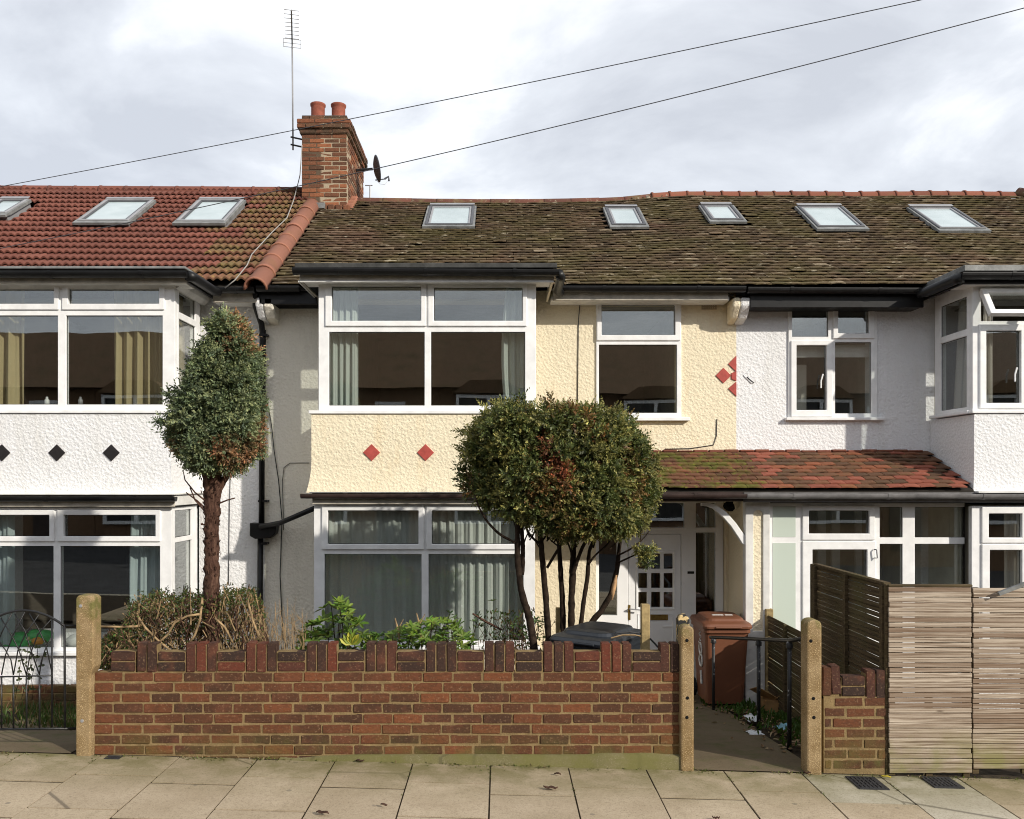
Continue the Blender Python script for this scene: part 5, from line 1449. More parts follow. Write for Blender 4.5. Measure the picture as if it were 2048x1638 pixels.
tag(link('porch_lamp', me, None, W(1459, 1012, 9.55)), 'dark round lamp fitting under the open porch ceiling', 'lamp')
b = MB(); b.add([W(1476, 1240, 9.5), W(1486, 1246, 9.5), W(1503, 1212, 9.4), W(1496, 1196, 9.4)], [(0, 1, 2, 3)]); b.add([p + Vector((0, .012, 0)) for p in (W(1476, 1240, 9.5), W(1486, 1246, 9.5), W(1503, 1212, 9.4), W(1496, 1196, 9.4))], [(3, 2, 1, 0)])
tag(b.build('board_offcut', M['vent'], None, org=W(1486, 1246, 9.5)), 'pale offcut of board leaning behind the brown bin', 'board')

# ================================================================== CURTAINS AND THINGS IN WINDOWS
def curtain(lb, x0, x1, z0, z1, y, folds, amp, mat, tie=0.0, seed=0, group='curtains', gather=0.0, cat='curtain'):
    rnd = random.Random(seed); nx, nz = max(24, int(folds * 10)), 14; b = MB()
    ph = [rnd.uniform(0, 6.28) for _ in range(4)]
    for j in range(nz + 1):
        v = j / nz; z = z1 + (z0 - z1) * v
        for i in range(nx + 1):
            u = i / nx
            w = math.sin(u * folds * 6.283 + ph[0] + .8 * math.sin(u * 5 + ph[1]) + .5 * v * math.sin(u * 9 + ph[2])) * amp * (.55 + .45 * v)
            w += .4 * amp * math.sin(u * folds * 14 + ph[3])
            x = x0 + (x1 - x0) * u
            if tie: x += tie * math.sin(v * math.pi * .9) * (1 - u if tie < 0 else u) 
            b.v.append((x, y + w, z))
    for j in range(nz):
        for i in range(nx): b.f.append((j * (nx + 1) + i, j * (nx + 1) + i + 1, (j + 1) * (nx + 1) + i + 1, (j + 1) * (nx + 1) + i))
    tag(b.build('curtain', mat, None, org=((x0 + x1) / 2, y, z0), smooth=True), lb, cat, group)
yB = DB + .16
def cpx(a, D): return WX(a, D)
curtain('grey green net curtain across the ground floor bay, wall side half', cpx(642, yB), cpx(850, yB), vz(1286), vz(1012), yB, 8, .024, M['net'], seed=1)
curtain('grey green net curtain across the ground floor bay, half behind the clipped tree', cpx(850, yB), cpx(1058, yB), vz(1286), vz(1012), yB + .01, 11, .024, M['net'], seed=2)
curtain('pale curtain hanging near the downpipe side of the cream house bay', cpx(660, yB), cpx(716, yB), vz(814), vz(566), yB, 4, .03, M['curtain_pale'], seed=3)
curtain('pale curtain hanging at the porch side of the cream house bay', cpx(1012, yB), cpx(1052, yB), vz(814), vz(566), yB, 3, .03, M['curtain_pale'], tie=-.05, seed=4)
curtain('mustard curtain beside the corner post of the white house upper bay', cpx(222, yB), cpx(322, yB), vz(812), vz(570), yB + .08, 4.2, .05, M['curtain_yellow'], seed=5)
curtain('mustard curtain cut by the photo edge in the upper bay', cpx(-60, yB), cpx(42, yB), vz(812), vz(570), yB + .08, 4, .05, M['curtain_yellow'], seed=6)
curtain('mustard curtain on the side return of the upper bay', xs_ - .19, xs_ - .14, vz(812), vz(570), 9.55, 1.5, .28, M['curtain_yellow'], seed=16)
curtain('pale blue curtain beside the corner post of the white house lower bay', cpx(258, yB), cpx(318, yB), vz(1296), vz(1022), yB + .05, 3, .035, M['curtain_blue'], tie=-.03, seed=7)
curtain('pale blue curtain cut by the photo edge in the lower bay', cpx(-60, yB), cpx(22, yB), vz(1296), vz(1022), yB + .05, 3, .035, M['curtain_blue'], seed=8)
curtain('pale curtain on the side return of the lower bay', xs2 - .19, xs2 - .14, vz(1296), vz(1022), 9.5, 1.5, .22, M['curtain_white'], seed=17)
curtain('narrow off white curtain behind the casement under the open hopper', cpx(1966, yB), cpx(1986, yB), vz(812), vz(570), yB, 2, .02, M['curtain_white'], seed=9)
curtain('grey curtain on the side return of the white upper bay', XB + .14, XB + .19, vz(812), vz(572), 9.45, 1.5, .25, M['curtain_white'], seed=18)
curtain('off white curtain in the window beyond the glazed porch', cpx(2010, yB), cpx(2046, yB), vz(1290), vz(1020), yB + .02, 2.5, .025, M['curtain_white'], seed=10)
# blinds
b = MB(); b.box(WX(1590, 10.1), WX(1740, 10.1), 10.12, 10.135, WZ(714, 10.1), WZ(690, 10.1)); tag(b.build('roller_blind', M['blind'], None, org=W(1665, 690, 10.1)), 'white blind half raised in the four pane window', 'blind')
b = MB(); b.box(WX(1600, 10.1), WX(1625, 10.1), 10.3, 10.33, 2.72, WZ(725, 10.1)); tag(b.build('curtain', M['curtain_white'], None, org=W(1612, 820, 10.1)), 'plain grey drape inside the four pane window', 'curtain', 'curtains')
# toy on the sill of the left house
ty = DB + .3
toy = thing('inflatable_toy', 'bright green inflatable toy with orange ring in the lower bay', 'toy', W(60, 1290, ty))
def blob(parent, name, c, r, mat, seed=0, amp=.2, f=3):
    bm = bmesh.new(); bmesh.ops.create_icosphere(bm, subdivisions=3, radius=1)
    for v in bm.verts:
        k = 1 + amp * noise.noise(v.co * f * .5 + Vector((seed, 0, 0))); v.co = Vector((v.co.x * r[0] * k, v.co.y * r[1] * k, v.co.z * r[2] * k))
    me = bpy.data.meshes.new(name); bm.to_mesh(me); bm.free(); me.materials.append(mat); me.shade_smooth(); return link(name, me, parent, c)
blob(toy, 'body', W(40, 1280, ty), (.20, .10, .085), M['toy_green'], 1); blob(toy, 'arm', W(80, 1272, ty), (.16, .09, .08), M['toy_green'], 2); blob(toy, 'ring', W(75, 1282, ty - .08), (.07, .04, .045), M['toy_orange'], 3)
blob(toy, 'foot', W(35, 1288, ty - .05), (.14, .07, .05), M['toy_green'], 5)
tag(blob(None, 'soft_toy', W(150, 1282, ty), (.10, .08, .07), M['toy_white'], 4), 'small white soft toy behind the mossy gate post', 'toy')
for px, m_, lb in ((94, 'toy_white', 'small white bottle on the sill between mustard curtains'), (161, 'alu', 'small grey cup on the sill before the mustard curtain')):
    b = MB(); b.lathe([(.0, 0), (.025, 0), (.025, .06), (.012, .075), (.012, .095), (0, .095)], W(px, 811, DB + .13), 12); tag(b.build('sill_bottle', M[m_], None, org=W(px, 811, DB + .13), smooth=True), lb, 'bottle')

# ================================================================== BINS
def loft(b, rings):
    n = len(rings[0]); base = len(b.v)
    for r in rings: b.v += [tuple(p) for p in r]
    for k in range(len(rings) - 1):
        for i in range(n): b.f.append((base + k * n + i, base + k * n + (i + 1) % n, base + (k + 1) * n + (i + 1) % n, base + (k + 1) * n + i))
    b.f.append(tuple(base + i for i in range(n - 1, -1, -1))); b.f.append(tuple(base + (len(rings) - 1) * n + i for i in range(n)))
def rrect(w, d, r, z, cx=0, cy=0, n=4):
    pts = []
    for sx, sy, a0 in ((1, 1, 0), (-1, 1, 90), (-1, -1, 180), (1, -1, 270)):
        for k in range(n + 1):
            a = R(a0 + 90 * k / n); pts.append((cx + sx * (w / 2 - r) + r * math.cos(a), cy + sy * (d / 2 - r) + r * math.sin(a), z))
    return pts
def bin_(name, label, loc, rz, mat, w=.56, d=.70, h=.93):
    """front looks towards -y, hinge and wheels at +y"""
    t = thing(name, label, 'bin', loc); t.rotation_euler[2] = rz
    def put(b, nm, m_, parent=t, bevel=0, smooth=False):
        me = b.mesh(nm, m_, (0, 0, 0), smooth); o = bpy.data.objects.new(nm, me); COL.objects.link(o); o.parent = parent
        if bevel:
            md = o.modifiers.new('bevel', 'BEVEL'); md.width = bevel; md.segments = 2; md.limit_method = 'ANGLE'; md.angle_limit = R(35)
        return o
    b = MB(); loft(b, [rrect(w * .80, d * .74, .05, .04), rrect(w * .84, d * .80, .05, .3), rrect(w * .93, d * .92, .045, h - .07), rrect(w * .95, d * .95, .045, h)]); body = put(b, 'body', mat)
    b = MB(); loft(b, [rrect(w * .99, d * .99, .05, h - .045), rrect(w * 1.0, d * 1.0, .05, h - .04), rrect(w * 1.0, d * 1.0, .05, h + .002)]); put(b, 'rim', mat, bevel=.005)
    # lid: shallow dome with a raised plateau and a front lip
    b = MB(); loft(b, [rrect(w * 1.05, d * 1.03, .06, h + .004, 0, -.015), rrect(w * 1.06, d * 1.04, .06, h + .03, 0, -.015), rrect(w * 1.02, d * 1.0, .07, h + .055, 0, -.01), rrect(w * .84, d * .80, .09, h + .072, 0, 0), rrect(w * .80, d * .74, .09, h + .098, 0, .0), rrect(w * .66, d * .60, .1, h + .108)])
    lid = put(b, 'lid', mat, bevel=.004)
    b = MB(); b.box(-w * .28, w * .28, -d * .56, -d * .50, h + .012, h + .034); put(b, 'lid_lip', mat, bevel=.008)
    for s_ in (-1, 1):
        b = MB(); b.box(s_ * w * .40 - .03, s_ * w * .40 + .03, d * .47, d * .58, h - .02, h + .045); put(b, 'hinge', mat, bevel=.01)
        b = MB(); b.tube([(s_ * (w * .42), d * .40, .105), (s_ * (w * .42 + .05), d * .40, .105)], .10, 18); put(b, 'wheel', M['tyre'])
    b = MB(); b.tube([(-w * .42, d * .56, h), (w * .42, d * .56, h)], .016, 8); put(b, 'handle_bar', mat, smooth=True)
    return t, put, (w, d, h)
bx, by = 2.405, 8.95
binB, putB, (bw, bd, bh) = bin_('wheelie_bin', 'brown wheelie bin standing at the end of the path by the porch', (bx, by + .35, gz(2.4, 9.2) + .03), R(0), M['bin_brown'], .50, .66, .85)
# painted marks on the flank that faces the path
def stroke(pts, r=.008):
    b = MB(); xx = -bw / 2 * .93 - .004
    b.tube([(xx + .012 * (1 - q[1] / bh) * 1.9, q[0], q[1]) for q in pts], r, 5); return b
c8 = -.08; zz8 = .60
b = stroke([(c8 + .055 * math.sin(a), zz8 + .06 * math.cos(a)) for a in [k * math.pi / 8 for k in range(17)]], .011)
putB(b, 'painted_mark', M['white_paint'])
b = stroke([(c8 + .065 * math.sin(a), zz8 - .125 + .065 * math.cos(a)) for a in [k * math.pi / 8 for k in range(17)]], .011); putB(b, 'painted_mark', M['white_paint'])
b = stroke([(c8 + .01, .36), (c8 - .005, .22)], .012); putB(b, 'painted_mark', M['white_paint'])
for k, (a, c) in enumerate(((.02, .84), (.0, .78), (-.02, .73), (.03, .69))):
    b = stroke([(-.10 + a, c), (-.03 + a, c - .03), (-.09 + a, c - .045)], .006); putB(b, 'painted_mark', M['white_paint'])
b = MB(); b.box(-.10, .02, -.08, -.04, bh + .106, bh + .112); b.box(.04, .12, -.08, -.04, bh + .106, bh + .112); putB(b, 'lid_marking', M['white_paint'])
bin_('wheelie_bin', 'black wheelie bin behind the brick wall below the clipped tree', (WX(1198, 7.02), 7.03, gz(.8, 7.0) + .01), R(-34), M['bin_black'], .53, .68, .885)
# cables and sticks lying on the black bin
for lb, pts, D, m_, r in (('bent black cable lying over the black bin lid', [(1228, 1272), (1235, 1266), (1260, 1264), (1290, 1268), (1305, 1282), (1318, 1296)], 6.58, 'cable_black', .007),
                          ('dry tan stick lying across the black bin lid', [(1222, 1276), (1245, 1270), (1270, 1270), (1292, 1275)], 6.57, 'twig', .006)):
    b = MB(); b.tube([W(a, c, D) for a, c in pts], r, 5); tag(b.build('loose_cable' if 'cable' in m_ else 'dry_stick', M[m_], None, org=W(pts[0][0], pts[0][1], D)), lb, 'cable' if 'cable' in m_ else 'stick')

# ================================================================== TREES
def col_mesh(name, verts, faces, cols, parent=None, org=(0, 0, 0), per=None):
    me = bpy.data.meshes.new(name); org = np.array(org)
    me.from_pydata((np.array(verts) - org).tolist(), [], faces)
    ca = me.color_attributes.new('Col', 'FLOAT_COLOR', 'POINT')
    a = np.ones((len(verts), 4), dtype=np.float32); a[:, :3] = np.array(cols, dtype=np.float32)
    ca.data.foreach_set('color', a.ravel())
    me.materials.append(M['leaf'])
    return link(name, me, parent, tuple(org))

def interp(rows, y):
    if y <= rows[0][0]: return rows[0][1:]
    for a, b in zip(rows, rows[1:]):
        if a[0] <= y <= b[0]:
            t = (y - a[0]) / (b[0] - a[0]); return tuple(a[k] + (b[k] - a[k]) * t for k in (1, 2))
    return rows[-1][1:]

def crown(parent, rows, D, depth, n, colfn, spray=.085, seed=1, core=.62, lump=.10, lf=4.0, dip=None):
    rnd = random.Random(seed); s = F / D
    V, Fc, C = [], [], []
    y0, y1 = rows[0][0], rows[-1][0]
    cyx = (rows[len(rows) // 2][1] + rows[len(rows) // 2][2]) / 2; cc = W(cyx, (y0 + y1) / 2, D)
    made = 0
    while made < n:
        py = rnd.uniform(y0 - 4, y1 + 4); xl_, xr_ = interp(rows, min(max(py, y0), y1)); cx = (xl_ + xr_) / 2; rx = (xr_ - xl_) / 2
        a = rnd.uniform(0, 2 * math.pi); q = math.sqrt(rnd.random()) * 1.08
        ux, uy = q * math.cos(a), q * math.sin(a)
        if uy > .35 and rnd.random() < .6: continue           # fewer sprays on the far side
        p = Vector((WX(cx + ux * rx, D), D + uy * depth * min(1, rx / 90 * .5 + .5), WZ(py, D)))
        lim = 1.0 + lump * noise.noise(p * lf) + .07 * noise.noise(p * lf * 3)
        if noise.noise(p * 5.5 + Vector((31, 7, 2))) < -.22 and rnd.random() < .85: continue     # thin places
        edge = max(q / lim, 1 - (py - y0) / 22.0 * .5 if py < y0 + 22 else 0, 1 - (y1 - py) / 22.0 * .5 if py > y1 - 22 else 0)
        if q > lim: continue
        if dip and abs(WX(dip[0], D) - p.x) < .07 and py < dip[1] - abs(WX(dip[0], D) - p.x) * 220: continue
        if rnd.random() > (max(0, edge - .42) / .5) ** 1.6: continue
        out0 = Vector((math.cos(a) * rx / 100, math.sin(a), 0)) * (q + .1)
        out0.z += .9 * ((cc.z - p.z) * -1.2) + .25
        out0 += Vector((rnd.gauss(0, .3), rnd.gauss(0, .3), rnd.gauss(0, .3)))
        out0.normalize()
        c00 = colfn(p, rnd); tone = rnd.uniform(.75, 1.3); rc = spray * rnd.uniform(.35, .8)
        if rnd.random() < .09: p = p + out0 * rnd.uniform(.03, .10)
        for _s in range(rnd.randrange(9, 17)):
            dj = Vector((rnd.gauss(0, 1), rnd.gauss(0, 1), rnd.gauss(0, 1))).normalized()
            out = (out0 * .75 + dj).normalized()
            pp = p + out * rc * rnd.uniform(.1, .9) - out0 * rc * .6
            L = spray * rnd.uniform(.5, 1.05)
            side = out.cross(Vector((rnd.gauss(0, 1), rnd.gauss(0, 1), rnd.gauss(0, 1)))).normalized(); nrm = out.cross(side)
            c0 = c00 if rnd.random() < .8 else colfn(pp, rnd)
            k = 8; bend = rnd.uniform(-.8, .3)
            for i in range(k):
                f = (i + .3) / k; base = pp + out * (L * f) + nrm * (bend * L * f * f)
                sg = 1 if i % 2 else -1
                d = (out * .75 + side * sg * .8 * (1.1 - f * .6) + nrm * rnd.uniform(-.35, .35)).normalized()
                l2 = L * .36 * (1.15 - .5 * f); wv_ = l2 * .30
                w2 = (nrm * .6 + side * .4 * sg).normalized() if i % 3 else nrm.cross(d).normalized()
                w2 = d.cross(w2).normalized()
                b0 = len(V)
                V += [base - w2 * wv_ * .5, base + w2 * wv_ * .5, base + d * l2 * .62 + w2 * wv_ * .8, base + d * l2, base + d * l2 * .62 - w2 * wv_ * .8]
                Fc.append((b0, b0 + 1, b0 + 2, b0 + 3, b0 + 4))
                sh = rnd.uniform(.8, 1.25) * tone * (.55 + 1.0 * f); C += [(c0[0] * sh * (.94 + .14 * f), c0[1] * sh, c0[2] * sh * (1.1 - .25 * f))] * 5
        made += 1
    # dark shell for twigs inside; blocks light and has the shade in its colour
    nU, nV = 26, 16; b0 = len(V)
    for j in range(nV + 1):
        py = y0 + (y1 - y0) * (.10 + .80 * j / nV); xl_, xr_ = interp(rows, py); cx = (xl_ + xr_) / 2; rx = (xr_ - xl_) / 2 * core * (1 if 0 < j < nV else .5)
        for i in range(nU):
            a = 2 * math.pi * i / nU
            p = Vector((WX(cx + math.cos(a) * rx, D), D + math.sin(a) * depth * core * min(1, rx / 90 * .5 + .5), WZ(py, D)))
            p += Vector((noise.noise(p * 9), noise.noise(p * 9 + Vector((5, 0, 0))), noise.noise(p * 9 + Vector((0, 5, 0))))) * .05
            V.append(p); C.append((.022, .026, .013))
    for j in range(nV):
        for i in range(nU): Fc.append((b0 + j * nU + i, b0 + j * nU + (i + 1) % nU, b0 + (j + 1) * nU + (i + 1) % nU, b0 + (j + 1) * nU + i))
    return col_mesh('crown', [tuple(v) for v in V], Fc, C, parent, world_loc(parent))

def bumpy_tube(b, pts, rad, n=9, amp=.12, step=.03, f=20):
    # resample and roughen
    P, Rr = [], []
    for i in range(len(pts) - 1):
        a, c = Vector(pts[i]), Vector(pts[i + 1]); m_ = max(1, int((c - a).length / step))
        for k in range(m_): P.append(a.lerp(c, k / m_)); Rr.append(rad[i] + (rad[i + 1] - rad[i]) * k / m_)
    P.append(Vector(pts[-1])); Rr.append(rad[-1])
    # smooth the path
    for _ in range(2): P = [P[0]] + [(P[i - 1] + P[i] * 2 + P[i + 1]) / 4 for i in range(1, len(P) - 1)] + [P[-1]]
    s0 = len(b.v); b.tube(P, Rr, n)
    for i in range(s0, len(b.v)):
        v = Vector(b.v[i]); k = (i - s0) // n
        if k < len(P):
            d = v - P[k]; b.v[i] = tuple(P[k] + d * (1 + amp * noise.noise(v * f) * 2))

# left clipped tree
DT = 6.78
t1_ = thing('conifer_tree', 'tall egg shaped clipped conifer on a single bare reddish trunk', 'tree', (WX(425, DT), DT, gz(WX(425, DT), DT)))
rowsL = [(658, 450, 482), (670, 434, 494), (696, 426, 502), (716, 404, 508), (752, 380, 514), (790, 362, 519), (830, 354, 522), (870, 352, 522), (900, 356, 518), (918, 370, 506), (930, 392, 480)]
def colL(p, rnd):
    q = noise.noise(p * 2.3 + Vector((3, 1, 7))); q2 = noise.noise(p * 5.5)
    px, py = CX + p.x * F / p.y, CY - (p.z - CZ) * F / p.y
    brown = (q > .47) or (abs(px - 480) < 26 and py < 705 and q2 > -.25) or (px > 505 and 770 < py < 900 and q2 > .05) or (px < 365 and 850 < py < 925 and q2 > -.05)
    if brown and rnd.random() < .72: return (.19 * rnd.uniform(.7, 1.2), .11, .06)
    k = .75 + .35 * q2 + rnd.uniform(-.15, .2)
    return ((.115 * k, .155 * k, .085 * k) if rnd.random() < .6 else (.19 * k, .22 * k, .115 * k))
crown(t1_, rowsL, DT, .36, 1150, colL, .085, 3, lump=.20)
b = MB()
zg = gz(WX(425, DT), DT)
bumpy_tube(b, [(WX(424, DT), DT, zg - .1), W(424, 1180, DT), W(423, 1060, DT), W(426, 985, DT), W(424, 930, DT), W(430, 860, DT), W(440, 740, DT)], [.068, .060, .056, .068, .075, .04, .02], 12, .16, .025)
tr_ = b.build('trunk', M['bark'], t1_, smooth=True)
for pts, r in (([(432, 985), (452, 955), (462, 925), (468, 880)], [.035, .03, .026, .015]), ([(420, 970), (408, 945), (402, 915)], [.03, .025, .015]), ([(428, 975), (432, 940), (440, 900)], [.03, .03, .02])):
    b = MB(); bumpy_tube(b, [W(a, c, DT) for a, c in pts], r, 7, .15); b.build('limb', M['bark'], t1_, smooth=True)
for pts in ([(415, 1005), (390, 985), (370, 960), (366, 940)], [(414, 1020), (395, 1002), (372, 985)], [(412, 1025), (390, 1000), (380, 975)], [(430, 1010), (455, 1000), (470, 996)], [(402, 1048), (412, 1050)], [(440, 1030), (428, 1034)]):
    b = MB(); b.tube([W(a, c, DT - .03) for a, c in pts], [.008, .006, .005, .003][:len(pts)], 5); b.build('dead_twig', M['bark'], t1_)
rng = random.Random(5); b = MB()
for k in range(170):    # curling flakes of bark
    py = rng.uniform(960, 1270); a = rng.uniform(math.pi, 2 * math.pi); r_ = .062 * (1 if py > 1000 else 1.2)
    c = W(424, py, DT) + Vector((math.cos(a) * r_, math.sin(a) * r_, 0)); o = Vector((math.cos(a), math.sin(a), 0)); tn = Vector((-o.y, o.x, 0))
    h_f = rng.uniform(.012, .035); w_f = rng.uniform(.004, .010)
    b.add([c - tn * w_f, c + tn * w_f, c + tn * w_f + Vector((0, 0, h_f)) + o * rng.uniform(.004, .016), c - tn * w_f + Vector((0, 0, h_f)) + o * rng.uniform(.004, .016)], [(0, 1, 2, 3)])
b.build('bark_flakes', M['bark'], t1_)['kind'] = 'stuff'

# broad clipped tree before the porch
DT2 = 7.35
t2_ = thing('conifer_tree', 'broad clipped conifer on many slim dark stems in front of the cream house', 'tree', (WX(1130, DT2), DT2, gz(.6, DT2)))
rowsM = [(828, 975, 1200), (836, 956, 1232), (858, 940, 1262), (900, 932, 1290), (945, 932, 1302), (975, 938, 1303), (998, 958, 1300), (1018, 1000, 1292), (1040, 1060, 1282), (1056, 1105, 1262)]
def colM(p, rnd):
    q = noise.noise(p * 1.9 + Vector((9, 2, 4))); q2 = noise.noise(p * 5 + Vector((0, 8, 0)))
    px, py = CX + p.x * F / p.y, CY - (p.z - CZ) * F / p.y
    red = ((px - 1104 - (py - 915) * .45) / 16) ** 2 + ((py - 915) / 48) ** 2 < 1
    if red and p.y < DT2 and rnd.random() < .85: return (.17 * rnd.uniform(.6, 1.2), .055, .028)
    if (q > .26 or (abs(px - 1130) < 80 and q2 > .25)) and rnd.random() < .6: return (.16 * rnd.uniform(.6, 1.1), .078, .03)
    k = .72 + .4 * q2 + rnd.uniform(-.18, .2)
    return ((.100 * k, .125 * k, .042 * k) if rnd.random() < .5 else (.22 * k, .21 * k, .07 * k))
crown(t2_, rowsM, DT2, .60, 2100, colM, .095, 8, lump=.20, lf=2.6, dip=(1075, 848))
stems = [([(1069, 1300), (1058, 1232), (1043, 1186), (1037, 1139), (1034, 1092), (1036, 1040), (1050, 980)], [.032, .031, .027, .025, .023, .022, .014], 7.05),
         ([(1044, 1150), (1046, 1100), (1043, 1050), (1060, 1000)], [.020, .02, .016, .011], 7.1),
         ([(1099, 1300), (1092, 1200), (1086, 1133), (1082, 1077), (1078, 1040), (1070, 990)], [.027, .026, .024, .023, .022, .013], 7.15),
         ([(1094, 1136), (1108, 1112), (1117, 1098), (1128, 1075), (1135, 1040)], [.013, .012, .011, .010, .007], 7.2),
         ([(1127, 1290), (1124, 1180), (1121, 1139), (1118, 1092), (1120, 1040)], [.027, .024, .022, .020, .014], 7.55),
         ([(1142, 1290), (1143, 1200), (1145, 1150), (1147, 1099), (1150, 1050), (1160, 990)], [.031, .029, .03, .023, .020, .013], 7.5),
         ([(1145, 1150), (1158, 1110), (1172, 1080), (1195, 1060)], [.02, .016, .014, .01], 7.45),
         ([(1158, 1285), (1166, 1210), (1175, 1155), (1178, 1102), (1192, 1070), (1205, 1030)], [.022, .020, .02, .016, .014, .01], 7.55),
         ([(1168, 1262), (1200, 1225), (1222, 1190), (1234, 1140), (1239, 1092), (1246, 1050)], [.03, .026, .024, .022, .016, .011], 7.5),
         ([(1238, 1110), (1262, 1098), (1285, 1080), (1300, 1060)], [.009, .008, .006, .004], 7.45), ([(1237, 1125), (1265, 1112), (1292, 1100)], [.008, .007, .004], 7.45),
         ([(1030, 1085), (1000, 1070), (975, 1045), (955, 1010), (950, 990)], [.011, .011, .010, .008, .005], 7.0),
         ([(1083, 1090), (1062, 1075), (1050, 1050), (1045, 1030)], [.009, .009, .007, .005], 7.15), ([(1120, 1095), (1100, 1080), (1088, 1065)], [.007, .006, .004], 7.5),
         ([(1176, 1130), (1190, 1110), (1215, 1090), (1225, 1070)], [.011, .009, .008, .005], 7.45), ([(1147, 1120), (1138, 1090), (1128, 1070)], [.009, .008, .005], 7.45)]
for pts, r, D in stems:
    b = MB(); bumpy_tube(b, [W(a, c, D + .0005 * (i * 13 % 7)) for i, (a, c) in enumerate(pts)], r, 8, .12); b.build('stem', M['bark_dark'], t2_, smooth=True)
for k in range(34):
    rng = random.Random(k + 50); x = rng.uniform(1020, 1290); y = rng.uniform(1062, 1100); D = rng.uniform(7.1, 7.6)
    b = MB(); pts = [(x, y)]; 
    for q in range(3): x += rng.uniform(-16, 16); y -= rng.uniform(12, 26); pts.append((x, y))
    b.tube([W(a, c, D) for a, c in pts], [.007, .006, .005, .003], 5); b.build('twig', M['bark_dark'], t2_)
b = MB(); b.tube([W(1233, 1150, 7.44), W(1229, 1170, 7.43), W(1226, 1185, 7.43), W(1224, 1200, 7.42)], [.008, .020, .018, .006], 7); b.build('peeled_patch', M['bare_wood'], t2_, smooth=True)
# small low spray on the porch side of the crown
rows_s = [(1098, 1275, 1300), (1110, 1272, 1303), (1122, 1282, 1298)]
crown(t2_, rows_s, 7.35, .06, 16, colM, .07, 12, core=.3)

# ================================================================== SHRUBS
def leaf_add(V, Fc, C, p, d, n_, L, w, col):
    s_ = d.cross(n_).normalized(); b0 = len(V); f = n_ * (w * .25)
    V += [p, p + d * L * .35 + s_ * w * .5 + f, p + d * L * .72 + s_ * w * .42 + f, p + d * L, p + d * L * .72 - s_ * w * .42 + f, p + d * L * .35 - s_ * w * .5 + f, p + d * L * .5 - f * .2]
    for a, c in ((1, 2), (2, 3), (3, 4), (4, 5)): Fc.append((b0 + 6, b0 + a, b0 + c))
    Fc.append((b0, b0 + 1, b0 + 6)); Fc.append((b0, b0 + 6, b0 + 5))
    C += [col] * 7

def rosette_shrub(name, label, pts, D, dd, n, seed, leafL=.075, bright=(.13, .20, .025), dark=(.028, .062, .014), group='garden shrubs', per=7, stems=True, wr=.36):
    """pts: outline function px -> top py"""
    rng = random.Random(seed); x0, x1 = pts[0][0], pts[-1][0]
    t = thing(name, label, 'shrub', (WX((x0 + x1) / 2, D), D, gz(WX((x0 + x1) / 2, D), D)), group)
    V, Fc, C = [], [], []; sb = MB()
    for k in range(n):
        px = rng.uniform(x0, x1)
        for a, c in zip(pts, pts[1:]):
            if a[0] <= px <= c[0]: top = a[1] + (c[1] - a[1]) * (px - a[0]) / (c[0] - a[0])
        py = top + (1345 - top) * rng.random() ** 1.5 * .9 + 6
        d_ = D + rng.uniform(-dd, dd); p = W(px, py, d_)
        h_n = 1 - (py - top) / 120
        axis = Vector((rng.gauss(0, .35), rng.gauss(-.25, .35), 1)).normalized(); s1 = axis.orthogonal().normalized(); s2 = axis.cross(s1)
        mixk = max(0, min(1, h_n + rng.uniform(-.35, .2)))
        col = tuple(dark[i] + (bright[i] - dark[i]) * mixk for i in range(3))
        for q in range(per):
            a = 2 * math.pi * (q / per) + rng.uniform(-.3, .3)
            d = (s1 * math.cos(a) + s2 * math.sin(a)) * 1.0 + axis * rng.uniform(.0, .55); d.normalize()
            leaf_add(V, Fc, C, p, d, axis, leafL * rng.uniform(.7, 1.2), leafL * wr, tuple(c_ * rng.uniform(.8, 1.2) for c_ in col))
        if stems and k % 3 == 0:
            sb.tube([p, W(px + rng.uniform(-12, 12), py + 40, d_), W(px + rng.uniform(-20, 20), 1360, d_)], [.004, .005, .006], 4)
    col_mesh('foliage', [tuple(v) for v in V], Fc, C, t, world_loc(t))
    if stems: sb.build('stems', M['bark_dark'], t)['kind'] = 'stuff'
    return t
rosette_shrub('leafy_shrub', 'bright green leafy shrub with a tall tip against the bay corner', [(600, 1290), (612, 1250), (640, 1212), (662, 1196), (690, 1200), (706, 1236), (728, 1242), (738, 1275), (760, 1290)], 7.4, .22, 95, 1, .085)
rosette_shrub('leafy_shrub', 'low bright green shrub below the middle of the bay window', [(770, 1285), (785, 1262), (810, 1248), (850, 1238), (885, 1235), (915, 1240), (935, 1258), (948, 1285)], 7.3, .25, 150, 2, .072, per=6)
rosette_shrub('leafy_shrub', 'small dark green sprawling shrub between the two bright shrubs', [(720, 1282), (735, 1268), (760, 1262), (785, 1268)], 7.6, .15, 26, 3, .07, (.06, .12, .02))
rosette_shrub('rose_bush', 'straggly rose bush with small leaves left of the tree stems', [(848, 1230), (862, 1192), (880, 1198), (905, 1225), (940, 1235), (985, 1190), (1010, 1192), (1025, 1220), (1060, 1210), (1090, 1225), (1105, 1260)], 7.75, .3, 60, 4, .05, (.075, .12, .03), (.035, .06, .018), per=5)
b = MB(); rng = random.Random(9)
tb = thing('mixed_shrub', 'brownish low shrub with dry stalks at the foot of the tree stems', 'shrub', W(1030, 1310, 7.6), 'garden shrubs')
V, Fc, C = [], [], []
for k in range(420):
    px = rng.gauss(1035, 38); py = rng.uniform(1222, 1320); p = W(px, py, 7.6 + rng.uniform(-.25, .3))
    d = Vector((rng.gauss(0, .6), rng.gauss(-.3, .5), rng.gauss(.5, .5))).normalized(); g_ = rng.random()
    leaf_add(V, Fc, C, p, d, d.orthogonal().normalized(), .045, .016, (.12, .075, .03) if g_ < .4 else (.05, .085, .025))
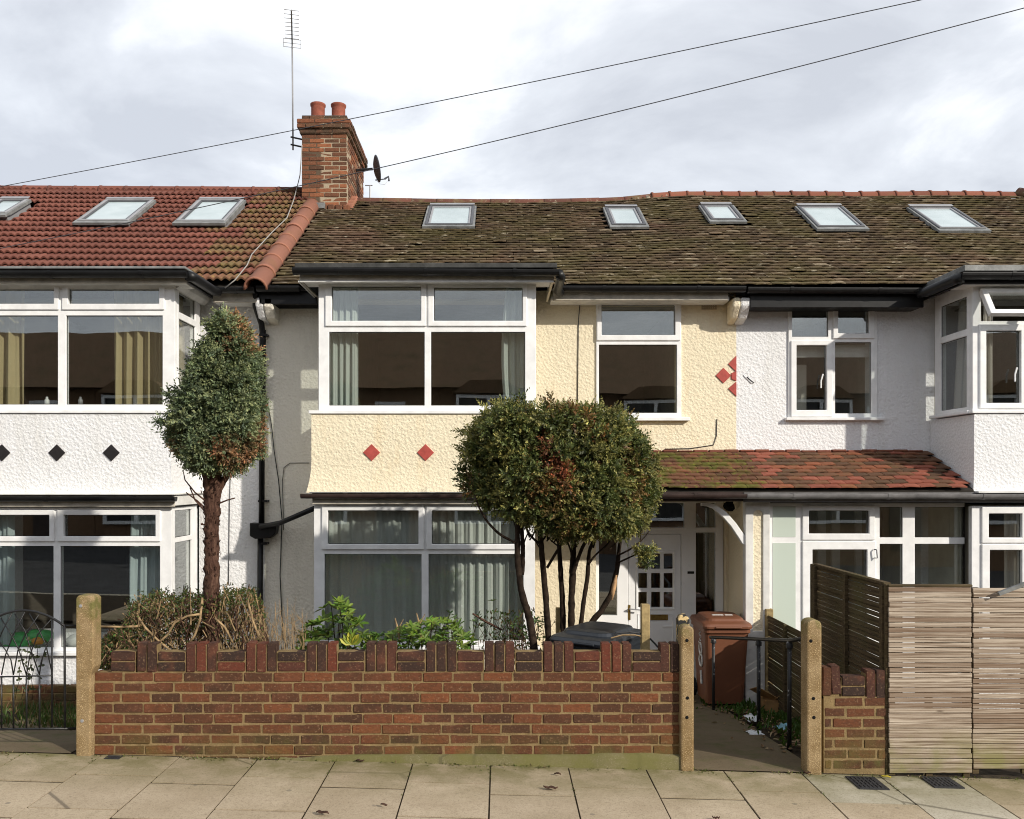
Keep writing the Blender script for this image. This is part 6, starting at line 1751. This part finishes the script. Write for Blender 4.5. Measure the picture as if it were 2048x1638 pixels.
col_mesh('foliage', [tuple(v) for v in V], Fc, C, tb, world_loc(tb))
for k in range(50):
    px = rng.gauss(1030, 40); b.tube([W(px, 1330, 7.6), W(px + rng.uniform(-10, 10), 1280, 7.6), W(px + rng.uniform(-30, 25), rng.uniform(1225, 1260), 7.55)], [.004, .003, .002], 4)
b.tube([W(945, 1227, 7.5), W(975, 1245, 7.5), W(1005, 1260, 7.5)], [.008, .012, .008], 5)
b.build('stalks', M['bark'], tb)['kind'] = 'stuff'
# blades with pale dead heads among the bright shrubs
for px, py, lb in ((793, 1242, 'pale dead flower spike leaning before the net curtain'), (836, 1232, 'pale forked dead spike standing in the low green shrub')):
    b = MB(); b.tube([W(px + 8, 1300, 7.35), W(px + 4, py + 20, 7.35), W(px - 3, py - 6, 7.35)], [.005, .012, .004], 6); b.tube([W(px + 4, py + 15, 7.35), W(px + 14, py - 4, 7.35)], [.006, .003], 5)
    tag(b.build('dead_spike', M['twig'], None, org=W(px + 8, 1300, 7.35)), lb, 'plant', 'dead spikes')
b = MB(); V, Fc, C = [], [], []
for k in range(6): leaf_add(V, Fc, C, W(704, 1290, 7.15), Vector((math.cos(.6 + k * .4), -.2, math.sin(.6 + k * .4))).normalized(), Vector((0, -1, 0)), .12, .05, (.42, .40, .05) if k % 2 else (.20, .26, .04))
tag(col_mesh('yellowing_plant', [tuple(v) for v in V], Fc, C, None, tuple(W(704, 1295, 7.15))), 'yellow striped leaf tuft at the foot of the bright shrub', 'plant')

# ---- hedge of dry twigs and small evergreen leaves by the left tree
hd = thing('hedge_bush', 'tangled brown and green hedge bush around the reddish trunk', 'bush', W(360, 1330, 7.0))
rng = random.Random(21); outl = [(192, 1300), (205, 1272), (230, 1252), (255, 1232), (262, 1205), (285, 1192), (320, 1185), (345, 1178), (400, 1180), (430, 1185), (450, 1176), (490, 1178), (520, 1190), (530, 1225), (540, 1290)]
def top_at(px):
    for a, c in zip(outl, outl[1:]):
        if a[0] <= px <= c[0]: return a[1] + (c[1] - a[1]) * (px - a[0]) / (c[0] - a[0])
    return 1300
_t0 = top_at
def top_at(px): return _t0(px) + 16 * noise.noise((px * .035, 3.3, 0)) + 10 * noise.noise((px * .12, 1.3, 0)) + 6
b_tan = MB(); b_dark = MB()
for k in range(1700):
    b = b_tan if k % 5 < 3 else b_dark
    px = rng.uniform(205, 535); D = rng.uniform(6.6, 7.6); top = top_at(px); py = top + (1330 - top) * rng.random() * .95 + 8
    p = W(px, py, D); a = rng.uniform(-1.2, 1.2) if px < 420 else rng.uniform(-.45, .45); L = rng.uniform(.06, .2)
    d = Vector((math.sin(a), rng.uniform(-.4, .4), math.cos(a))) * L; m_ = p + d * .5 + Vector((rng.gauss(0, .012), rng.gauss(0, .012), rng.gauss(0, .012)))
    r_ = rng.uniform(.0018, .0042); b.tube([p - d * .5, m_, p + d * .5], [r_ * 1.2, r_, r_ * .6], 4, False)
b_tan.build('twigs', M['twig'], hd)['kind'] = 'stuff'; b_dark.build('dark_twigs', M['bark'], hd)['kind'] = 'stuff'
for pts in ([(300, 1300), (335, 1270), (350, 1245), (375, 1232), (400, 1228)], [(275, 1232), (290, 1255), (315, 1280), (340, 1300)], [(405, 1195), (400, 1240), (390, 1270), (375, 1290)], [(195, 1253), (240, 1254), (280, 1252)], [(430, 1236), (450, 1255), (465, 1285)], [(495, 1200), (505, 1240), (518, 1275)]):
    b = MB(); b.tube([W(a, c, 6.62) for a, c in pts], .0095, 6); b.build('branch', M['twig'], hd, smooth=True)
V, Fc, C = [], [], []
for k in range(13000):
    px = rng.uniform(190, 530)
    top = top_at(px); u = rng.random(); py = top + (1335 - top) * u ** 1.25
    leafy = .9 if px < 290 else (.30 if py > top + 45 else .8)
    if px > 440 and py > top + 30: leafy = .12
    if rng.random() > leafy: continue
    p = W(px, py + rng.uniform(-4, 4), rng.uniform(6.6, 7.6)); d = Vector((rng.gauss(0, .7), rng.gauss(-.3, .6), rng.gauss(.3, .6))).normalized()
    g_ = rng.random(); col = (.05, .075, .02) if g_ < .55 else ((.10, .12, .035) if g_ < .85 else (.20, .12, .05))
    if px < 300 and g_ < .8: col = (.065 * rng.uniform(.6, 1.5), .10 * rng.uniform(.6, 1.5), .03)
    leaf_add(V, Fc, C, p, d, d.orthogonal().normalized(), rng.uniform(.018, .034), .016, col)
for k in range(3600):    # dead brown leaf mass inside
    px = rng.uniform(215, 530); top = top_at(px) + 14; py = top + (1345 - top) * rng.random() ** .8
    p = W(px, py, rng.uniform(7.0, 7.75)); d = Vector((rng.gauss(0, .7), rng.gauss(-.3, .6), rng.gauss(.2, .6))).normalized()
    g_ = rng.random(); leaf_add(V, Fc, C, p, d, d.orthogonal().normalized(), rng.uniform(.025, .045), .02, (.21, .145, .075) if g_ < .5 else ((.08, .08, .028) if g_ < .68 else (.34, .26, .15)))
# sprigs that stand clear of the outline
for k in range(46):
    px = rng.uniform(255, 525); top = top_at(px); D = rng.uniform(6.8, 7.4); x, y = px, top + 10
    dx = rng.uniform(-3, 3)
    for q in range(6):
        y -= rng.uniform(2, 5); x += dx + rng.uniform(-2, 2); p = W(x, y, D)
        for s_ in range(2):
            d = Vector((rng.gauss(0, .8), rng.gauss(0, .5), rng.gauss(.2, .5))).normalized(); leaf_add(V, Fc, C, p, d, d.orthogonal().normalized(), .022, .012, (.045, .06, .022))
col_mesh('foliage', [tuple(v) for v in V], Fc, C, hd, world_loc(hd))
# bare thicket beside the downpipe
tk = thing('bare_shrub', 'leafless shrub of pale upright twigs before the grey cream wall', 'shrub', W(565, 1330, 7.2), 'garden shrubs'); b = MB()
for k in range(34):
    px = rng.uniform(528, 612); D = rng.uniform(6.9, 7.5); x, y = px, 1335; pts = [W(x, y, D)]; 
    topy = rng.uniform(1188, 1262) if 545 < px < 600 else rng.uniform(1215, 1290)
    n = 5; dx = rng.uniform(-5, 5)
    for q in range(n): y += (topy - 1335) / n; x += dx + rng.uniform(-4, 4); pts.append(W(x, y, D))
    r_ = rng.uniform(.0025, .005); b.tube(pts, [r_ * (1.2 - .16 * q) for q in range(n + 1)], 4, False)
    for q in range(2, n):
        a = pts[q]; e_ = a + Vector((rng.uniform(-.10, .10), 0, rng.uniform(.03, .10))); b.tube([a, e_], [r_ * .6, r_ * .3], 4, False)
b.build('twigs', M['twig'], tk)['kind'] = 'stuff'
# little seedling stems seen through the gate
sd = thing('seedling', 'thin leafy seedling behind the arched iron gate', 'plant', W(60, 1400, 6.9)); b = MB(); V, Fc, C = [], [], []
for k in range(5):
    px = 30 + k * 12; x, y = px, 1400; pts = [W(x, y, 6.9)]
    for q in range(5): y -= 20 + 2 * k % 5; x += rng.uniform(-5, 7); pts.append(W(x, y, 6.9))
    b.tube(pts, .0022, 4)
    for p in pts[1:]:
        for s_ in range(3): d = Vector((rng.gauss(0, 1), 0, rng.gauss(.2, .6))).normalized(); leaf_add(V, Fc, C, p, d, Vector((0, -1, 0)), .03, .018, (.06, .075, .03))
b.build('stems', M['bark_dark'], sd)['kind'] = 'stuff'; col_mesh('foliage', [tuple(v) for v in V], Fc, C, sd, world_loc(sd))
# low brick edging and moss in front of the left house
DE_ = 9.0; be = MB(); be.box(-5.8, WX(190, 8.7), 8.74, 8.82, -.6, WZ(1374, 8.7) - .012)
be = tag(be.build('flower_bed_edging', M['mortar'], None, org=(-4.5, 8.78, -.4)), 'low mossy brick edging below the white bay of the red roofed house', 'edging')
for c in range(3):
    x = -5.8 + (c % 2) * .11
    while x < WX(185, 8.7): brick(be, x + .11, 8.78, WZ(1374, 8.7) - .035 - c * .078, .21, .1, .066, M['brick']); x += .223
bm_ = MB(); rng = random.Random(77); V, Fc, C = [], [], []
ms = thing('grass_tuft', 'rough green grass and dead leaves behind the arched gate', 'grass', W(120, 1420, 8.2), kind='stuff')
for k in range(1300):
    px = rng.gauss(125, 40) if k % 2 else rng.uniform(-60, 185); D = rng.uniform(7.2, 8.7); x = WX(px, D); z = gz(x, D)
    p = Vector((x, D, z)); d = Vector((rng.gauss(0, .4), rng.gauss(-.2, .4), 1)).normalized(); leaf_add(V, Fc, C, p, d, Vector((0, -1, 0)), rng.uniform(.03, .13), .010, (.05, .085, .02) if rng.random() < .7 else (.14, .10, .045))
col_mesh('blades', [tuple(v) for v in V], Fc, C, ms, world_loc(ms))

# ================================================================== LITTER AND SMALL THINGS
gr = thing('weeds', 'weeds and leaf litter along the foot of the shaded fence', 'weeds', (2.65, 8.0, -.3), kind='stuff'); V, Fc, C = [], [], []
for k in range(1500):
    D = rng.uniform(6.9, 9.4); x = 2.86 - abs(rng.gauss(0, .22)) - (.15 if D > 8.6 else 0); p = Vector((x, D, gz(x, D) + .03))
    g_ = rng.random()
    if g_ < .45: d = Vector((rng.gauss(0, .5), rng.gauss(-.3, .5), 1)).normalized(); leaf_add(V, Fc, C, p, d, Vector((0, -1, 0)), rng.uniform(.03, .09), .018, (.05, .10, .018))
    else: d = Vector((rng.gauss(0, 1), rng.gauss(0, 1), .12)).normalized(); leaf_add(V, Fc, C, p, d, Vector((rng.gauss(0, .2), rng.gauss(0, .2), 1)).normalized(), rng.uniform(.03, .07), .028, (.17, .10, .05) if g_ < .8 else (.30, .22, .13))
col_mesh('leaves', [tuple(v) for v in V], Fc, C, gr, world_loc(gr))
def scrap(name, label, c, sx, sy, mat, cat, seed, h=.03):
    rng = random.Random(seed); n = 5; b = MB(); c = Vector(c)
    for j in range(n + 1):
        for i in range(n + 1):
            u, v = i / n - .5, j / n - .5; b.v.append((c.x + u * sx + rng.gauss(0, sx * .04), c.y + v * sy + rng.gauss(0, sy * .04), c.z + .006 + h * abs(noise.noise((u * 4 + seed, v * 4, 0))) * 1.6))
    for j in range(n):
        for i in range(n): b.f.append((j * (n + 1) + i, j * (n + 1) + i + 1, (j + 1) * (n + 1) + i + 1, (j + 1) * (n + 1) + i))
    o = b.build(name, mat, None, org=c); md = o.modifiers.new('solid', 'SOLIDIFY'); md.thickness = .003
    return tag(o, label, cat)
def on_ground(px, py):
    for k in range(400):
        D = 5.3 + k * .012
        if WZ(py, D) <= gz(WX(px, D), D) + .026: return Vector((WX(px, D), D, gz(WX(px, D), D) + .026))
    return W(px, py, 8)
scrap('paper_scrap', 'crumpled white paper on the path by the middle rail post', on_ground(1505, 1440), .13, .2, M['paper'], 'litter', 2, .05)
scrap('paper_scrap', 'flat grey white paper scrap further down the path', on_ground(1510, 1467), .13, .12, M['paper'], 'litter', 3, .02)
scrap('plastic_wrapper', 'pale blue plastic wrapper at the foot of the fence', on_ground(1564, 1460), .11, .12, M['paper_blue'], 'litter', 4, .06)
scrap('paper_scrap', 'tiny white paper ball below the cardboard box', on_ground(1535, 1418), .07, .1, M['paper'], 'litter', 5, .06)
cb = thing('cardboard_box', 'torn open brown cardboard box lying by the fence', 'box', on_ground(1550, 1420))
c0 = world_loc(cb); b = MB(); b.box(c0.x - .12, c0.x + .14, c0.y - .05, c0.y + .2, c0.z - .02, c0.z + .11); b.build('carton', M['card'], cb, bevel=.004)
for dx, a in ((-.14, R(30)), (.08, R(-32))):
    b = MB(); b.box(-.12, .12, -.09, .09, -.003, .003); o = b.build('flap', M['card'], cb, org=(0, 0, 0)); o.location = (dx + .02, .0, .17); o.rotation_euler = (R(-25), a, 0)
# iron covers set in the paving
def cover(lb, px0, px1, py0, py1, grp='utility covers'):
    ya = 2.19 * F / (py1 - CY) if px0 > 1000 else 2.07 * F / (py1 - CY); yb_ = 2.19 * F / (py0 - CY) if px0 > 1000 else 2.07 * F / (py0 - CY)
    ya = max(ya, 5.4); yb_ = min(yb_, YW - .05); x = WX((px0 + px1) / 2, (ya + yb_) / 2); w = (px1 - px0) * (ya + yb_) / 2 / F * .78
    t = thing('utility_cover', lb, 'manhole cover', (x, (ya + yb_) / 2, -SL * x + .004), grp); t.rotation_euler[1] = SL
    hd = (yb_ - ya) / 2; b = MB(); b.box(-w / 2, w / 2, -hd, hd, -.03, .003); me = b.mesh('frame', M['cover']); o = bpy.data.objects.new('frame', me); COL.objects.link(o); o.parent = t
    b = MB(); k = 6
    for i in range(k):
        for j in range(4): 
            u0, v0 = -w / 2 + .02 + i * (w - .04) / k, -hd + .02 + j * (2 * hd - .04) / 4; b.box(u0 + .004, u0 + (w - .04) / k - .006, v0 + .004, v0 + (2 * hd - .04) / 4 - .006, .0031, .008)
    me = b.mesh('tread_pattern', M['cover']); o = bpy.data.objects.new('tread_pattern', me); COL.objects.link(o); o.parent = t; o['kind'] = 'stuff'
cover('black iron cover in the pale slab before the brick stub', 1696, 1772, 1552, 1577)
cover('black iron cover in the paving before the slatted fence', 1846, 1922, 1547, 1570)
cover('small black iron cover in the paving by the mossy gate post', 208, 246, 1512, 1523)
# fallen leaves
for px, py, L, m_, lb in ((1101, 1574, .10, 'leaf_brown', 'long dark fallen leaf on the paving below the wall'), (768, 1608, .05, 'leaf_brown', 'small curled brown leaf on the paving'), (645, 1632, .09, 'leaf_brown', 'dark fallen leaf cut by the lower photo edge'),
                          (1615, 1544, .05, 'leaf_brown', 'dry brown leaf at the foot of the round topped post'), (1772, 1551, .07, 'leaf_yellow', 'yellow leaf lying between the two iron covers'), (720, 1520, .06, 'leaf_brown', 'dry brown leaf against the foot of the castellated wall'),
                          (1845, 1542, .06, 'leaf_brown', 'curled brown leaf beside the fence foot'), (1432, 1634, .05, 'leaf_brown', 'brown leaf fragment near the bottom of the paving'), (1115, 1545, .05, 'leaf_brown', 'brown leaf scrap under the wall plinth')):
    p = on_ground(px, py); p.z = gz(p.x, p.y) + .006
    b = MB(); n = 6; rng = random.Random(int(px)); a = rng.uniform(-.5, .3); ca, sa = math.cos(a), math.sin(a)
    for k in range(n + 1):
        u = k / n - .5; w = .22 * L * (1 - (2 * u) ** 2) + .001; z = .012 * rng.random() + .01 * abs(u)
        for s_ in (-1, 0, 1): b.v.append((p.x + u * L * ca - s_ * w * sa, p.y + u * L * sa + s_ * w * ca, p.z + z + (.008 if s_ else 0)))
    for k in range(n):
        for s_ in (0, 1): b.f.append((k * 3 + s_, (k + 1) * 3 + s_, (k + 1) * 3 + s_ + 1, k * 3 + s_ + 1))
    o = b.build('fallen_leaf', M[m_], None, org=p, smooth=True); o.modifiers.new('solid', 'SOLIDIFY').thickness = .0015; tag(o, lb, 'leaf', 'fallen leaves')
# moss and crumbs where wall meets pavement
V, Fc, C = [], [], []; rng = random.Random(41)
for k in range(900):
    x = rng.uniform(-4.2, 4.6); y = YW - .03 - abs(rng.gauss(0, .035))
    if noise.noise((x * 2.5, 0, 3)) < .02 and rng.random() < .85: continue
    p = Vector((x, y, -SL * x + .002)); d = Vector((rng.gauss(0, .8), rng.gauss(-.5, .6), .6)).normalized()
    leaf_add(V, Fc, C, p, d, Vector((0, 0, 1)), rng.uniform(.01, .03), .010, (.09, .11, .02) if rng.random() < .7 else (.20, .15, .08))
for k in range(700):     # tufts in the paving joints
    if k % 3: x = joints[rng.randrange(2, 20)] + rng.gauss(0, .004); y = YW - abs(rng.gauss(0, .3)) - .03
    else: x = rng.uniform(-4, 4.5); y = YW - .02 - abs(rng.gauss(0, .05))
    if y < 5.2 or noise.noise((x * 3, y * 3, 9)) < .05: continue
    p = Vector((x, y, -SL * x - .002)); d = Vector((rng.gauss(0, .8), rng.gauss(-.3, .8), .5)).normalized()
    leaf_add(V, Fc, C, p, d, Vector((0, 0, 1)), rng.uniform(.008, .02), .008, (.075, .09, .02) if rng.random() < .7 else (.16, .12, .06))
tag(col_mesh('moss_and_weeds', [tuple(v) for v in V], Fc, C, None, (0, YW, 0)), 'moss and tiny weeds along the foot of the walls', 'moss', kind='stuff')

# ================================================================== HOUSES ACROSS THE STREET (seen reflected in the window panes)
M['far_roof'] = tilemat('brown_roof_across', [(0, (0.14, 0.085, 0.05)), (1, (0.20, 0.125, 0.07))], [(2, .5, .7, .5, (0.08, 0.07, 0.03), (1, 1, 1))])
M['far_wall'] = plain('brown_brick_across', (0.20, 0.12, 0.07), .9, .2)
def across(x):
    zb_ = .2; t = thing('terraced_house', 'terraced house across the street seen only as a reflection in window panes', 'house', (x, -9.0, zb_), 'houses across the street')
    b = MB(); b.box(x - 2.75, x + 2.75, -17, -9, zb_ - 2, zb_ + 4.9); b.build('wall', M['far_wall'], t)
    b = MB(); b.prism([(x - 2.76, -8.6, zb_ + 4.8), (x - 2.76, -17.4, zb_ + 4.8), (x - 2.76, -13, zb_ + 7.3)], (5.52, 0, 0)); b.build('roof', M['far_roof'], t)
    for zz in (.5, 3.1):
        b = MB(); b.plate(x - 2.2, x - .1, zb_ + zz, zb_ + zz + 1.45, [(x - 2.1, x - 1.2, zb_ + zz + .1, zb_ + zz + 1.35), (x - 1.1, x - .2, zb_ + zz + .1, zb_ + zz + 1.35)], lambda u, v, w: (u, -8.3 - w, v), 0, .1); w_ = b.build('window', M['upvc'], t)
        b = MB(); b.box(x - 2.15, x - .15, -8.45, -8.41, zb_ + zz + .05, zb_ + zz + 1.4); b.build('pane', M['number'], w_)
    b = MB(); b.box(x - 2.2, x - .1, -9.0, -8.42, zb_ - 2, zb_ + 4.7); b.build('bay', M['far_wall'], t)
    b = MB(); b.prism([(x - 2.3, -8.2, zb_ + 4.6), (x + .0, -8.2, zb_ + 4.6), (x - .6, -8.2, zb_ + 5.0), (x - 1.7, -8.2, zb_ + 5.0)], (0, -1.5, 0)); b.build('bay_roof', M['far_roof'], t)
    b = MB(); b.plate(x + .7, x + 1.7, zb_ + 3.2, zb_ + 4.4, [(x + .8, x + 1.6, zb_ + 3.3, zb_ + 4.3)], lambda u, v, w: (u, -8.95 - w, v), 0, .05); w_ = b.build('window', M['upvc'], t)
    b = MB(); b.box(x + .75, x + 1.65, -8.999, -8.985, zb_ + 3.25, zb_ + 4.35); b.build('pane', M['number'], w_)
    b = MB(); b.plate(x + .8, x + 1.8, zb_ - .4, zb_ + 1.8, [], lambda u, v, w: (u, -8.95 - w, v), 0, .05); b.build('door', M['brown_gutter'], t)
for k in range(-4, 5): across(k * 5.52 + .8)
